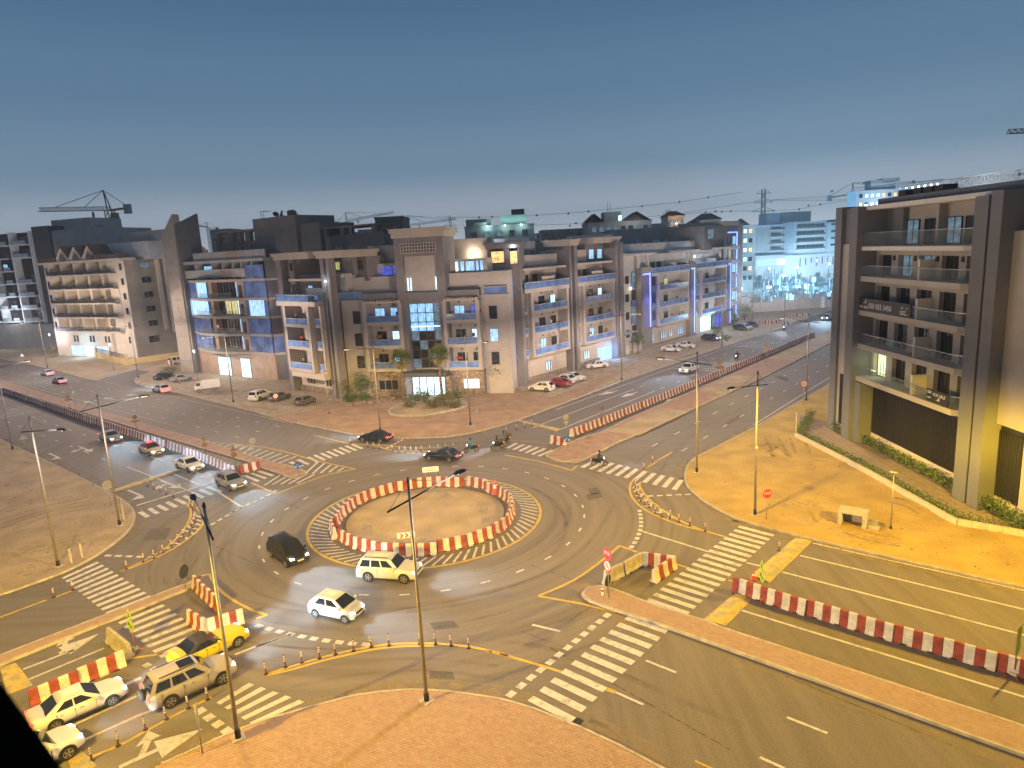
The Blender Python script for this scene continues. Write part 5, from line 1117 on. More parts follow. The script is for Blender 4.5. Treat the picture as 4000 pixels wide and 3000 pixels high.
def bay(bld, fr, u0, u1, floors, dep=1.5, rec=1.2, wall=None, doors=(), fh=3.95, pier=.7, rail=None, rh=1.08, posts=(.5,), top=None, panes=None, vent=True, fm=None, sh=.55):
    """a stack of recessed balconies: piers, floor beams, glass rails, back wall with doors"""
    wall = wall or m_beige; rail = rail or m_rail; z0, z1 = floors[0]-sh, (top or floors[-1]+fh-.3)
    part(bld, 'pier', fr, [(u0, u0+pier, -dep, rec, z0, z1)], wall); part(bld, 'pier', fr, [(u1-pier, u1, -dep, rec, z0, z1)], wall)
    part(bld, 'wall', fr, [(u0+pier, u1-pier, rec, rec+.3, z0, z1)], wall)
    for i, z in enumerate(floors):
        part(bld, 'balcony_slab', fr, [(u0+pier, u1-pier, -dep-.05, rec, z-sh, z)], wall)
        g = part(bld, 'balcony_rail', fr, [(u0+pier, u1-pier, -dep-.03, -dep+.03, z, z+rh-.1)], rail); part(g, 'top_rail', fr, [(u0+pier-.1, u1-pier+.1, -dep-.09, -dep+.09, z+rh-.1, z+rh)], wall)
        for pz in posts: uu = u0+(u1-u0)*pz; part(g, 'rail_post', fr, [(uu-.07, uu+.07, -dep-.07, -dep+.07, z, z+rh-.1)], wall)
        for j, (a, b) in enumerate(doors):
            pn = panes[(i*len(doors)+j) % len(panes)] if panes else None
            window(bld, fr, a, b, z+.05, z+2.25, rec-.06, pn, 1 if b-a > 1 else 0, fm)
        if vent: vents(bld, fr, [((a+b)/2, z+2.8) for a, b in doors], rec)
def cornice(bld, fr, u0, u1, d0, d1, z, h=1.2, m=None):
    m = m or m_cream
    part(bld, 'cornice', fr, [(u0-.25, u1+.25, d0-.25, d1+.25, z-h, z-h*.45), (u0-.5, u1+.5, d0-.5, d1+.5, z-h*.45, z-.12), (u0-.65, u1+.65, d0-.65, d1+.65, z-.12, z)], m)
def wall_light(t, fr, u, d, z, pw, col=(.75, .9, 1), r=.12):
    L = wloc(t); mb = MB(); c = fr.P(u, d, z); mb.lathe([(0, -.14), (.13, -.08), (.13, .08), (0, .14)], m_lensw, 8, c); mb.build('wall_lamp', t)
    point_light(t, fr.P(u, d-.35, z)-L, pw, col, r)
def bldg(name, label, fr, cat='apartment block', u=0): p = fr.P(u, 0, 0); return thing(name, label, cat, (p.x, p.y, 0))

# ------------------------------------------------------------------ corner apartment block facing the roundabout
LW, CE, RW = Fr((-40.37, 125.11), R(-41.7)), Fr((-23.60, 115.81), R(-11.3)), Fr((.29, 117.88), R(50.4))
b4 = bldg('apartment_block', 'beige and taupe corner apartment block with blue glass balconies facing the roundabout', CE, u=9)
FL = [5.1, 9.05, 13.0]; D_, B_ = m_wg, m_lb
part(b4, 'wall', LW, [(-1, 15, 2.6, 16, 0, 21.4), (0, 12, 1.5, 2.6, 0, 21.4)], m_beige); part(b4, 'wall', CE, [(-5.5, 23.8, 1.5, 16, 0, 20.6)], m_beige); part(b4, 'wall', RW, [(1, 36, 1.5, 16, 0, 20.6)], m_beige)
# left wing
part(b4, 'pillar', LW, [(-1.0, .6, -.9, 3, 0, 24.2), (-1.0, 2.4, .6, 6, 3.5, 24.2)], m_brown); part(b4, 'pillar', LW, [(12.9, 13.9, -.8, .5, 0, 24.2), (14.6, 15.4, -.8, .5, 0, 24.2)], m_brown); part(b4, 'glass_strip', LW, [(13.9, 14.6, -.3, -.2, 4, 15.7)], m_wg)
part(b4, 'glass_strip', LW, [(.6, 1.5, -.3, -.2, 4, 16.4)], m_rail); cornice(b4, LW, -1, 9.6, -.9, 5, 25.4); cornice(b4, LW, 12.6, 18, -.8, 7, 25.3)
part(b4, 'wall', LW, [(12.6, 15.5, 4, 10, 21, 24.2), (3, 12.6, 7, 12, 21, 23.6), (15.5, 18, 5, 9, 20, 24.2)], m_brown)
bay(b4, LW, 2.2, 10.4, FL, 2.4, .6, doors=((5.6, 7.4),), posts=(.62,), panes=[D_, m_lb, D_]); bay(b4, LW, 10.4, 12.9, FL, 1.6, .6, doors=((11.2, 12.3),), posts=(), panes=[D_], pier=.5)
part(b4, 'balcony_slab', LW, [(.6, 12.9, -2.6, 1, 16.2, 17.0)], m_beige); g_ = part(b4, 'balcony_rail', LW, [(.7, 11, -2.6, -2.54, 17.0, 18.1), (11.0, 12.8, -1.8, -1.74, 17, 18.1)], m_rail); part(g_, 'top_rail', LW, [(.6, 12.9, -2.66, -2.5, 18.1, 18.2)], m_beige)
part(b4, 'wall', LW, [(2.4, 12.9, 1.5, 1.8, 17, 21.4), (2.2, 12.8, -.6, 1.6, 20.4, 20.8)], m_beige); window(b4, LW, 5.2, 6.6, 17.1, 19.5, 1.44, B_); window(b4, LW, 1.4, 2.2, 22.2, 23.6, .54, m_wg, 0); window(b4, LW, 6.2, 7.6, 21.9, 23.4, 6.9, m_ly, 1); window(b4, LW, 15.8, 17.2, 21.8, 23.5, 4.9, m_wg, 1)
part(b4, 'pale_wall', LW, [(7.2, 12.8, -.4, -.1, 17.0, 19.2)], m_whitew); part(b4, 'wall', LW, [(2.2, 12.6, -2, .6, 3.4, 4.55)], m_cream); part(b4, 'wall', LW, [(1.0, 12.9, .6, 1.5, 1.2, 3.4)], m_cream); part(b4, 'stone_plinth', LW, [(.6, 12.9, .45, .7, 0, 1.2)], m_stone)
for u in (3.2, 4.1, 5.0, 9.2, 10.1): window(b4, LW, u, u+.45, 1.7, 3.3, .56, m_wg, 0)
window(b4, LW, 13.9, 14.6, 17.2, 19.8, -.35, m_lw, 0, name='lit_window'); wall_light(b4, LW, 14.25, -.9, 20.3, 90)
# beige column left of the bay
part(b4, 'wall', CE, [(-5.4, -.9, -.2, 2, 0, 16.9)], m_beige); part(b4, 'string_course', CE, [(-5.5, -.8, -.3, .1, z, z+.18) for z in (7.9, 12.0, 15.6)], m_cream)
for z in (5.1, 9.0, 12.8): window(b4, CE, -3.0, -1.6, z, z+2.2, -.24, m_wg, 0)
g_ = part(b4, 'balcony_rail', CE, [(-5.3, -1, -.3, -.24, 17.0, 18.1)], m_rail); part(g_, 'top_rail', CE, [(-5.4, -.9, -.36, -.18, 18.1, 18.22)], m_beige)
part(b4, 'wall', CE, [(-4.2, 5.6, 3.0, 9, 17.5, 22.7), (-1.8, 5.8, 6, 10, 22.7, 25.8)], m_beige); part(b4, 'canopy', CE, [(-.8, 5.4, 2.0, 3.1, 19.7, 20.0)], m_cream)
for a, b, p in ((-.8, -.1, D_), (.4, 1.1, m_lv), (1.5, 3.5, m_lv), (3.7, 4.3, m_lv), (4.5, 5.1, m_lv)): window(b4, CE, a, b, 20.7, 22.3, 2.95, p, 0, m_cream)
window(b4, CE, -2.8, -1.4, 17.3, 19.4, 2.94, m_lw, 1, name='lit_window'); window(b4, CE, -1.3, -.3, 17.3, 19.2, 2.94, m_lb, 0); window(b4, CE, 3.4, 4.8, 17.6, 19.2, 2.94, m_lb, 1); wall_light(b4, CE, -1.6, 2.85, 19.9, 190); wall_light(b4, CE, 3.9, 2.85, 20.0, 190)
# centre-left balconies with pergola, and their mirror on the right
def pergola(u0, u1):
    part(b4, 'pergola_beam', CE, [(u0, u1, -1.2, -1.0, 16.2, 16.45)], m_cream)
    for i in range(11): u = u0+.1+(u1-u0-.4)*i/10; part(b4, 'pergola_slat', CE, [(u, u+.22, -1.6, .3, 16.45, 16.75)], m_cream)
for (u0, u1, pn) in ((-.9, 6.1, [D_, m_lb, D_, m_lw, m_lb, m_lb, D_, m_lv]), (13.2, 19.4, [D_, D_, D_, m_lw, m_lb, m_lv, D_, D_])):
    bay(b4, CE, u0, u1, [5.1, 9.05, 13.05], 1.0, 1.0, doors=((u0+1.5, u0+3.3), (u0+4.3, u0+5.6)), posts=(), panes=pn, pier=.6, top=16.2); pergola(u0+.3, u1-.1)
    part(b4, 'parapet', CE, [(u0, u1, -.4, 1.5, 16.8, 17.9)], m_brown); part(b4, 'wall', CE, [(u0, u1, -.2, 1.2, 0.0, 4.5)], m_stone)
window(b4, CE, .6, 4.2, 1.2, 3.0, -.26, m_wg, 2, m_cream); window(b4, CE, 15.8, 18.6, 1.3, 3.0, -.26, m_lw, 1, m_cream)
part(b4, 'wall', CE, [(13.8, 20.4, 2.5, 9, 17.5, 22.8)], m_beige); part(b4, 'eyebrow', CE, [(13.9, 19.4, 1.7, 2.6, 19.9, 20.3)], m_cream)
for a, b in ((14.9, 15.5), (15.8, 16.5), (16.7, 18.3), (18.5, 19.0), (19.2, 19.8)): window(b4, CE, a, b, 20.8, 22.5, 2.44, m_lb if a > 15 else m_lw, 0, m_brown)
window(b4, CE, 15.2, 17.2, 17.5, 18.9, 2.44, m_lv, 1); window(b4, CE, 19.2, 20.3, 17.3, 18.8, 2.44, m_wg, 0)
# central tower
part(b4, 'tower', CE, [(5.6, 7.0, -.9, 6, 4.2, 26.9), (12.6, 14.0, -.9, 6, 4.2, 26.9), (7.0, 12.6, -.9, 6, 23.7, 26.9), (7.0, 12.6, -.9, 1, 15.9, 17.8), (7.0, 12.6, 2, 6, 4.2, 23.7)], m_brown); cornice(b4, CE, 5.6, 14, -.9, 6, 28.2, 1.5)
part(b4, 'panel', CE, [(7.0, 12.6, -.2, 2, 17.8, 23.7)], m_beige)
for u in (7.25, 7.75, 12.1): part(b4, 'light_strip', CE, [(u, u+.22, -.26, -.2, 18.1, 20.2)], m_lw)
mb = MB(); [fb(mb, CE, 6.7, 12.7, -1.0, -.9, z, z+.12, m_cream) for z in (24.2, 24.7, 25.2, 25.7)]; [fb(mb, CE, 6.7+i*.5, 6.82+i*.5, -1.02, -.92, 24.2, 25.8, m_cream) for i in range(13)]; tag(mb.build('lattice', b4), kind='stuff'); part(b4, 'lattice_back', CE, [(6.8, 12.6, -.91, -.905, 24.2, 25.8)], m_dgrey)
for i in range(4):
    for j in range(7): window(b4, CE, 7.05+i*1.39, 8.42+i*1.39, 4.9+j*1.57, 6.45+j*1.57, .4, (m_lb if i < 3 else m_dimb) if j > 3 else (m_wg if (i+j) % 3 else m_dimb), 0, m_frame)
part(b4, 'light_strip', CE, [(7.1, 12.5, .2, .3, 11.9, 12.1)], m_lw)
part(b4, 'canopy', CE, [(5.8, 13.8, -3.2, .4, 3.9, 4.6)], m_dgrey); 
for i in range(5): window(b4, CE, 6.6+i*1.3, 7.8+i*1.3, .1, 3.8, .2, m_lw, 1, m_frame, 2, name='entrance_glazing')
part(b4, 'wall', CE, [(5.6, 6.4, -2.6, .6, 0, 3.9)], m_stone); part(b4, 'wall', CE, [(13.2, 14.2, -2.6, .6, 0, 3.9)], m_stone)
point_light(b4, CE.P(9.8, -1.4, 3.2)-wloc(b4), 700, (.55, .78, 1), .3)
# beige column right of the bay, taupe tower with the lit room
C6 = CE.sub(0, 1.2)
part(b4, 'wall', C6, [(19.9, 24.0, -.2, 2, 0, 16.9)], m_beige); part(b4, 'string_course', C6, [(19.8, 24.1, -.3, .1, z, z+.18) for z in (7.9, 12.0, 15.6)], m_cream)
for z, p in ((5.1, D_), (9.0, m_lb), (12.8, D_)): window(b4, C6, 20.6, 22.0, z, z+2.2, -.24, p, 0)
g_ = part(b4, 'balcony_rail', C6, [(20, 23.8, -.3, -.24, 17.0, 18.1)], m_rail); part(g_, 'top_rail', C6, [(19.9, 23.9, -.36, -.18, 18.1, 18.22)], m_beige)
C7 = CE.sub(0, 6.5)
part(b4, 'tower', C7, [(19.6, 25.2, 0, 5, 0, 21.6), (19.6, 20.0, 0, 5, 21.6, 24.2), (22.6, 23.4, 0, 5, 21.6, 24.2), (24.9, 25.2, 0, 5, 21.6, 24.2), (19.6, 25.2, 4.6, 5, 21.6, 24.2)], m_brown); cornice(b4, C7, 19.6, 25.2, 0, 5, 25.3, 1.1, m_brown)
window(b4, C7, 20.2, 22.5, 21.8, 23.8, .3, m_lo, 1, m_cream); window(b4, C7, 23.5, 24.8, 21.0, 23.7, .3, m_lo, 0, m_cream); part(b4, 'glass_strip', C7, [(22.6, 24.2, -.06, -.02, 15.9, 19.0), (22.6, 24.0, -.06, -.02, 4, 14.6)], m_rail)
point_light(b4, C7.P(24.2, -.5, 24.4)-wloc(b4), 130, (.75, .9, 1), .15)
# penthouse walls washed by wall lamps
part(b4, 'penthouse', C7, [(13.6, 19.6, .5, 6, 20.6, 26.2)], m_cream); wall_light(b4, C7, 17.2, .3, 23.5, 420, (1, .86, .62)); part(b4, 'penthouse', RW, [(2.6, 15.6, 7.0, 13, 20.6, 26.0)], m_whitew); wall_light(b4, RW, 5.0, 6.5, 23.6, 520, (.62, .9, 1)); part(b4, 'penthouse', RW, [(8, 15.4, 5.5, 7.5, 23.6, 25.4)], m_whitew)
# right wing
part(b4, 'wall', RW, [(2.6, 15.8, .8, 6, 20.2, 22.8), (18.8, 26, .8, 9, 20.2, 23.2)], m_beige); part(b4, 'eyebrow', RW, [(2.6, 15.6, -1.4, 1, 20.2, 20.6), (19, 32.5, -1.4, 1, 20.3, 20.7)], m_cream)
for u0, u1, pn in ((4.4, 16.2, [D_, m_lb, D_, m_lw, D_, D_, m_lb, D_, m_lw]), (21.2, 33.2, [D_, m_lb, D_, m_lb, D_, D_, m_lw, D_, m_lw])):
    bay(b4, RW, u0, u1, FL, 1.4, .8, doors=((u0+2.2, u0+3.5), (u0+5.0, u0+6.8), (u0+8.6, u0+10.2)), posts=(.66,), panes=pn, top=16.3); bay(b4, RW, u0-2.0, u0, FL, .7, .8, doors=((u0-1.5, u0-.5),), posts=(), panes=[D_], pier=.4, top=16.3)
    part(b4, 'balcony_slab', RW, [(u0-2, u1, -1.6, 1, 16.3, 17.0)], m_beige); g_ = part(b4, 'balcony_rail', RW, [(u0-2, u1, -1.6, -1.54, 17, 18.05)], m_rail); part(g_, 'top_rail', RW, [(u0-2.1, u1+.1, -1.66, -1.48, 18.05, 18.17)], m_beige)
    for a in (u0+1.5, u0+4.4): window(b4, RW, a, a+1.5, 17.1, 19.3, 1.42, m_wg, 1)
    part(b4, 'pale_wall', RW, [(u0+4, u0+8, -1.0, -.8, 17, 18.9)], m_cream); part(b4, 'wall', RW, [(u0-2, u1, -.3, 1.6, 0, 4.55)], m_cream); part(b4, 'stone_plinth', RW, [(u0-2, u1-(5 if u0 > 20 else 0), -.45, -.2, 0, 1.0)], m_stone)
for u0, u1 in ((16.4, 17.0), (18.0, 19.0), (33.2, 34.2), (35.2, 36.4)): part(b4, 'pillar', RW, [(u0, u1, -1.7, 4, 0, 24.3)], m_brown)
part(b4, 'pillar_head', RW, [(16.4, 19.0, -.5, 4, 23.4, 24.3), (26.2, 36.4, 1.2, 6, 20, 24.3), (33.2, 36.4, -1.5, 1.2, 23.2, 24.3)], m_brown); cornice(b4, RW, 16.4, 19, -1.7, 4, 25.3); cornice(b4, RW, 26.4, 36.2, -.6, 6, 25.5)
for j in range(10): window(b4, RW, 17.0, 18.0, 5.2+j*1.8, 6.95+j*1.8, -.6, [m_wg, m_wg, m_ly, m_wg, m_wg, m_wg, m_lb, m_ly][j % 8], 0, m_frame)
for j in range(6): window(b4, RW, 34.2, 35.2, 4.8+j*1.8, 6.55+j*1.8, -.6, [m_lw, m_lw, m_wg, m_wg, m_lb, m_lb][j], 0, m_frame)
for u in (27.4, 30.6): window(b4, RW, u, u+1.9, 21.2, 23.2, 1.14, m_lb, 0, m_brown)
mb = MB(); fb(mb, RW, 27.6, 34.8, -.34, -.26, .05, 3.0, mat('garage_glow', (.3, .4, .6), .6, .25, .6, emit=(.22, .50, 1.0), es=1.1)); mb.build('garage_opening', b4); point_light(b4, RW.P(31.2, -2.2, 2.0)-wloc(b4), 800, (.22, .48, 1), .4)
for u in (22.4, 23.1, 23.8, 9.4, 10.1, 10.8): window(b4, RW, u, u+.45, 1.4, 3.2, -.36, m_lw if u > 20 or u < 10.5 else m_lb, 0)
part(b4, 'door', RW, [(17.2, 18.2, -.7, -.62, .1, 2.6)], m_door)
# roof clutter
part(b4, 'water_tank', C7, [(15, 16.6, 8, 9.6, 20.6, 24.6)], m_greyw); part(b4, 'plant_box', RW, [(20, 25, 9.5, 13, 20.6, 25.6)], m_greyw)
random.seed(5)
def units(bld, fr, pts, w=.9, h=.65, dp=.4):
    if 'ac' not in WC:
        k = MB(); k.box(0, w, -dp, 0, 0, h, m_whitew); k.tube((w*.5, -dp-.005, h*.5), (w*.5, -dp-.02, h*.5), h*.38, h*.38, m_alum, 10); WC['ac'] = k.mesh('air_conditioner')
    for u, d, z in pts: inst(WC['ac'], 'air_conditioner', bld, fr.P(u, d, z)-wloc(bld), fr.a)
units(b4, RW, [(u, d, z) for z in (5.1, 9.05, 13.0) for u, d in ((13.9, .75), (31.3, .75)) if random.random() < .8]+[(u, 2.5+random.random()*3, 23.2) for u in (20, 21.5, 24)]); units(b4, CE, [(u, .95, z) for z in (5.1, 9.05, 13.05) for u in (2.6, 16.6) if random.random() < .7]); units(b4, LW, [(u, .55, z) for z in (5.1, 9.05, 13.0) for u in (4.2, 8.3) if random.random() < .7])
CLOTH = [mat('laundry_%s' % n, c, .9, .15, 4) for n, c in (('red', (.30, .04, .04)), ('white', (.55, .55, .55)), ('blue', (.05, .09, .25)), ('brown', (.2, .12, .07)))]
def laundry(bld, fr, pts):
    for u, d, z in pts: part(bld, 'laundry', fr, [(u, u+random.uniform(.4, 1.1), d, d+.06, z-random.uniform(.4, .8), z)], random.choice(CLOTH))
laundry(b4, RW, [(random.uniform(5, 15), -.6, z+1.7) for z in (5.1, 9.05, 13) for _ in (0, 1)]+[(random.uniform(22, 32), -.6, z+1.7) for z in (5.1, 9.05, 13) for _ in (0, 1)]); laundry(b4, CE, [(random.uniform(0, 5), -.4, z+1.7) for z in (5.1, 9.05, 13)]+[(random.uniform(14, 19), -.4, z+1.7) for z in (5.1, 9.05, 13)]); laundry(b4, LW, [(random.uniform(3, 9), -1.2, z+1.7) for z in (5.1, 9.05, 13)])
part(b4, 'drain_pipe', CE, [(-5.1, -4.98, -.35, -.2, .2, 16.8)], m_alum); part(b4, 'drain_pipe', RW, [(20.4, 20.52, -.5, -.35, .2, 16)], m_alum)
# ------------------------------------------------------------------ glass-fronted block with the stone fin
F3 = Fr((-74.55, 155.3), R(-34.66)); b3 = bldg('apartment_block', 'dark apartment block with curved glass balconies and a tall sloping stone fin', F3, u=16)
m_tile = mat('pale_stone_panel', (.30, .265, .235), .7, .1, .7, wspace=True, fine=.05); m_vg = mat('violet_lit_glass', (.075, .115, .235), .12, .35, .5, wspace=True, spec=.6, emit=(.11, .20, .55), es=.20); m_dvg = mat('dark_violet_glass', (.04, .04, .08), .12, .35, .5, wspace=True, spec=.6); m_stile = mat('tan_band', (.30, .215, .165), .7, .1, .7, wspace=True); m_char = mat('charcoal_render', (.115, .115, .125), .85, .08, .5, wspace=True)  # violet light of the rooms behind is put into the glass colour and glow
for j in range(11):                                                # the fin, panel by panel
    z = j*2.8
    for i, (u0, u1) in enumerate(((-1.2, 1.4), (1.44, 4.0))): part(b3, 'stone_panel', F3, [(u0+z*.0, u1, -1.2, -.9, z+.03, z+2.77)], m_tile)
part(b3, 'fin', F3, [(-1.2, 4.1, -.9, .4, 0, 30.8)], m_tile)
mb = MB(); P3 = F3.P; mb.hexa([P3(-1.2, -1.2, 30.8), P3(4.1, -1.2, 30.8), P3(4.1, .4, 30.8), P3(-1.2, .4, 30.8)], [P3(-1.1, -1.2, 31.0), P3(4.1, -1.2, 35.2), P3(4.1, .4, 35.2), P3(-1.1, .4, 31.0)], m_tile); mb.build('fin_top', b3)
mb = MB(); mb.hexa([P3(4.15, -1.0, 0), P3(4.8, -1.0, 0), P3(4.8, 4.4, 0), P3(4.15, 4.4, 0)], [P3(4.15, -1.0, 33.0), P3(4.8, -1.0, 33.0), P3(4.8, 4.4, 35.4), P3(4.15, 4.4, 35.4)], m_char); mb.build('fin_return', b3)
part(b3, 'wall', F3, [(4, 32, 1.6, 18, 0, 24.6)], m_char)
bump_ = lambda u: -2.3*max(0, math.sin(math.pi*min(1, max(0, (u-6.5)/19))))**.8 if 6.5 < u < 25.5 else 0
SL = [5.8, 9.6, 13.3, 17.0, 20.9]
for k, z in enumerate(SL):
    us = [4+i*28.5/28 for i in range(29)]; mb = MB()
    for a, b in zip(us[:-1], us[1:]): mb.hexa([P3(a, bump_(a)-.25, z-.5), P3(b, bump_(b)-.25, z-.5), P3(b, 2, z-.5), P3(a, 2, z-.5)], [P3(a, bump_(a)-.25, z), P3(b, bump_(b)-.25, z), P3(b, 2, z), P3(a, 2, z)], m_tile)
    mb.build('floor_band', b3)
    if k == 4: break
    zt = SL[k+1]-.5; lit = k in (1, 2) 
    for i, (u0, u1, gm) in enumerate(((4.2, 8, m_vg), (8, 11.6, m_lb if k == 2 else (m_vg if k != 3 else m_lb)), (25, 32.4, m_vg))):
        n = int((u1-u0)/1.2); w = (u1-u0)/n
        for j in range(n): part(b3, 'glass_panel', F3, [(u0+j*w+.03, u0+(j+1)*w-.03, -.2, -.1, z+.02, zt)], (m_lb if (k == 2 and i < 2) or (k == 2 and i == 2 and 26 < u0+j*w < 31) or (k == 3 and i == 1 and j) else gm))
    mb = MB(); us = [8.5+i*14/14 for i in range(15)]
    for a, b in zip(us[:-1], us[1:]): mb.face([P3(a, bump_(a)-.18, z), P3(b, bump_(b)-.18, z), P3(b, bump_(b)-.18, z+1.1), P3(a, bump_(a)-.18, z+1.1)], m_rail2)
    r_ = mb.build('curved_rail', b3); mb = MB()
    for a, b in zip(us[:-1], us[1:]): mb.bar(P3(a, bump_(a)-.18, z+1.13), P3(b, bump_(b)-.18, z+1.13), .06, .05, m_stile)
    mb.build('hand_rail', r_)
    part(b3, 'pier', F3, [(11.7, 13, .2, 1.7, z, zt), (22.6, 25, -.15, 1.7, z, zt)], m_stile); part(b3, 'dark_door_panel', F3, [(23.2, 24.3, -.2, -.14, z+.1, zt-.8)], m_dvg)
    for j, u in enumerate((13.2, 15.4, 17.6, 19.8)): window(b3, F3, u, u+2.1, z+.05, zt-.1, 1.5, [m_wg, m_wg, m_wg, m_lb, m_wg, m_ly if k == 2 else m_wg, m_ly if k == 2 else m_wg, m_lw if k in (2, 0) else m_lb][(j if k not in (2,) else j+4)], 1)
F3b = F3.sub(32.5, 0, R(50)); part(b3, 'side_wall', F3b, [(0, 10, .3, 12, 0, 24.6)], m_char)
for k, z in enumerate(SL):
    part(b3, 'floor_band', F3b, [(0, 10, -.05, .4, z-.5, z)], m_tile)
    if k < 4:
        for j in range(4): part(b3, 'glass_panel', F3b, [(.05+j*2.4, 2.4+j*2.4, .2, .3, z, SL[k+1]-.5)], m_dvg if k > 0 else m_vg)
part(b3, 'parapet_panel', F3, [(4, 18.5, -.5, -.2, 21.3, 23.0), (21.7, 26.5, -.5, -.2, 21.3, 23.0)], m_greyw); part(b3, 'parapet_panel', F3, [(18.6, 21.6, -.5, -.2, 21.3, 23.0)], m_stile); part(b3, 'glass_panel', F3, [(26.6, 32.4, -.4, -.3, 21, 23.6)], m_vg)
for i, u in enumerate((4.2, 8.5, 14.6, 18.5, 22, 25, 28.4)): part(b3, 'fin_wall', F3, [(u, u+.3, -.2, 1.6, 20.9, 24.3)], m_greyw)
part(b3, 'roof_slab', F3, [(4, 33, -.6, 3, 24.3, 24.9)], m_greyw); part(b3, 'parapet_panel', F3, [(8, 20, 0, .3, 24.9, 26.6), (24, 33, 0, .3, 24.9, 26.6)], m_greyw); part(b3, 'parapet_panel', F3, [(20.1, 23.9, -.02, .3, 24.9, 26.6)], m_stile)
window(b3, F3, 9.2, 13.6, 21.2, 23.8, 1.5, m_lb, 3); window(b3, F3, 16.3, 17, 21.4, 23, 1.5, m_lw, 0)
part(b3, 'roof_block', F3, [(24.8, 38.3, 4, 14, 24.9, 32.8), (38.3, 44, 5, 14, 24.9, 31), (38.3, 60, 6, 16, 20, 28.3)], m_char); part(b3, 'roof_canopy', F3, [(44, 58.5, 5, 12, 29.6, 29.9), (10.8, 25, 3.6, 8, 30.5, 30.9)], m_char)
for u in (44.6, 49.3, 51.6, 57.6): part(b3, 'canopy_post', F3, [(u, u+.9, 5.3, 6, 28.3, 29.6)], m_char)
for u0, u1 in ((11, 12), (15.5, 17.3), (18.9, 20), (21.6, 23.2)): part(b3, 'roof_pier', F3, [(u0, u1, 4, 5, 24.9, 30.5)], m_char)
part(b3, 'roof_wall', F3, [(12, 25, 4.2, 5, 24.9, 28.6)], m_char)
for u in (46, 51, 55.6): window(b3, F3, u, u+3, 24.4, 26.2, 5.9, m_dvg, 1)
part(b3, 'wall', F3, [(4, 32.5, -.05, 1.6, 0, 5.3)], m_stile)
for u0, u1 in ((12.4, 17), (20.6, 24)): window(b3, F3, u0, u1, .1, 4.2, -.12, m_lw, 2, m_frame, 1, name='shop_window'); point_light(b3, F3.P((u0+u1)/2, -1.5, 3)-wloc(b3), 350, (.6, .85, 1), .2)
mb = MB()                                                            # roof ladder, dishes and tank
for u in (26.4, 27.4): mb.tube(P3(u, 5, 32.8), P3(u, 5, 34.3), .04, .04, m_iron, 5); mb.tube(P3(u, 5, 34.3), P3(u, 7, 34.3), .04, .04, m_iron, 5)
for i in range(4): mb.tube(P3(26.4, 5, 33+i*.4), P3(27.4, 5, 33+i*.4), .03, .03, m_iron, 5)
tag(mb.build('roof_ladder', b3), kind='stuff')
for u, tl in ((30, .3), (32, -.8)): mb = MB(); c = P3(u, 6, 33.5); mb.tube(c, c+Vector((tl*.3, -.12, .1)), .65, .5, m_dgrey, 14); mb.tube(P3(u, 6, 32.8), c, .05, .05, m_iron, 5); mb.build('dish', b3)
mb = MB(); mb.lathe([(.9, 0), (.95, .9), (.5, 1.15), (0, 1.2)], m_dgrey, 12, P3(35, 6, 32.8)); mb.build('water_tank', b3)

m_cream2 = mat('cream_plaster', (.62, .55, .465), .85, .07, .5, wspace=True, fine=.06)
# ------------------------------------------------------------------ cream block with five-bay balcony front
cn = g(545, 1404); F2 = Fr((cn.x-38*math.cos(R(-29)), cn.y-38*math.sin(R(-29))), R(-29)); b2 = bldg('apartment_block', 'cream apartment block with arched gables and rows of railed balconies', F2, u=38)
m_ctile = mat('roof_tile_brown', (.13, .085, .07), .8, .2, 2); m_ochre = mat('ochre_render', (.42, .32, .19), .85, .07, .5); m_irail = mat('iron_railing', (.03, .03, .034), .6, .2, 4)
F2r = F2.sub(38, 0, R(90)); part(b2, 'wall', F2, [(0, 38, 2.4, 20, 0, 26.4)], m_cream2); part(b2, 'base_wall', F2, [(0, 38, -.4, 2.4, 0, 8.0)], m_cream2)
part(b2, 'end_wall', F2, [(0, 2.6, -.2, 2.6, 8, 26.4)], m_cream2); part(b2, 'end_wall', F2, [(34.0, 38, -.2, 2.6, 8, 26.4)], m_cream2)
BZ = [8.3, 12.1, 16.0, 19.9, 23.8-.1]; UB = [2.6, 8.9, 15.2, 21.5, 27.8, 34.0]
BZ = [7.6, 11.5, 15.4, 19.3, 23.2]; topz = 27.1
for k, z in enumerate(BZ):
    zt = (BZ[k+1] if k < 4 else 26.8)-.35
    for i in range(5):
        u0, u1 = UB[i], UB[i+1]
        part(b2, 'balcony_slab', F2, [(u0+.1, u1-.1, -1.5, 2.4, z-.35, z)], m_cream2); part(b2, 'back_wall', F2, [(u0, u1, 2.2, 2.45, z, zt)], m_ochre); part(b2, 'pier', F2, [(u1-.45, u1+.45, -.3, 2.4, z, zt)], m_cream2)
        mb = MB()
        for j in range(15): u = u0+.3+(u1-u0-.6)*j/14; fb(mb, F2, u, u+.05, -1.42, -1.37, z, z+1.05, m_irail)
        fb(mb, F2, u0+.2, u1-.2, -1.44, -1.34, z+1.0, z+1.1, m_irail); fb(mb, F2, u0+.3, u1-.3, -1.41, -1.39, z+.15, z+.75, m_irail); tag(mb.build('railing', b2), kind='stuff')
        window(b2, F2, u1-3.4, u1-.9, z+.05, z+2.5, 2.1, [m_wg, m_wg, m_wg, m_lb, m_wg, m_wg, m_wg, m_lw, m_wg, m_wg][(k*3+i*7) % 10] if k > 2 else m_wg, 1)
    for u in (.7, 36): window(b2, F2, u, u+1.0, z+.7, z+2.4, -.26, m_wg, 0)
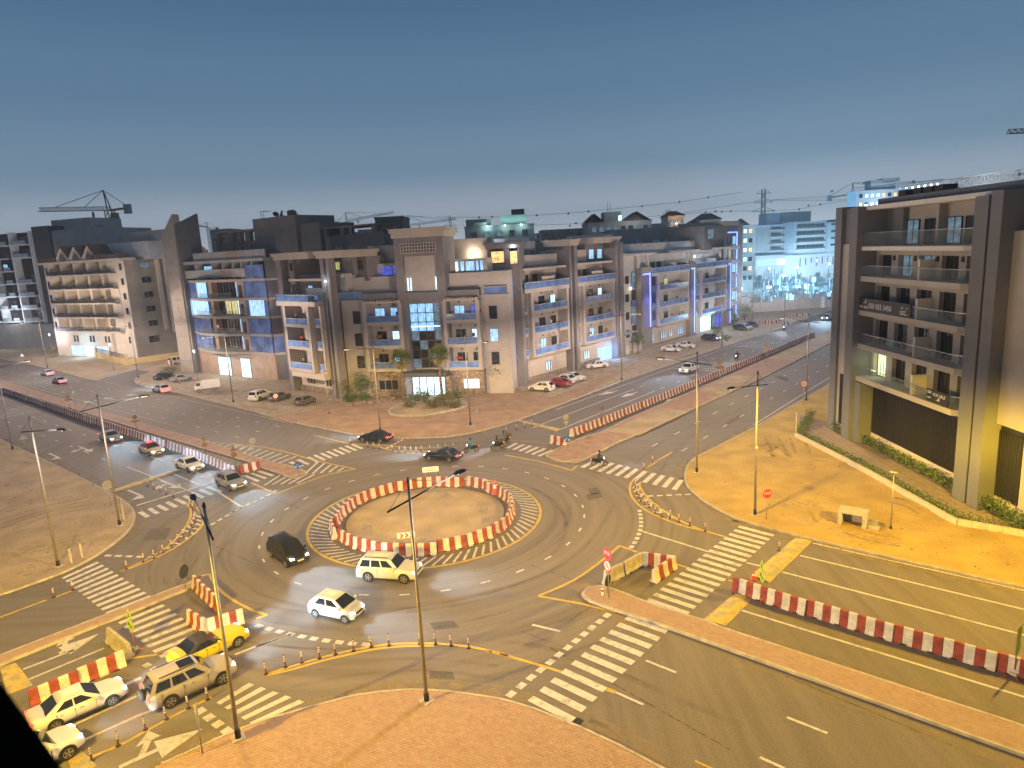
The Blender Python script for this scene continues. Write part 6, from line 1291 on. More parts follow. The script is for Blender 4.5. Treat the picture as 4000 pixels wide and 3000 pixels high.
part(b2, 'cornice', F2, [(-.6, 38.6, -1.6, 3, 26.4, 27.0)], m_cream2); part(b2, 'tiled_eave', F2, [(0, 9, -1.2, 2, 27, 28.2), (25, 38, -1.2, 2, 27, 28.2)], m_ctile)
for i, u in enumerate((9.2, 15.6, 22.0)):                            # three gables with arched openings
    mb = MB(); mb.poly([Vector((a, b, 0)) for a, b in ((0, 0), (5.6, 0), (5.6, 1.6), (2.8, 4.4), (0, 1.6))], 0, .5, m_cream2); mb.v = [tuple(F2.P(u+x, -1.3+zz*1.0+0, 26.4+y)) for x, y, zz in mb.v]; mb.build('gable', b2)
    mb = MB(); mb.face([F2.P(u+a, -1.33, 26.4+b) for a, b in ((1.5, .4), (4.1, .4), (4.1, 1.6), (2.8, 2.9), (1.5, 1.6))], m_wg); mb.build('gable_window', b2)
    mb = MB()
    for s in (0, 1):
        a, b = (u-.2, 28.0) if s == 0 else (u+5.8, 28.0); mb.hexa([F2.P(a, -1.4, b-.2), F2.P(u+2.8, -1.4, 30.9), F2.P(u+2.8, 4, 30.9), F2.P(a, 4, b-.2)], [F2.P(a, -1.4, b+.05), F2.P(u+2.8, -1.4, 31.15), F2.P(u+2.8, 4, 31.15), F2.P(a, 4, b+.05)], m_ctile)
    mb.build('gable_roof', b2)
part(b2, 'roof_wall', F2, [(10, 40, 6, 16, 26.4, 31.2)], m_whitew); part(b2, 'roof_wall', F2, [(22, 46, 9, 18, 31.2, 34)], m_greyw)
part(b2, 'wall', F2r, [(0, 26, 0, 8, 0, 26.4)], m_cream2); part(b2, 'pier', F2r, [(8.5, 9.6, -.6, .3, 7, 26.4), (11, 12.2, -.8, .3, 6, 27)], m_cream2); part(b2, 'recess_wall', F2r, [(12.2, 26, -.12, .2, 8, 28.5)], m_ochre)
for k, z in enumerate(BZ):
    window(b2, F2r, 4.2, 6.8, z+.9, z+2.4, -.06, m_wg if k < 4 else m_dimb, 1); part(b2, 'balcony_slab', F2r, [(14, 22, -1.2, 0, z-.3, z)], m_cream2); mb = MB()
    for j in range(14): fb(mb, F2r, 14.1+j*.6, 14.15+j*.6, -1.15, -1.1, z, z+1, m_irail)
    fb(mb, F2r, 14.1, 22, -1.17, -1.08, z+.95, z+1.05, m_irail); tag(mb.build('railing', b2), kind='stuff')
    window(b2, F2r, 14.6, 17, z+.05, z+2.5, -.18, m_lb if k == 4 else m_wg, 1); window(b2, F2r, 18.2, 21, z+.05, z+2.5, -.18, m_lw if k == 4 else m_wg, 1)
mb = MB(); mb.poly([Vector((a, b, 0)) for a, b in ((11, 0), (25, 0), (25, 2.6), (18, 5.4), (11, 2.6))], 0, .6, m_cream2); mb.v = [tuple(F2r.P(x, -.5+zz, 26.4+y)) for x, y, zz in mb.v]; mb.build('gable', b2); window(b2, F2r, 18.5, 21, 27.2, 29.6, -.56, m_lb, 1)
for u in (9.5, 11, 17.3, 18.8, 24.6, 26.1, 35.5): window(b2, F2, u, u+.8, 4.4, 6.2, -.46, m_wg, 0)
for u in (7.2, 13.6, 19.8): window(b2, F2, u, u+5.8, .2, 3.4, -.46, mat('garage_white', (.4, .45, .5), .6, .2, .5, emit=(.42, .62, .85), es=1.0), 0, m_cream, name='garage_opening')
point_light(b2, F2.P(16, -2.5, 2.6)-wloc(b2), 1800, (.6, .8, 1), .4); window(b2, F2r, 3.6, 6.6, 4, 5.8, -.06, m_wg, 1); window(b2, F2r, 15.5, 18, 4.2, 6, -.06, m_wg, 1); window(b2, F2r, 23.2, 25.4, .3, 4.4, -.1, m_lw, 1, name='lit_doorway')
# boundary wall of the cream block with iron railing
a, b = g(165, 1343, .1), g(497, 1427, .1); FW = Fr((a.x, a.y), math.atan2((b-a).y, (b-a).x)); Lw = (b-a).length; w2 = thing('boundary_wall', 'low yellow wall with iron railing in front of the cream block', 'wall', a)
part(w2, 'base', FW, [(0, Lw, -.15, .15, 0, 1.7)], mat('yellow_wall', (.46, .34, .15), .85, .08, .5))
for i in range(8): part(w2, 'pier', FW, [(i*Lw/7-.3, i*Lw/7+.3, -.28, .28, 0, 3.0)], MATS['yellow_wall'])
mb = MB(); [fb(mb, FW, .5+i*.55, .56+i*.55, -.03, .03, 1.7, 2.8, m_irail) for i in range(int(Lw/.55)-1)]; fb(mb, FW, 0, Lw, -.04, .04, 2.75, 2.85, m_irail); tag(mb.build('railing', w2), kind='stuff')
FWr = FW.sub(Lw, 0, R(95)); part(w2, 'base', FWr, [(0, 17, -.15, .15, 0, 1.6)], MATS['yellow_wall'])

# ------------------------------------------------------------------ modern dark block at the left edge
F1 = Fr((-128, 213), R(-18)); F1 = F1.sub(-66, 0); b1 = bldg('apartment_block', 'dark modern apartment block with white balcony frames at the left edge', F1, u=30)
part(b1, 'wall', F1, [(-10, 44, 2, 20, 0, 37.2)], mat('shaded_recess_black', (.016, .017, .02), .7, .1, .5)); part(b1, 'side_wall', F1, [(44, 51, .5, 20, 0, 38.6)], m_dgrey); part(b1, 'rear_wing', F1, [(51, 72, 1.5, 20, 0, 37)], m_greyw); part(b1, 'roof_block', F1, [(46, 62, 6, 18, 36, 40.6)], m_greyw)  # near black puts the shade of the balcony recesses into the wall colour
m_wframe = mat('white_frame', (.68, .70, .72), .6, .05, 1); m_wgl = mat('frosted_panel', (.30, .34, .38), .3, .2, 1)
for u in (2, 9.5, 17.8, 20.2, 25.5, 34.8, 43.4): part(b1, 'white_fin', F1, [(u, u+.55, -.6, 2, 8.5, 37.4)], m_wframe)
for k in range(7):
    z = 9.2+k*4.05
    for i, (u0, u1) in enumerate(((2.5, 9.5), (20.7, 25.5), (26, 30.4), (30.6, 34.8), (35.4, 43.3))):
        if (i+k) % 9 == 8: continue
        part(b1, 'white_slab', F1, [(u0, u1-.4, -1.2, 2, z-.4, z)], m_wframe); part(b1, 'balcony_panel', F1, [(u0+.6, u1-.9, -1.1, -1.02, z, z+1.1)], m_wgl)
        if i in (2, 4) and k == 4: window(b1, F1, u0+1, u0+3, z, z+2.2, 1.9, m_lb, 1)
        else: window(b1, F1, u0+.9, u1-1.2, z+.05, z+2.4, 1.94, m_wg, 1)
window(b1, F1, 54, 57, 26, 28.4, 1.44, m_wg, 0); window(b1, F1, 62, 66, 24, 28, 1.44, m_wg, 1); wall_light(b1, F1, 32, -3, 12.6, 2600, (.85, .92, 1)); wall_light(b1, F1, 16, -3, 17, 2600, (.85, .92, 1)); part(b1, 'podium', F1, [(-10, 60, -2, 20, 0, 8.2)], m_greyw)
a, b = g(-260, 1322), g(250, 1322); hd = Fr((a.x*.93, a.y*.93), math.atan2((b-a).y, (b-a).x)); h1 = thing('hoarding', 'tall brown ribbed site hoarding below the dark modern block', 'hoarding', hd.P(0, 0, 0)); Lh = (b-a).length*.93
m_hoard = mat('hoarding_brown', (.22, .155, .12), .7, .12, .6)
for i in range(40): part(h1, 'panel', hd, [(i*Lh/40, (i+1)*Lh/40-.06, -.1+(i % 2)*.1, .1, 0, 7.2)], m_hoard if i > 14 else m_greyw)
h1_ = thing('rubble_heap', 'rubble and spoil heaped before the hoarding at far left', 'rubble', (0, 0, 0)); mb = MB()
for i in range(150):
    p = g(random.uniform(-40, 330), random.uniform(1332, 1368)); s = random.uniform(.35, 1.5); r = lambda: random.uniform(-.3, .3)*s
    mb.hexa([(p.x+x*s+r(), p.y+y*s+r(), -.1) for x, y in ((-1, -1), (1, -1), (1, 1), (-1, 1))], [(p.x+x*s*.6+r(), p.y+y*s*.6+r(), s*random.uniform(.4, 1)) for x, y in ((-1, -1), (1, -1), (1, 1), (-1, 1))], random.choice([m_gravel, m_sand, m_conc]))
tag(mb.build('stones', h1_), kind='stuff')

# ------------------------------------------------------------------ white block with blue light strips
F5 = Fr((31.37, 155.83), R(48.63)); b5 = bldg('apartment_block', 'pale apartment block with vertical blue light strips up its pillars', F5, u=20)
m_led = mat('blue_light_strip', (.1, .1, .8), .4, .05, 3, emit=(.10, .16, 1.0), es=5.5); m_violet = mat('violet_lit_panel', (.10, .08, .30), .5, .15, .6)  # violet puts the strips' blue light into the panels and narrow bay wall
part(b5, 'wall', F5, [(-12, 54, 1.6, 17, 0, 21.2)], m_whitew); part(b5, 'wall', F5, [(-12, -4.2, -.2, 1.6, 0, 21.8), (-12, 42, 4, 16, 21.2, 23.8)], m_whitew)
for k in range(4): window(b5, F5, -8.6, -7.2, 3.4+k*3.95, 5.1+k*3.95, -.26, m_wg, 0)
for k in range(4): part(b5, 'bay_window', F5, [(-6.4, -4.4, -.5, -.2, 2.2+k*3.95, 3.6+k*3.95)], m_rail); window(b5, F5, -6.3, -4.5, 3.6+k*3.95, 5.9+k*3.95, -.4, m_dimb if k % 2 else m_wg, 0)
wall_light(b5, F5, -6.6, -.5, 14.2, 160, (1, .8, .4))
PX = ((-4.2, .4), (19.4, 22.6), (41.6, 44.4))
for u0, u1 in PX:
    part(b5, 'pillar', F5, [(u0, u1, -1.7, 1.6, 0, 18.6)], m_brown); part(b5, 'light_strip', F5, [(u1-1.0, u1-.75, -1.82, -1.7, 1 if u0 > 5 else 5, 17.2), (u0+.6, u1-.75, -1.81, -1.71, 16.9, 17.15)], m_led)
    part(b5, 'violet_lit_panel', F5, [(u0+.6, u1-1.1, -1.76, -1.7, 5, 16.8)], m_violet); point_light(b5, F5.P(u1-.9, -2.6, 11)-wloc(b5), 170, (.12, .16, 1), .5)
    for uu in (u0-.2, u1-.9): part(b5, 'column', F5, [(uu, uu+.6, -1.2, -.6, 18.4, 21.3)], m_whitew)
    part(b5, 'canopy', F5, [(u0-3.5, u1+1.5, -2.2, 3, 21.2, 21.7)], m_whitew)
for u0, u1, pn in ((.5, 3.6, [m_lw, m_lb, D_, D_]), (22.7, 26.2, [D_])): bay(b5, F5, u0, u1, FL, 1.0, .9, m_violet if u0 < 5 else m_whitew, ((u0+.8, u0+2.2),), 3.95, .35, posts=(), panes=pn, top=16.3)
for u0, u1, pn in ((3.6, 19.4, [D_, D_, D_, D_, m_lb, m_ly, D_, D_, D_]), (26.2, 41.6, [D_, D_, m_lb, D_, D_, D_, D_, D_])):
    bay(b5, F5, u0, u1, FL, 1.5, .9, m_whitew, ((u0+3, u0+5), (u0+7, u0+9)), posts=(.78,), panes=pn, top=16.3)
    part(b5, 'balcony_slab', F5, [(u0-3, u1, -1.6, 1.6, 16.3, 17)], m_whitew); g_ = part(b5, 'balcony_rail', F5, [(u0-3, u1, -1.6, -1.52, 17, 18.1)], m_rail); part(g_, 'top_rail', F5, [(u0-3, u1, -1.66, -1.48, 18.1, 18.2)], m_whitew)
    for a in (u0+2, u0+5): window(b5, F5, a, a+2, 17.1, 19.4, 1.54, m_wg, 1)
    part(b5, 'privacy_wall', F5, [(u0+8.5, u0+8.8, -1.4, 1.6, 17, 19)], m_whitew)
part(b5, 'lit_terrace', F5, [(25, 36, 1.2, 1.6, 17.2, 20.4)], m_whitew); wall_light(b5, F5, 27.4, 1.0, 19.8, 900, (.7, .92, 1))
part(b5, 'wall', F5, [(.4, 19.4, -.6, 1.6, .2, 4.5), (22.6, 27.6, -.6, 1.6, 0, 4.5)], m_cream); part(b5, 'stone_plinth', F5, [(.4, 19.4, -.75, -.5, 0, .6)], m_stone)
for u in (1.2, 2.2, 6.2, 7.1, 8.0, 10.4, 11.3, 15, 15.9, 16.8): window(b5, F5, u, u+.55, 1.2, 3.0, -.66, m_lb, 0)
window(b5, F5, 27.8, 34.2, .1, 4.1, -.3, m_lw, 3, m_frame, 1, name='shop_window'); part(b5, 'shop_sign', F5, [(27.8, 34, -.9, -.5, 4.2, 5.0)], mat('shop_sign_blue', (.05, .2, .5), .5, .2, 1, emit=(.10, .42, 1), es=2.4)); point_light(b5, F5.P(31, -2.2, 3.4)-wloc(b5), 700, (.65, .9, 1), .3)
for u in (35, 37.4, 39.8): window(b5, F5, u, u+2.2, .3, 4.0, -.3, m_lv if u > 36 else m_dimb, 1)
part(b5, 'canopy', F5, [(34.5, 43, -2.6, 0, 4.4, 4.9)], m_dgrey)
part(b5, 'tower', F5, [(45, 54.2, 1, 14, 0, 27.6)], m_brown); part(b5, 'light_strip', F5, [(53.6, 53.9, .8, 1, .6, 25.6), (47.6, 53.9, .8, 1, 25.4, 25.65)], m_led); cornice(b5, F5, 45, 54.2, 1, 14, 28.6, 1.2)
for k in range(6):
    for u in (47.4, 50.6): window(b5, F5, u, u+2.2, 2.6+k*3.9, 5.0+k*3.9, .9, [m_lb, m_wg, m_dimb, m_ly][(k*2+int(u)) % 4], 1)
    part(b5, 'balcony_rail', F5, [(47, 53.2, -.1, 0, 1.2+k*3.9, 2.4+k*3.9)], m_whitew)
point_light(b5, F5.P(53.7, -1.2, 12)-wloc(b5), 260, (.12, .16, 1), .5); window(b5, F5, 34.6, 38.4, 24, 26.6, .9, m_dimb, 1); part(b5, 'top_storey', F5, [(33.4, 45, 1.2, 12, 21.2, 27.4)], m_brown)
# yard between the corner block and the white block
yw = thing('yard_wall', 'pale yard wall and canvas awning between the two avenue blocks', 'wall', RW.P(37, 0, 0)); part(yw, 'panel', RW, [(36.8, 40.4, -1, -.8, 0, 2.4), (41, 45.5, -1.2, -1.0, 0, 2.3)], m_cream); part(yw, 'gate', RW, [(38, 39.2, -1.08, -1, 0, 2.1)], m_door)
mb = MB(); mb.hexa([RW.P(36.6, -1, 4.2), RW.P(43, -1.5, 4.6), RW.P(43, 4, 5.2), RW.P(36.6, 4, 5.0)], [RW.P(36.6, -1, 4.28), RW.P(43, -1.5, 4.68), RW.P(43, 4, 5.28), RW.P(36.6, 4, 5.08)], m_greyw); mb.build('awning', yw)
units(b5, F5, [(u, .85, z) for z in (5.1, 9.05, 13.0) for u in (9.5, 15.5, 36, 39) if random.random() < .7]+[(u, 5+random.random()*6, 23.8) for u in (-8, -3, 2, 8, 14, 22, 30)]); laundry(b5, F5, [(random.uniform(6, 18), -.6, z+1.7) for z in (5.1, 9.05, 13) for _ in (0, 1)]+[(random.uniform(28, 40), -.6, z+1.7) for z in (5.1, 9.05)])
units(b3, F3, [(u, 5, 24.9) for u in (14, 18, 21)]+[(u, 8, 32.8) for u in (29, 33.5)]); laundry(b3, F3, [(14, -.4, 23.1), (22.5, -.4, 23.1), (16, -1.6, 11.4), (20, -1.8, 15)]); units(b2, F2, [(u, 2.1, z) for z in BZ for u in (4.2, 10.4, 16.8, 23.2, 29.4) if random.random() < .45])
# ------------------------------------------------------------------ dark apartment building on the right
FR = Fr((39.4, 81.85), R(-90)); br = bldg('apartment_building', 'large dark unfinished apartment building with glass balconies on the right', FR, u=16)
m_rb = mat('sand_render', (.33, .305, .28), .85, .06, .4, wspace=True, fine=.05); m_rt = mat('mauve_taupe_render', (.135, .140, .158), .85, .06, .4, wspace=True, fine=.05); m_slat = mat('black_slat', (.010, .0095, .009), .5, .2, 3); m_corr = mat('corrugated_white', (.52, .45, .36), .7, .08, 2); m_soff = mat('soffit_white', (.55, .53, .50), .8, .05, 1)
part(br, 'wall', FR, [(0, 31.5, 2.2, 22, 0, 22.3), (0, 27, 3.2, 22, 22.3, 26.2)], m_rb)
part(br, 'pillar', FR, [(0, 1.5, -.2, 2.2, 0, 26.8)], m_rt); part(br, 'wall', FR, [(1.5, 4.6, .1, 2.2, 0, 22.6)], m_rb); part(br, 'pillar', FR, [(4.5, 6.1, -.7, 3.2, 0, 26.6)], m_rt); part(br, 'pillar', FR, [(6.1, 7.4, -.2, 2.2, 0, 7.2)], m_rt)
part(br, 'wall', FR, [(1.5, 4.5, .3, 3.2, 22.6, 26.6)], m_rt)
for z in (19.3, 15.6, 12.0, 8.5): part(br, 'window_recess', FR, [(3.7, 4.4, .04, .12, z, z+1.9)], m_rt)
window(br, FR, 3.3, 4.2, 23.4, 25.4, .24, m_dimb, 0)
for i in range(7): part(br, 'louvre_slat', FR, [(2.3+i*.24, 2.42+i*.24, .0, .1, 1.3, 7.4)], m_slat)
part(br, 'louvre_back', FR, [(2.2, 4.0, .06, .12, 1.3, 7.4)], m_slat)
SZ = [7.3, 11.05, 14.8, 18.55]; UD = [6.6, 10.3, 13.9, 17.5, 21.0]
for k, z in enumerate(SZ+[21.9]):
    mb = MB(); A4 = [(5.9, -.1), (22.9, -.1), (24.6, 1.2), (24.6, 2.3), (5.9, 2.3)]; mb.poly([FR.P(u, d, 0) for u, d in A4], z, z+.55 if k < 4 else z+.42, m_rb if k < 4 else m_soff); mb.build('balcony_slab', br)
    if k == 4: break
    zt = z+.55; zz = (SZ+[21.9])[k+1]
    for i, u in enumerate(UD):
        if i < 4: part(br, 'door_pier', FR, [(u+2.45, UD[i+1], 1.6, 2.25, zt, zz)], m_rb)
        pn = m_lg if (k == 0 and i == 0) else (m_dimb if (k == 3 and i in (1, 2)) else m_wg)
        window(br, FR, u, u+2.42, zt+.02, zz-.55, 2.12, pn, 3 if i in (0, 3) else 1, m_slat); part(br, 'lintel', FR, [(u, u+2.45, 1.62, 2.25, zz-.55, zz)], m_rb)
        if k == 3 and i < 4: part(br, 'wall_lamp', FR, [(u+2.9, u+3.2, 1.45, 1.6, zt+1.7, zt+2.2)], m_slat)
    part(br, 'end_pier', FR, [(6.0, 6.6, 1.6, 2.25, zt, zz), (23.45, 24.6, 1.6, 2.25, zt, zz)], m_rb)
    part(br, 'partition', FR, [(16.2, 16.5, .15, 2.1, zt, zt+1.95)], m_soff)
    mb = MB(); pts = [(5.9, 1.4), (5.95, -.02), (22.85, -.02), (24.5, 1.24)]
    for a, b in zip(pts[:-1], pts[1:]): mb.face([FR.P(*a, zt), FR.P(*b, zt), FR.P(*b, zt+1.15), FR.P(*a, zt+1.15)], m_rail2)
    r_ = mb.build('glass_rail', br); mb = MB()
    for a, b in zip(pts[:-1], pts[1:]): mb.bar(FR.P(*a, zt+1.17), FR.P(*b, zt+1.17), .05, .05, m_chrome)
    mb.build('hand_rail', r_)
point_light(br, FR.P(7.9, .9, 9.6)-wloc(br), 75, (.85, 1, .6), .3)
# top terrace
for i, u in enumerate((9.0, 12.0, 15.6, 18.2, 22.4)): window(br, FR, u, u+2.1, 22.4, 24.9, 3.12, m_wg if i % 2 else m_dimb, 1, m_slat)
part(br, 'top_pier', FR, [(14.9, 15.3, 2.4, 3.2, 22.3, 26.2), (21.5, 21.9, 2.4, 3.2, 22.3, 26.2)], m_rb); part(br, 'eave', FR, [(4.6, 26.4, .2, 3.2, 26.2, 26.65)], m_soff); part(br, 'roof', FR, [(6.5, 34, 1.2, 22, 26.65, 27.3)], m_rt); part(br, 'wall', FR, [(6.1, 9, 2.6, 3.2, 22.3, 26.2)], m_rt)
mb = MB(); mb.face([FR.P(6.1, .0, 22.3), FR.P(26, .0, 22.3), FR.P(26, .0, 23.75), FR.P(6.1, .0, 23.75)], m_rail2); r_ = mb.build('glass_rail', br); mb = MB(); mb.bar(FR.P(6.1, 0, 23.78), FR.P(26, 0, 23.78), .06, .06, m_chrome); mb.build('hand_rail', r_)
# black slatted screen over the car park storey
part(br, 'screen_back', FR, [(7.6, 24.4, 1.3, 2.2, 1.5, 7.3)], m_slat); part(br, 'corrugated_base', FR, [(7.6, 24.4, 1.15, 2.2, 0, 1.5)], m_corr)
me_ = None
for i in range(62):
    u = 7.75+i*.268
    if me_ is None: k = MB(); k.box(0, .13, -.16, 0, 1.55, 7.25, m_slat); me_ = k.mesh('screen_slat')
    inst(me_, 'screen_slat', br, FR.P(u, 1.3, 0)-wloc(br), FR.a)
part(br, 'pillar', FR, [(24.6, 26.2, -.5, 2.4, 0, 26.3), (26.5, 27.8, -.5, 2.4, 0, 26.6)], m_rt); part(br, 'dark_gap', FR, [(26.2, 26.5, .2, 2.2, 0, 26)], m_slat)
part(br, 'wall', FR, [(27.8, 44, .6, 2.3, 7.8, 23.4), (30.9, 44, .6, 2.3, 0, 7.8)], m_rb); part(br, 'top_wall', FR, [(27.8, 44, 1.4, 4, 23.4, 26.5)], m_rt)
for z in (17.3, 13.7, 10.2, 6.7+.0): window(br, FR, 29.0, 31.2, z if z > 8 else 8.15, z+2.4 if z > 8 else 9.2, .66, m_wg, 1, m_slat); window(br, FR, 36, 38.2, max(z, 8.15), max(z+2.4, 9.2), .66, m_wg, 1, m_slat)
part(br, 'screen_back', FR, [(27.8, 30.9, 1.0, 2.2, 1.6, 7.8)], m_slat); part(br, 'corrugated_base', FR, [(27.8, 30.9, .9, 2.2, 0, 1.6)], m_corr)
for i in range(11): inst(me_, 'screen_slat', br, FR.P(27.9+i*.27, 1.0, 0)-wloc(br), FR.a)
for u in (9.6, 12.2, 13.9, 15.6): part(br, 'roof_unit', FR, [(u, u+1.3, 1.6, 3, 27.3, 27.9)], m_slat)
# sale banners hung on the balcony glass
m_ban = mat('banner_black', (.010, .011, .016), .6, .2, 2); m_pr = mat('banner_print', (.62, .62, .64), .6, .04, 3)
def banner(u0, u1, z0, z1, label): t = thing('sale_banner', label, 'banner', FR.P(u0, -.12, 0)); o = part(t, 'cloth', FR, [(u0, u1, -.16, -.12, z0, z1)], m_ban); return t, o
def put(o, s, sz, u, z, al='LEFT'): e = inst(text_mesh(s, sz, m_pr, al), 'lettering', o, FR.P(u, -.185, z)-wloc(o)); e.rotation_euler = (math.pi/2, 0, FR.a)
def strokes(o, u, z, sc, pts):
    mb = MB()
    for a, b in zip(pts[:-1], pts[1:]):
        if a is not None and b is not None: mb.bar(FR.P(u+a[0]*sc, -.18, z+a[1]*sc), FR.P(u+b[0]*sc, -.18, z+b[1]*sc), .02, .09*sc, m_pr, up=(1, 0, 0))
    mb.build('arabic_lettering', o)
LILBAY = [(1.0, .0), (.85, .0), (.85, .7), None, (.85, 0), (.6, 0), (.6, .7), None, (.6, 0), (.45, 0), (.45, .15), None, (.45, 0), (.2, .0), (.12, .22), (.22, .3), (.3, .2), (.15, 0), (-.1, -.1), (-.25, .05)]
t_, o_ = banner(6.2, 16.0, 15.4, 16.75, 'long black banner with a telephone number on the middle balcony glass')
put(o_, 'FOR SALE', .42, 6.35, 15.78); put(o_, '050 835 5450', .80, 8.25, 15.98); strokes(o_, 7.3, 16.25, .5, LILBAY); strokes(o_, 14.4, 16.2, .34, LILBAY); strokes(o_, 15.2, 16.2, .34, LILBAY); put(o_, 'BROKER', .14, 14.2, 15.85) if False else None
for z, w in ((15.92, 1.1), (15.76, .9), (15.6, 1.3)): part(o_, 'print_line', FR, [(14.2, 14.2+w, -.175, -.16, z, z+.06)], m_pr)
t_, o_ = banner(19.4, 22.6, 7.95, 9.15, 'small black FOR SALE banner on the lowest balcony corner'); put(o_, 'FOR SALE', .42, 20.4, 8.72); strokes(o_, 21.0, 8.25, .4, LILBAY)
for z in (8.9, 8.75, 8.3): part(o_, 'print_line', FR, [(19.55, 20.1, -.175, -.16, z, z+.06)], m_pr)

# paved walk with planting round it
wp = [g(*p, Z) for p in ((3108, 1706), (3250, 1778), (3420, 1868), (3560, 1950), (3665, 2010), (3730, 2048), (3850, 2068), (4080, 2110))]
walk = lot('paved_walk', wp+[FR.P(40, 2, 0), FR.P(0, 2, 0), FR.P(-6, -1, 0)], mat('grass_paver', (.21, .165, .14), .9, .2, 2.2, wspace=True, fine=.2), .2)
def slab_grid(parent, z):
    mt = mat('paver_light', (.33, .26, .215), .9, .12, 2, wspace=True, fine=.2); big = MB(); n = 0; poly = [wp[0]]+wp[1:]+[FR.P(40, .2, 0), FR.P(0, -.4, 0)]; me = None; base = wloc(parent)
    y = 40.0; L = []
    while y < 84:
        x = 33.0
        while x < 41:
            c = Vector((x, y, z))
            if inside(c, poly) and inview(c): L.append(c)
            x += .62
        y += .62
    L.sort(key=lambda c: c.length)
    for i, c in enumerate(L):
        b = [(c.x+a, c.y+d, z) for a, d in ((-.26, -.26), (.26, -.26), (.26, .26), (-.26, .26))]; t = [(a, d, z+.022) for a, d, _ in b]
        if i < 300:
            if me is None: k = MB(); k.box(-.26, .26, -.26, .26, 0, .022, mt); me = k.mesh('paving_block')
            inst(me, 'paving_block', parent, c-base)
        else: big.hexa(b, t, mt)
    if big.f: tag(big.build('paving_blocks', parent), kind='stuff')
slab_grid(walk, .2)
kerb(walk, wp, .62, w=.28, step=1.0, mt=m_corr)
# ------------------------------------------------------------------ farther buildings
def block(name, label, x0, x1, ytop, Y, depth, m, rows=0, cols=0, panes=None, ang=0., cat='building', zb=0., roof=None, margin=.8, wh=1.6, ww=1.5, zstart=None):
    """a building whose front stands at depth Y between two photo columns; real storeys and windows"""
    a, b = far(x0, ytop, Y), far(x1, ytop, Y); H = max(a.z, b.z); w = (b-a).length; fr = Fr((a.x, a.y), math.atan2((b-a).y, (b-a).x)+ang)
    t = thing(name, label, cat, fr.P(w/2, 0, 0)); part(t, 'wall', fr, [(0, w, 0, depth, zb, H)], m); part(t, 'parapet', fr, [(-.15, w+.15, -.15, depth+.15, H, H+.5)], m)
    for r in range(rows):
        for c in range(cols):
            z = H-2.6-r*3.5
            if z < zb+.5: continue
            u = margin+(w-2*margin)*(c+.5)/cols; window(t, fr, u-ww/2, u+ww/2, z, z+wh, -.06, random.choice(panes or [m_wg]), 0 if ww < 1.6 else 1, m_frame)
    return t, fr, w, H
m_bluew = mat('pale_blue_render', (.42, .46, .50), .85, .06, .4)
D2 = [m_wg, m_wg, m_wg, m_dimb]
t, fr, w, H = block('apartment_block', 'slender cream block with window columns beyond the blue light strips', 2893, 2953, 885, 262, 25, m_cream, 6, 2, [m_wg, m_wg, m_lw, m_lo], .1)
mb = MB(); mb.hexa([fr.P(-.6, -.6, H+.5), fr.P(w*.6, -.6, H+.5), fr.P(w*.6, 8, H+.5), fr.P(-.6, 8, H+.5)], [fr.P(w*.25, 3, H+3), fr.P(w*.3, 3, H+3), fr.P(w*.3, 4, H+3), fr.P(w*.25, 4, H+3)], m_ctile); mb.build('hip_roof', t); point_light(t, fr.P(w*.5, -14, 8)-wloc(t), 2500, (.8, .9, 1), 1)
# pale blue lit block beyond the building site
Y7 = 400; t, fr, w, H = block('apartment_block', 'large pale blue lit building with dark balcony grid beyond the building site', 2945, 3105, 890, Y7, 60, m_greyw, 0, 0)
a = far(3105, 880, Y7-8); f2 = Fr((a.x, a.y), R(22)); part(t, 'wall', f2, [(0, 24, 0, 50, 0, 31)], m_bluew); part(t, 'wall', f2, [(24, 44, -.4, 50, 0, 30)], m_bluew); part(t, 'podium', f2, [(-1, 60, -1.2, 40, 0, 12.5)], m_whitew); part(t, 'podium', fr, [(0, w, -3, 10, 0, 13)], m_whitew); part(t, 'planter', fr, [(w*.35, w, -4, 0, 13, 14.6)], LG[1]) if 'LG' in globals() else None
for k in range(4):
    z = 15.5+k*3.9
    for (F_, u0, u1) in ((fr, w*.4, w*.68), (fr, w*.70, w-.6), (f2, 1.2, 22.5)):
        part(t, 'balcony_band', F_, [(u0, u1, -.9, 0, z-.5, z)], m_whitew); window(t, F_, u0+.3, u1-.3, z, z+2.5, -.1, m_wg, 5, m_framew); part(t, 'balcony_rail', F_, [(u0, u1, -.9, -.8, z, z+1.0)], m_dgrey)
    window(t, f2, 27, 31, z+.8, z+2.3, -.46, m_wg, 1, m_framew)
for c in range(11): window(t, f2, 3+c*4.2, 3.9+c*4.2, 5.5+(c % 3), 10.5, -1.26, m_wg, 0, m_framew)
window(t, fr, 1, w*.5, 7.2, 10.8, -3.06, m_lb, 7, m_framew); window(t, fr, w*.52, w-1, 7.2, 10.8, -3.06, m_lw, 7, m_framew); window(t, f2, 38, 41, 14, 27, -.46, m_wg, 2, m_framew, 4)
part(t, 'roof_block', fr, [(w*.42, w*.72, 6, 20, H, H+8)], mat('violet_lit_render', (.50, .48, .58), .85, .05)); part(t, 'roof_block', f2, [(3, 20, 8, 24, 31, 37)], m_greyw); part(t, 'roof_wall', fr, [(0, w, -.2, .2, H, H+1.2)], m_bluew)  # violet light on the roof block is put into its colour
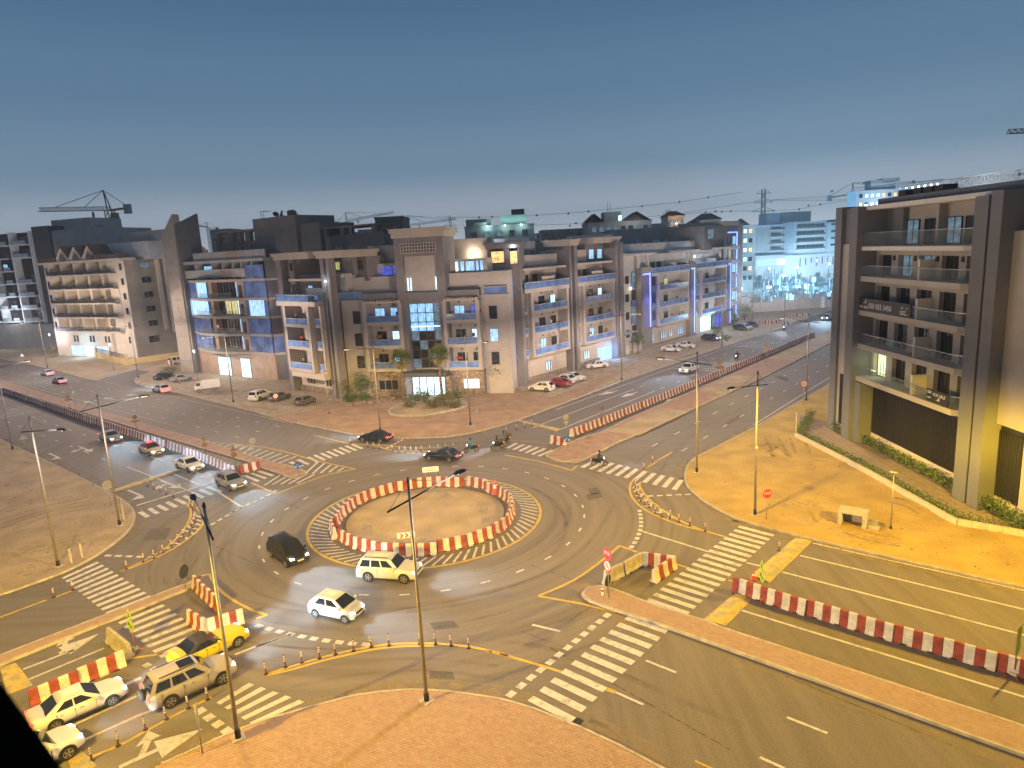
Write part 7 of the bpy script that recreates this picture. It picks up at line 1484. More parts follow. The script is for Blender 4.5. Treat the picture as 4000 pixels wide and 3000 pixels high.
for p_, pw in ((fr.P(4, -14, 6), 15000), (fr.P(w*.8, -16, 6), 15000), (f2.P(10, -16, 7), 17000), (f2.P(34, -18, 7), 17000)):
    L_ = wloc(t); mb = MB(); mb.lathe([(0, -.5), (.4, -.2), (.4, .2), (0, .5)], m_lensw, 8, p_); mb.build('flood_lamp', t); mb = MB(); mb.tube((p_.x, p_.y, 0), p_-Vector((0, 0, .5)), .12, .1, m_pole, 6); mb.build('lamp_mast', t); point_light(t, p_-L_+Vector((0, 0, .8)), pw, (.50, .78, 1), .5)
# building site with floodlights
st = thing('hoarding', 'pale site hoarding wall before the floodlit building site', 'hoarding', g(3040, 1212)); a, b = g(2872, 1228), g(3210, 1202); fh_ = Fr((a.x, a.y), math.atan2((b-a).y, (b-a).x)); Lh = (b-a).length
for i in range(14): part(st, 'panel', fh_, [(i*Lh/14, (i+1)*Lh/14-.05, 0, .12, 0, 3.2)], m_cream)
a2 = b; b2_ = g(3262, 1180); fh2 = Fr((a2.x, a2.y), math.atan2((b2_-a2).y, (b2_-a2).x))
for i in range(6): part(st, 'panel', fh2, [(i*(b2_-a2).length/6, (i+1)*(b2_-a2).length/6-.05, 0, .12, 0, 2.6)], m_cream)
part(st, 'site_cabin', fh_, [(.5, 6.5, 2, 5, 0, 5.2)], m_whitew)
def site_lamp(px, py, Y, label, pw, col=(.27, .66, 1)):
    p = far(px, py, Y); t = thing('flood_light', label, 'flood light', (p.x, p.y, 0), 0, 'floodlights on the building site'); mb = MB(); mb.tube((0, 0, 0), (0, 0, p.z), .12, .09, m_pole, 6); mb.build('mast', t, loc=(0, 0, 0)); mb = MB()
    for s in (-.5, .5): mb.box(s-.42, s+.42, -.3, 0, p.z-.1, p.z+.6, m_flood)
    mb.build('lamp_panel', t, loc=(0, 0, 0)); point_light(t, (0, -.8, p.z+.3), pw*8, col, .4)
m_flood = mat('flood_panel', (.9, .9, .9), .3, .02, 2, emit=(.75, .95, 1), es=55)
for i, (px, py, Y, pw) in enumerate(((3004, 1124, 275, 9000), (3116, 1123, 280, 9000), (3109, 1179, 240, 8000), (3255, 1143, 250, 8000), (2888, 1130, 262, 5000), (3060, 1078, 330, 9000))): site_lamp(px, py, Y, ('white floodlight on a mast, left in the building site', 'white floodlight on a mast, right in the building site', 'brightest low floodlight behind the site hoarding', 'white floodlight beside the dark building edge', 'white floodlight at the end of the blue strip building', 'distant floodlight at the back of the building site')[i], pw)
sg_ = thing('building_site', 'cluttered building site ground with posts, blocks and stacked materials', 'building site', (110, 270, 0)); mb = MB(); mb2 = MB(); mb3 = MB()
mb3.face([g(2890, 1222, .1), g(3225, 1196, .1), g(3290, 1160, .1), g(3290, 1085, .1), g(2900, 1085, .1)], m_sand); mb3.build('site_floor', sg_)
for i in range(520):
    p = g(random.uniform(2890, 3262), random.uniform(1092, 1204)); s = random.uniform(.5, 2.6); h = random.choice((.6, 1, 1.6, 2.6, 3.4))*random.uniform(.6, 1.2); a = random.uniform(0, 3); c_, s_ = math.cos(a)*s, math.sin(a)*s*.6
    if random.random() < .6: A4 = [(p.x+c_*x-s_*y, p.y+s_*x+c_*y*.4) for x, y in ((-1, -1), (1, -1), (1, 1), (-1, 1))]; mb.hexa([(x, y, 0) for x, y in A4], [(x, y, h) for x, y in A4], random.choice([m_conc, m_whitew, m_greyw, m_bluew]))
    else: mb2.box(p.x-.15, p.x+.15, p.y-.15, p.y+.15, 0, h*2.2, random.choice([m_conc, m_greyw]))
tag(mb.build('stacked_materials', sg_), kind='stuff'); tag(mb2.build('column_starters', sg_), kind='stuff')
# red plastic barrier pen and far barriers
for pts, lab in ((((1410, 1118), (1440, 1095), (1500, 1085)), 'red plastic barrier of the far pen, left side'), (((1475, 1140), (1560, 1145), (1660, 1130)), 'red plastic barrier of the far pen, front side'), (((1690, 1060), (1800, 1080), (1940, 1068)), 'red and white barrier before the site hoarding')):
    ps = [q('T', *p) for p in pts]; pl_ = resample(ps, 1.9)
    for a, b in zip(pl_[:-1], pl_[1:]): 
        o = unit((a+b)/2, math.atan2((b-a).y, (b-a).x), 0, lab, lab.replace('barrier', 'barriers', 1), (.74, 1, 1.0))
# roofs and blocks behind the corner building
block('apartment_block', 'dark grey stair tower behind the corner block, left of its tower', 1464, 1572, 857, 165, 12, m_char, 1, 2, [m_wg])
block('apartment_block', 'pale roof rooms between the dark block and the stair tower', 1400, 1475, 905, 185, 12, m_greyw, 1, 3, [m_lb, m_wg, m_wg])
t, fr, w, H = block('apartment_block', 'grey block with teal lit roof rooms behind the corner tower', 1815, 2085, 893, 190, 14, m_greyw, 1, 5, D2)
part(t, 'teal_lit_roof_room', fr, [(10, 17, 1, 7, H, H+3.0)], mat('teal_lit_render', (.38, .46, .45), .85, .05)); part(t, 'roof_room', fr, [(.3, 7, 2, 8, H, H+2.4)], m_greyw); part(t, 'roof_room', fr, [(2.5, 6, .5, 2, H, H+1.4)], m_greyw); part(t, 'water_tank', fr, [(13, 16.6, 3, 6, H+3, H+4.6)], m_dgrey)  # teal lamp light is put into the roof room's wall colour
for u in (6.2, 11, 15.5): wall_light(t, fr, u, -.4, H+.3, 330, (.5, 1, .9))
block('apartment_block', 'low pale block on the skyline right of the teal lit roof rooms', 2114, 2305, 905, 230, 14, m_greyw, 1, 7, D2); block('apartment_block', 'white washed roof wall behind the right wing', 2226, 2392, 930, 168, 8, m_whitew)
t, fr, w, H = block('apartment_block', 'cream building with classical pediments on the skyline', 2296, 2545, 876, 215, 16, m_cream, 1, 8, [m_wg, m_dimb, m_wg])
for u0, u1 in ((-1, w*.26), (w*.56, w*.98)):
    mb = MB(); mb.poly([Vector((u0, 0, 0)), Vector((u1, 0, 0)), Vector(((u0+u1)/2, 2.6, 0))], 0, 8, m_cream, m_ctile); mb.v = [tuple(fr.P(x, -.4+z, H+.5+y)) for x, y, z in mb.v]; mb.build('pediment', t)
part(t, 'roof_block', fr, [(w*.28, w*.55, 3, 10, H, H+3.5)], m_greyw); window(t, fr, w*.5, w*.56, H+.6, H+2.4, 2.9, m_lw, 0); part(t, 'dark_wing', fr, [(w*.3, w*1.35, -6, -.3, 0, H-3)], m_greyw); window(t, fr, w*.62, w*.82, H-6.2, H-4.0, -6.1, m_lb, 3); window(t, fr, w*.84, w*.9, H-6.2, H-4.2, -6.1, m_lb, 1); part(t, 'antenna', fr, [(w*.34, w*.345, 4, 4.1, H+3.5, H+6.5)], m_iron); part(t, 'antenna', fr, [(w*.38, w*.385, 4, 4.1, H+3.5, H+6)], m_iron); point_light(t, fr.P(w*.7, -5, H+3)-wloc(t), 900, (.8, .95, 1), .4)
def hip(name, label, x0, x1, ytop, Y, rh, m, lit=None):
    t, fr, w, H = block(name, label, x0, x1, ytop, Y, 10, m, 1, 3, [m_wg, m_dimb]); mb = MB(); mb.hexa([fr.P(-.6, -.6, H+.5), fr.P(w+.6, -.6, H+.5), fr.P(w+.6, 10.6, H+.5), fr.P(-.6, 10.6, H+.5)], [fr.P(w*.3, 4, H+.5+rh), fr.P(w*.7, 4, H+.5+rh), fr.P(w*.7, 6, H+.5+rh), fr.P(w*.3, 6, H+.5+rh)], m_ctile); mb.build('hip_roof', t)
    if lit: wall_light(t, fr, w*.5, -.5, H-2, 900, lit)
hip('villa_block', 'brown roofed house with amber lit terrace on the skyline', 2610, 2672, 850, 225, 1.6, m_cream, (1, .6, .25)); hip('villa_block', 'small hip roofed tower right of the amber terrace', 2700, 2748, 893, 200, 1.8, m_greyw); hip('villa_block', 'dark hip roofed block left of the blue strip tower', 2735, 2815, 865, 235, 2.2, m_cream)
block('apartment_block', 'grey roof plant rooms between hip roofed houses', 2546, 2612, 880, 222, 10, m_greyw, 1, 2, [m_lb, m_lv]); block('apartment_block', 'long low grey roof behind the pale avenue block', 2380, 2900, 905, 205, 12, m_greyw)
t, fr, w, H = block('apartment_block', 'tall white lit tower block behind the dark right building', 3345, 3560, 750, 300, 8, m_bluew, 4, 9, [m_wg, m_lw, m_wg, m_lo]); part(t, 'roof_drum', fr, [(w*.3, w*.75, 2, 7, H, H+3.6)], m_bluew); part(t, 'roof_disc', fr, [(w*.28, w*.5, 1, 8, H+3.6, H+4.6), (w*.5, w*.8, 1, 8, H+3.9, H+5.2)], m_greyw); point_light(t, fr.P(w*.4, -10, H-6)-wloc(t), 6000, (.7, .85, 1), 1)
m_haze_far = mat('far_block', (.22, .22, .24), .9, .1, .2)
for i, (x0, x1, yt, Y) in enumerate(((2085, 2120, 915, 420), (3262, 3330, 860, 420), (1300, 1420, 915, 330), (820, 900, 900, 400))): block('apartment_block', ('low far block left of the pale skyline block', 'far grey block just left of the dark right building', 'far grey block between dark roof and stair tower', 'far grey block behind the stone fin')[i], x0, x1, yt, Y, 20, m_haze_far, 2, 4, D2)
# ------------------------------------------------------------------ cranes, pylons and lines
def truss(mb, a, b, w, n, m, th=.09, tri=True):
    a = Vector(a); b = Vector(b); d = (b-a).normalized(); up = Vector((0, 0, 1)) if abs(d.z) < .9 else Vector((0, 1, 0)); s = d.cross(up).normalized()*w/2; u = s.cross(d).normalized()*w*.9
    ch = [s*-1, s, u] if tri else [-s-u/2, s-u/2, s+u/2, -s+u/2]
    for c in ch: mb.bar(a+c, b+c, th, th, m)
    for i in range(n):
        p, q_ = a.lerp(b, i/n), a.lerp(b, (i+1)/n)
        for j in range(len(ch)): c, e = ch[j], ch[(j+1) % len(ch)]; mb.bar(p+c, q_+e, th*.7, th*.7, m); mb.bar(p+c, p+e, th*.7, th*.7, m)
m_crane = mat('crane_steel', (.085, .08, .062), .7, .2, 2); m_craney = mat('crane_yellow', (.19, .15, .06), .7, .2, 2)
def crane(label, Y, mast, apex, jib, cj, base, w=2.0, n=22, cab=True):
    """all arguments photo points at depth Y: slewing level, apex, jib tip, counter-jib end, mast foot"""
    S_, A_, J_, C_, B_ = [far(*p, Y) for p in (mast, apex, jib, cj, base)]; B_.z = 0; B_.x = S_.x; k = (J_-S_).length
    t = thing('tower_crane', label, 'crane', (S_.x, S_.y, 0)); mb = MB(); truss(mb, (S_.x, S_.y, 0), S_, w, max(6, int(S_.z/w)), m_craney, w*.09, False); mb.build('mast', t); mb = MB(); truss(mb, S_, J_, w*.62, n, m_crane, w*.055); mb.build('jib', t); mb = MB(); mb.bar(S_, C_, w*.5, w*.25, m_craney); mb.build('counter_jib', t)
    mb = MB(); mb.bar(S_+Vector((-w*.3, 0, 0)), A_, w*.12, w*.12, m_craney); mb.bar(S_+Vector((w*.3, 0, 0)), A_, w*.12, w*.12, m_craney); mb.build('apex_frame', t); mb = MB()
    for p in (S_.lerp(J_, .35), S_.lerp(J_, .78), S_.lerp(C_, .9)): mb.tube(A_, p+Vector((0, 0, w*.5)), w*.045, w*.045, m_crane, 5)
    mb.build('tie_rope', t); mb = MB(); c = C_; mb.box(c.x-w*.45, c.x+w*.45, c.y-w*.3, c.y+w*.3, c.z-w*.8, c.z+w*.5, m_greyw); mb.build('counterweight', t)
    if cab: mb = MB(); mb.box(S_.x+w*.3, S_.x+w*1.1, S_.y-w*.5, S_.y+w*.3, S_.z-w*1.5, S_.z-w*.4, m_craney); mb.build('cab', t); mb = MB(); p = S_.lerp(J_, .24); mb.tube(p, p-Vector((0, 0, w*4.2)), .06, .06, m_crane, 5); mb.box(p.x-.3, p.x+.3, p.y-.3, p.y+.3, p.z-w*.9, p.z-w*.2, m_crane); mb.build('hook_rope', t)
    return t, S_, J_
crane('yellow tower crane rising behind the cream block at left', 262, (428, 822), (402, 743), (152, 827), (498, 812), (440, 960), 2.6)
crane('distant tower crane on the skyline left of the corner tower', 420, (1354, 868), (1350, 830), (1540, 831), (1316, 872), (1354, 920), 2.0); crane('distant tower crane behind the cornice of the corner tower', 420, (1592, 884), (1590, 843), (1785, 858), (1575, 886), (1592, 930), 2.0); crane('small distant crane top behind the stone fin', 480, (812, 890), (806, 868), (770, 884), (848, 892), (812, 930), 1.6, cab=False)
t, S_, J_ = crane('tower crane with lamps along its jib behind the dark right building', 330, (3330, 758), (3332, 714), (3688, 708), (3240, 772), (3330, 860), 2.2)
for i in range(11): p = S_.lerp(J_, .24+i*.068); mb = MB(); mb.lathe([(0, -.5), (.45, -.2), (.45, .2), (0, .5)], m_lensw, 8, p+Vector((0, -.6, -.9))); mb.build('jib_lamp', t)
mb = MB(); p = far(3245, 752, 330); mb.box(p.x, p.x+1.3, p.y, p.y+.08, p.z, p.z+.9, m_sred); mb.box(p.x+.5, p.x+1.3, p.y-.01, p.y+.09, p.z, p.z+.45, m_swht); mb.build('flag', t)
p0, p1 = far(3938, 522, 140), far(4120, 514, 140); t = thing('crane_jib', 'tip of a crane jib entering at the right picture edge', 'crane', p0); mb = MB(); truss(mb, p0, p1, .9, 7, m_crane, .12); mb.build('jib', t); p2 = far(4300, 514, 140); mb = MB(); mb.bar(p1, p2, .8, .8, m_crane); truss(mb, (p2.x, p2.y, 0), p2, 1.6, 24, m_craney, .15, False); mb.build('mast', t)
p0, p1 = far(3712, 735, 120), far(4060, 690, 120); t = thing('roof_truss', 'white lit lattice girder above the roof of the dark right building', 'lattice girder', p0); mb = MB(); n = 8
for a, b in ((p0, p1), (p0+Vector((.8, 0, 1.6)), p1+Vector((0, 0, 1.6)))): mb.bar(a, b, .14, .14, m_whitew)
for i in range(n): a, b = p0.lerp(p1, i/n), p0.lerp(p1, (i+1)/n); h = Vector((0, 0, 1.6)); mb.bar(a, b+h, .22, .16, m_whitew); mb.bar(a+h, b, .22, .16, m_whitew); mb.bar(a, a+h, .14, .14, m_whitew)
tag(mb.build('lattice', t), kind='stuff'); mb = MB()
for x in (.1, .9): c = p0.lerp(p1, x); mb.tube((c.x, c.y, 0), c, .2, .2, m_pole, 6)
mb.build('support', t); point_light(t, Vector(p0.lerp(p1, .4))-p0+Vector((0, -5, 1.5)), 900, (.8, .95, 1), .4)
def pylon(px, ytop, ybase, Y, label, w=9.):
    top, bt = far(px, ytop, Y), far(px, ybase, Y); h = top.z; t = thing('pylon', label, 'pylon', (top.x, top.y, 0)); mb = MB(); W_ = lambda z: w*(1-.86*min(1, z/(h*.72))) if z < h*.72 else w*.14+.6
    L_ = 9
    for i in range(L_):
        z0, z1 = h*i/L_, h*(i+1)/L_; a, b = W_(z0)/2, W_(z1)/2
        for sx, sy in ((-1, -1), (1, -1), (1, 1), (-1, 1)): mb.bar((top.x+sx*a, top.y+sy*a, z0), (top.x+sx*b, top.y+sy*b, z1), .3, .3, m_crane); nx, ny = (-sy, sx); mb.bar((top.x+sx*a, top.y+sy*a, z0), (top.x+nx*b, top.y+ny*b, z1), .2, .2, m_crane)
    mb.build('frame', t); mb = MB()
    for z, l in ((h*.74, 8), (h*.85, 6.5), (h*.96, 5)): mb.bar((top.x-l, top.y, z), (top.x+l, top.y, z), .3, .3, m_crane); mb.bar((top.x-l, top.y, z), (top.x, top.y, z+h*.06), .2, .2, m_crane); mb.bar((top.x+l, top.y, z), (top.x, top.y, z+h*.06), .2, .2, m_crane)
    mb.build('cross_arm', t); return t
pylon(2983, 742, 900, 480, 'tall lattice power pylon above the pale blue building', 11); pylon(1757, 846, 950, 700, 'distant power pylon right of the corner tower', 9); pylon(2610, 822, 930, 620, 'distant power pylon between the skyline roofs', 11)
def wire(pts, Y, label, balls):
    P_ = [far(x, y, Y) for x, y in pts]; t = thing('power_line', label, 'power line', P_[0]); mb = MB()
    for a, b in zip(P_[:-1], P_[1:]): mb.tube(a, b, .11, .11, m_crane, 4, cap=False)
    mb.build('cable', t)
    for x, y in balls: mb = MB(); c = far(x, y, Y); mb.lathe([(0, -.75), (.55, -.5), (.75, 0), (.55, .5), (0, .75)], m_crane, 8, c); mb.build('marker_ball', t)
wire(((1700, 848), (1872, 849), (2097, 841), (2300, 826), (2650, 790), (2900, 750)), 490, 'upper power line with marker balls across the skyline', ((1872, 849), (1922, 848), (2035, 845), (2097, 841), (2220, 834), (2298, 826), (2508, 806), (2654, 789), (2766, 771)))
wire(((2080, 880), (2300, 872), (2660, 833), (2970, 784), (3330, 762)), 495, 'middle power line sagging to the tall pylon', ((2250, 872), (2226, 882))); wire(((2640, 838), (2757, 829), (2855, 825), (3022, 823), (3122, 817), (3204, 799), (3330, 780)), 500, 'lower power line with marker balls behind the pylon', ((2757, 829), (2795, 826), (2820, 827), (2855, 825), (3022, 823), (3122, 817), (3158, 803), (3204, 799)))
wire(((3000, 782), (3260, 782), (3420, 775)), 485, 'power line running right from the tall pylon', ()); wire(((3340, 735), (3568, 711), (3758, 697), (3980, 681), (4100, 672)), 300, 'thin cable with marker balls above the dark right building', ((3568, 711), (3758, 697), (3980, 681)))
wire(((1660, 846), (1500, 838), (1300, 860)), 700, 'thin cable left of the corner tower', ())
# dark window edge of the viewer's own building, close at hand
a, b = far(-700, 2400, .75), far(240, 3648, .75); mb = MB(); mb.tube(a, b, .098, .098, mat('window_rubber', (.003, .003, .003), 1, .1, 5, spec=0), 20); tag(mb.build('window_edge'), 'black out of focus window edge filling the lower left corner', 'window frame')
# ------------------------------------------------------------------ plants
LG = [mat('leaf_%s' % n, c, .75, .25, 4, fine=.2) for n, c in (('mid', (.075, .13, .028)), ('dark', (.04, .08, .018)), ('light', (.12, .18, .04)))]; LO = [mat('leaf_%s' % n, c, .8, .25, 4) for n, c in (('olive', (.085, .10, .035)), ('dry', (.19, .16, .08)), ('dusty', (.12, .125, .06)))]
m_bark = mat('bark', (.12, .085, .06), .95, .3, 5)
def leaves(mb, c, rad, n, size, mats, squash=1., noise=.35):
    """leaf-sized faces spread in clumps through an ellipsoid"""
    cl = [Vector((random.gauss(0, 1), random.gauss(0, 1), random.gauss(0, 1))).normalized()*random.uniform(.25, 1) for _ in range(max(5, n//26))]
    for i in range(n):
        k = random.choice(cl); p = k+Vector((random.gauss(0, noise), random.gauss(0, noise), random.gauss(0, noise)))*.6
        p = Vector((c[0]+p.x*rad, c[1]+p.y*rad, max(.05, c[2]+p.z*rad*squash))); a = Vector((random.gauss(0, 1), random.gauss(0, 1), random.gauss(0, .7))).normalized(); b = a.cross(Vector((random.gauss(0, 1), random.gauss(0, 1), random.gauss(0, 1)))).normalized()*size*.45; a *= size
        mb.face([p-a*.5, p+b, p+a*.5, p-b], random.choices(mats, (3, 2, 1))[0])
def hedge(pts, w, h, label, n=26, z0=Z, mats=None, size=.17):
    t = thing('hedge', label, 'hedge', pts[0]); mb = MB(); ps = resample(pts, .35)
    for p in ps:
        for i in range(n): leaves_p = Vector((p.x+random.uniform(-w, w)/2, p.y+random.uniform(-w, w)/2, z0+random.uniform(.05, 1)**.8*h*random.uniform(.7, 1.12))); a = Vector((random.gauss(0, 1), random.gauss(0, 1), random.gauss(.4, .8))).normalized()*size; b = a.cross(Vector((random.gauss(0, 1), random.gauss(0, 1), random.gauss(0, 1)))).normalized()*size*.4; mb.face([leaves_p-a*.5, leaves_p+b, leaves_p+a*.5, leaves_p-b], random.choices(mats or LG, (3, 2, 1.4))[0])
    tag(mb.build('foliage', t), kind='stuff')
    mb = MB()
    for p in ps[::3]: mb.tube((p.x, p.y, z0), (p.x+.03, p.y, z0+h*.6), .02, .01, m_bark, 5)
    tag(mb.build('stems', t), kind='stuff')
off = lambda pts, d: [p+Vector((d, d*.45, 0)) for p in pts]
hedge(off(wp, .55), .8, .8, 'low green hedge inside the pale kerb of the dark building walk', 30, .2)
hedge([wp[0]+Vector((.6, .2, 0)), FR.P(-3, -1.2, 0), FR.P(-6, .5, 0)], 1.0, .9, 'low green hedge turning away at the corner of the walk', 30, .2)
hedge([FR.P(7.8, .5, 0), FR.P(16, .5, 0), FR.P(24.2, .5, 0)], .8, 1.15, 'straggly green hedge below the black slatted screen', 34, .2, size=.22); hedge([FR.P(27.6, .2, 0), FR.P(33, .2, 0)], 1.1, 1.5, 'taller green hedge below the second black screen', 44, .2, size=.24); hedge([FR.P(1.8, -.3, 0), FR.P(4.3, -.3, 0)], .7, 1.2, 'short green hedge below the narrow louvre', 34, .2)
PG = [mat('palm_%s' % n, c, .7, .25, 4) for n, c in (('green', (.10, .14, .035)), ('olive', (.15, .155, .05)), ('deep', (.06, .09, .025)))]
def palm(p, label, h=6.8):
    t = thing('palm_tree', label, 'palm tree', p, 0, 'fan palms by the entrance'); mb = MB(); n = 9
    for i in range(n): z0, z1 = h*i/n, h*(i+1)/n; mb.tube((.04*math.sin(i), 0, z0), (.04*math.sin(i+1), 0, z1), .24-.05*i/n+(.03 if i % 2 else 0), .22-.05*i/n, m_bark, 9)
    mb.build('trunk', t, loc=(0, 0, 0))
    for i in range(58):
        az = i*2.399; el = R(80-105*(i/44)) if i < 44 else R(random.uniform(-85, -62)); L = random.uniform(.95, 1.25); d = Vector((math.cos(az)*math.cos(el), math.sin(az)*math.cos(el), math.sin(el))); o = Vector((0, 0, h+.1)); e = o+d*L*(1.0 if i < 44 else .55); mt = random.choice(PG) if i < 40 else LO[1]; mb = MB()
        mb.tube(o, e, .025, .015, mt, 4, cap=False); s = d.cross(Vector((0, 0, 1))); s = (s if s.length > .1 else Vector((1, 0, 0))).normalized(); u = s.cross(d)
        for j in range(13):
            a = R(-80+160*j/12); tip = e+(d*math.cos(a)+s*math.sin(a))*L*random.uniform(.85, 1.05)+Vector((0, 0, -.10-abs(a)*.14)); q_ = (tip-e).cross(u).normalized()*.085; mb.face([e, e.lerp(tip, .55)-q_, tip, e.lerp(tip, .55)+q_], mt)
        mb.build('frond', t, loc=(0, 0, 0))
palm(v3(CE.P(6.3, -3.6, Z)), 'fan palm left of the bright entrance'); palm(v3(CE.P(12.9, -3.8, Z)), 'fan palm right of the bright entrance', 7.4)
def bush(p, rad, h, n, label, mats, group=None, size=.22, trunk=0.):
    t = thing('tree' if trunk else 'shrub', label, 'tree' if trunk else 'shrub', p, 0, group); mb = MB(); leaves(mb, (0, 0, trunk+h*.5), rad, n, size, mats, h*.5/rad); tag(mb.build('crown' if trunk else 'foliage', t, loc=(0, 0, 0)), kind='stuff'); mb = MB()
    if trunk: mb.tube((0, 0, 0), (.08, .03, trunk+h*.3), .13, .07, m_bark, 8)
    for i in range(8): a = i*.8; mb.tube((.03, 0, trunk*.8), (rad*.6*math.cos(a), rad*.6*math.sin(a), trunk+h*random.uniform(.4, .8)), .045, .012, m_bark, 5)
    mb.build('trunk' if trunk else 'stems', t, loc=(0, 0, 0))
pz = lambda c, x, y: v3(q(c, x, y, Z))
bush(pz('B', 1000, 570), 1.3, 3.6, 420, 'thin grey green shrub at the left building corner', LO); bush(pz('B', 1155, 565), 2.1, 4.6, 1100, 'rounded olive shrub beside the tall plaza lamp', LO[:1]+LG[:2]); bush(pz('B', 1050, 605), 1.3, 1.5, 500, 'low bright green shrub in the left planting bed', LG); bush(pz('B', 1165, 592), 1.2, 1.5, 420, 'low green shrub below the rounded olive one', LG)
for i, (x, y, r, h, n, l) in enumerate(((1560, 650, 1.5, 1.8, 420, 'dry olive shrub at the left of the round sandy bed'), (1680, 610, 1.5, 2.9, 420, 'thin dark shrub in front of the lit entrance'), (1760, 655, 1.8, 1.9, 520, 'low dusty shrub in the middle of the sandy bed'), (1860, 640, 2.1, 2.6, 800, 'broad olive shrub at the right of the sandy bed'), (1930, 590, 1.5, 2.0, 460, 'dark shrub right of the entrance palm'), (1620, 600, 1.3, 1.7, 420, 'green shrub below the left palm'), (1950, 660, 1.3, 1.5, 380, 'small dry shrub at the right tip of the bed'))): bush(pz('B', x, y), r, h, n, l, LO if i in (0, 2, 3, 6) else [LO[0]]+LG[:2])
bush(pz('C', 555, 508), 2.3, 4.4, 1300, 'dense dark tree before the right wing', LG, trunk=1.0); bush(pz('C', 630, 505), 1.4, 2.2, 600, 'dark shrub beside the dense tree', LG); bush(pz('T', 425, 1400), 1.5, 2.8, 700, 'small round tree by the yard wall', LG, trunk=1.9); bush(pz('T', 1250, 1150), 1.6, 4.5, 600, 'slim green shrub at the end of the blue strip building', LG); bush(pz('T', 1345, 1110), 3.0, 4.2, 900, 'dark spreading tree behind the far parked cars', LG, trunk=1.0); bush(pz('T', 1100, 1240), 1.8, 2.6, 500, 'green shrub behind the dark blue car', LG); bush(pz('T', 1190, 1290), 1.2, 1.4, 300, 'pale lit shrub beside the avenue lamp', [LG[2]]*3); bush(pz('A', 1480, 458), 2.2, 1.8, 500, 'low grey shrub behind the parked black saloon', LO)
# planted bed and stone edges on the plaza
bed = smooth(Q('B', [(1370, 690), (1400, 650), (1500, 620), (1700, 600), (1900, 585), (2030, 600), (2050, 640), (1900, 680), (1700, 720), (1500, 730), (1380, 710), (1370, 690)], Z)); mb = MB(); mb.poly(bed[:-1], Z, Z+.22, m_sand, m_kerb); o_ = tag(mb.build('planting_bed'), kind='structure'); kerb(o_, bed, Z+.28, w=.3)
t = thing('stone_edging', 'rough stone edging of the left planting bed', 'stones', pz('B', 1000, 620))
for i in range(16): p = q('B', 985+i*28, 625-i*2.5+random.uniform(-6, 6), Z); s = random.uniform(.25, .5); mb = MB(); r = lambda: random.uniform(-.1, .1); mb.hexa([(p.x+x*s+r(), p.y+y*s+r(), Z) for x, y in ((-1, -1), (1, -1), (1, 1), (-1, 1))], [(p.x+x*s*.7+r(), p.y+y*s*.7+r(), Z+s*1.1) for x, y in ((-1, -1), (1, -1), (1, 1), (-1, 1))], m_stone); mb.build('stone', t)
# ------------------------------------------------------------------ wear: drifted sand, tyre marks, patches, pebbles, litter
def worn(name, col, lo, hi, scale=1.5, amax=.8, stretch=(1, 1, 1)):
    m = mat(name, col, .9, .12, 2, wspace=True, fine=.15); n = m.node_tree; bs = n.nodes['Principled BSDF']; gp = n.nodes.new('ShaderNodeNewGeometry'); nz = n.nodes.new('ShaderNodeTexNoise'); nz.inputs['Scale'].default_value = scale; nz.inputs['Detail'].default_value = 8
    n.links.new(gp.outputs['Position'], nz.inputs[0]); mr = n.nodes.new('ShaderNodeMapRange'); mr.inputs[1].default_value = lo; mr.inputs[2].default_value = hi; mr.inputs[4].default_value = amax; n.links.new(nz.outputs[0], mr.inputs[0]); n.links.new(mr.outputs[0], bs.inputs['Alpha']); return m
m_drift = worn('drifted_sand', (.33, .25, .165), .36, .85, .8, .7); m_skid = worn('tyre_rubber_mark', (.05, .043, .04), .30, .85, .45, .25); m_patch = mat('asphalt_patch', (.085, .073, .066), .85, .12, 1.5, wspace=True, fine=.2); m_tar = worn('tar_seam', (.03, .027, .025), .35, .6, 3, .6)
def ribbon(parent, pts, w, m, name, z=.013, off=0.):
    mb = MB(); n = len(pts); L, Rr = [], []
    for i in range(n):
        d = (pts[min(n-1, i+1)]-pts[max(0, i-1)]).normalized(); nr = Vector((-d.y, d.x, 0)); c = pts[i]+nr*off; L.append(c-nr*w/2); Rr.append(c+nr*w/2)
    for i in range(n-1): mb.face([(p.x, p.y, z) for p in (L[i], L[i+1], Rr[i+1], Rr[i])], m)
    o = mb.build(name, parent)
    for p in o.data.polygons:
        if p.normal.z < 0: p.flip()
    return o
for c_, s_ in ((resample(ecurve, 1), -1), (resample(wcurve, 1), 1), (resample(scv, 1), 1), (resample(nose, .5), 1), (resample(ncurve, 1), 1)):
    for k, w in ((.45, .6), (.8, .9)): ribbon(ring_road, c_, w, m_drift, 'drifted_sand', .0135+k*.001, s_*k)
ribbon(road_a, [rd(12.4, -31), rd(12.2, -60)], .9, m_drift, 'drifted_sand', .0142); ribbon(road_a, [rd(.9, -29), rd(.5, -60)], 1.1, m_drift, 'drifted_sand', .0143); ribbon(road_a, [rd(-2.4, -30), rd(-2.6, -60)], .7, m_drift, 'drifted_sand', .0144); ribbon(road_a, [rd(-5.9, -31), rd(-6.3, -60)], .6, m_drift, 'drifted_sand', .0145)
random.seed(21)
for i in range(26):
    r = random.uniform(11.8, 24); a0 = random.uniform(0, 360); da = random.uniform(35, 120); k = random.uniform(-3, 3); ribbon(ring_road, [RC+Vector(((r+k*j/30)*math.cos(R(a0+da*j/30)), (r+k*j/30)*math.sin(R(a0+da*j/30)), 0)) for j in range(31)], random.uniform(.18, .4), m_skid, 'tyre_mark', .010+i*.0001)
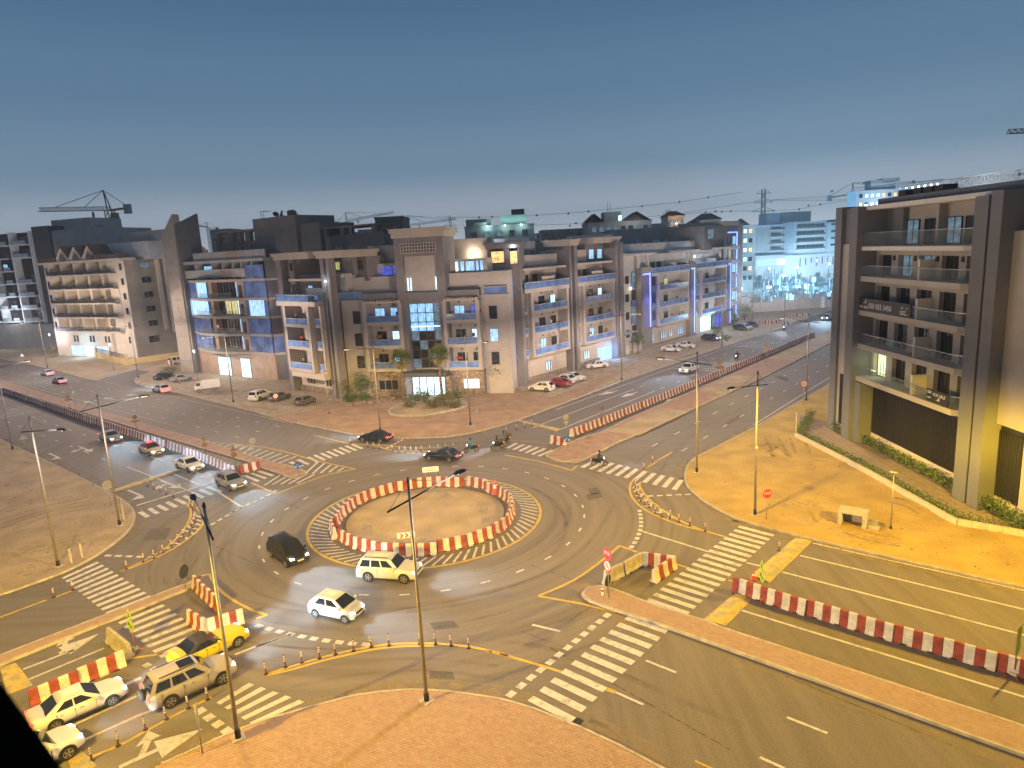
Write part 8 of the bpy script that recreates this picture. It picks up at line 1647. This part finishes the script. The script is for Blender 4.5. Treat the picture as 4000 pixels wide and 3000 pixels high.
for c, pts in (('I', [(200, 1100), (600, 950), (850, 770), (1000, 560), (1100, 380)]), ('I', [(0, 1160), (420, 1010), (700, 880), (900, 690)]), ('G', [(1300, 1310), (1700, 1260), (2212, 1150)]), ('J', [(100, 560), (700, 640), (1500, 1000), (2212, 1300)]), ('J', [(300, 480), (900, 700), (1800, 1130)]), ('E', [(1850, 700), (1750, 900), (1500, 1250), (1100, 1500)]), ('E', [(2000, 800), (1800, 1000), (1600, 1150)]), ('D', [(380, 1440), (550, 1200), (800, 1010), (1300, 780)]), ('D', [(120, 1400), (400, 1160), (700, 1010)]), ('H', [(200, 900), (700, 760), (1400, 700), (2100, 780)]), ('H', [(300, 960), (900, 840), (1500, 800), (2150, 900)])): ribbon(ring_road, smooth(Q(c, pts), 3), random.uniform(.22, .45), m_skid, 'tyre_mark', .0128)
for c, a, b in (('I', (560, 960), (900, 1090)), ('I', (370, 900), (500, 940)), ('I', (700, 1400), (900, 1260)), ('J', (550, 620), (2100, 1500)), ('H', (1280, 930), (1350, 975)), ('E', (1800, 820), (2200, 1000)), ('G', (150, 330), (800, 560)), ('L', (500, 1000), (1700, 1500))): ribbon(ring_road, [q(c, *a), q(c, *b)], .07, m_tar, 'tar_seam', .0132)
for c, pts in (('I', [(880, 240), (960, 230), (990, 280), (900, 295)]), ('J', [(900, 1230), (1060, 1290), (1040, 1325), (880, 1262)]), ('H', [(1500, 820), (1700, 830), (1720, 900), (1500, 890)]), ('E', [(1300, 700), (1480, 690), (1430, 790), (1230, 800)]), ('C', [(1300, 1400), (1420, 1380), (1450, 1420), (1320, 1450)]), ('G', [(1500, 1400), (1700, 1380), (1760, 1440), (1540, 1465)]), ('D', [(950, 1000), (1080, 930), (1110, 950), (980, 1020)])):
    mb = MB(); mb.poly(Q(c, pts), .0095, .0099, m_patch); mb.build('asphalt_patch', ring_road)
def scatter(parent, test, n, box, smin, smax, mats, name):
    mb = MB(); k = 0
    while k < n:
        p = g(random.uniform(box[0], box[2]), random.uniform(box[1], box[3]), Z)
        k += 1
        if not inside(p, test): continue
        s = random.uniform(smin, smax)*random.random()**1.5+.03; r = lambda: random.uniform(-.35, .35)*s
        mb.hexa([(p.x+x*s+r(), p.y+y*s+r(), Z-.02) for x, y in ((-1, -1), (1, -1), (1, 1), (-1, 1))], [(p.x+x*s*.5+r(), p.y+y*s*.5+r(), Z+s*random.uniform(.4, .9)) for x, y in ((-1, -1), (1, -1), (1, 1), (-1, 1))], random.choice(mats))
    if mb.f: tag(mb.build(name, parent), kind='stuff')
m_peb = mat('pebble', (.25, .19, .13), .95, .3, 3, wspace=True)
scatter(lot_e, [rd(420, -16.5), rd(74.7, -16)]+ecurve+[rd(12.7, -250), rd(420, -250)], 900, (2650, 1600, 4000, 2400), .02, .10, [m_peb, m_peb, m_sande], 'pebbles'); scatter(lot_w, [rd(-14, 420)]+wcurve+[rd(-300, 17), rd(-300, 420)], 700, (0, 1750, 560, 2350), .02, .09, [m_peb, m_peb, m_sand], 'pebbles')
scatter(lot_n, [rd(420, 13), rd(143, 13.6)]+ncurve+[rd(15.9, 56.5)]+scurve+[rd(200, 100)], 900, (620, 1380, 2700, 1660), .03, .14, [m_peb], 'pebbles'); scatter(med_ne, [rd(33, -4), rd(139, -4), rd(139, 0), rd(33, .2)], 300, (2180, 1300, 3250, 1900), .03, .12, [m_peb, m_sand], 'pebbles')
# wheel ruts and scuffed hollows in the sand lots
m_rut = worn('sand_rut', (.22, .16, .095), .32, .8, .7, .5); m_rutl = worn('sand_scuff', (.46, .36, .22), .45, .6, 2.2, .55)
for par, c, pts in ((lot_e, 'K', [(0, 560), (60, 520), (110, 640)]), (lot_e, 'K', [(30, 470), (90, 560), (140, 640)]), (lot_e, 'K', [(440, 1100), (500, 1200)]), (lot_e, 'K', [(1080, 1000), (1250, 1040), (1380, 1120)]), (lot_e, 'K', [(1100, 960), (1290, 1010), (1400, 1090)]), (lot_e, 'K', [(700, 1260), (900, 1330), (1150, 1370)]), (lot_e, 'K', [(250, 470), (300, 600)]), (lot_e, 'D', [(1230, 1210), (1350, 1200), (1440, 1290)]), (lot_e, 'D', [(1250, 1250), (1380, 1180)]), (lot_e, 'K', [(380, 640), (520, 650)]), (lot_w, 'E', [(0, 330), (60, 300), (130, 310)]), (lot_w, 'E', [(200, 100), (330, 120)]), (lot_w, 'E', [(220, 1070), (290, 1055)]), (lot_w, 'E', [(60, 530), (140, 515)]), (lot_w, 'E', [(60, 700), (420, 560), (800, 500)]), (lot_w, 'E', [(0, 640), (380, 520), (760, 440)]), (lot_n, 'B', [(150, 640), (420, 690), (640, 670)]), (lot_n, 'A', [(560, 330), (800, 400), (900, 390)]), (lot_n, 'T', [(520, 1430), (700, 1400), (900, 1420)])):
    for o in (-.75, .75): ribbon(par, smooth(Q(c, pts, Z), 3), .35, m_rut, 'wheel_rut', Z+.004, o)
for par, c, pts in ((lot_e, 'K', [(150, 1000), (300, 1030), (480, 1060)]), (lot_e, 'K', [(600, 1290), (850, 1340), (1100, 1330)]), (lot_e, 'K', [(200, 1140), (420, 1200)]), (lot_w, 'E', [(100, 900), (400, 880), (700, 800)]), (lot_n, 'C', [(1400, 340), (1600, 335)])): ribbon(par, smooth(Q(c, pts, Z), 3), 2.2, m_rutl, 'sand_scuff', Z+.003)
# ------------------------------------------------------------------ thin night haze round the whole scene
hz = bpy.data.materials.new('haze'); hz.use_nodes = True; n_ = hz.node_tree; n_.nodes.clear(); o_ = n_.nodes.new('ShaderNodeOutputMaterial'); v_ = n_.nodes.new('ShaderNodeVolumePrincipled')
v_.inputs['Color'].default_value = (.95, .97, 1, 1); v_.inputs['Density'].default_value = .0004; v_.inputs['Anisotropy'].default_value = .3; n_.links.new(v_.outputs[0], o_.inputs['Volume'])
mb = MB(); mb.box(-900, 900, -260, 900, -1.2, 70, hz); tag(mb.build('haze'), kind='stuff')
SC.cycles.volume_bounces = 0
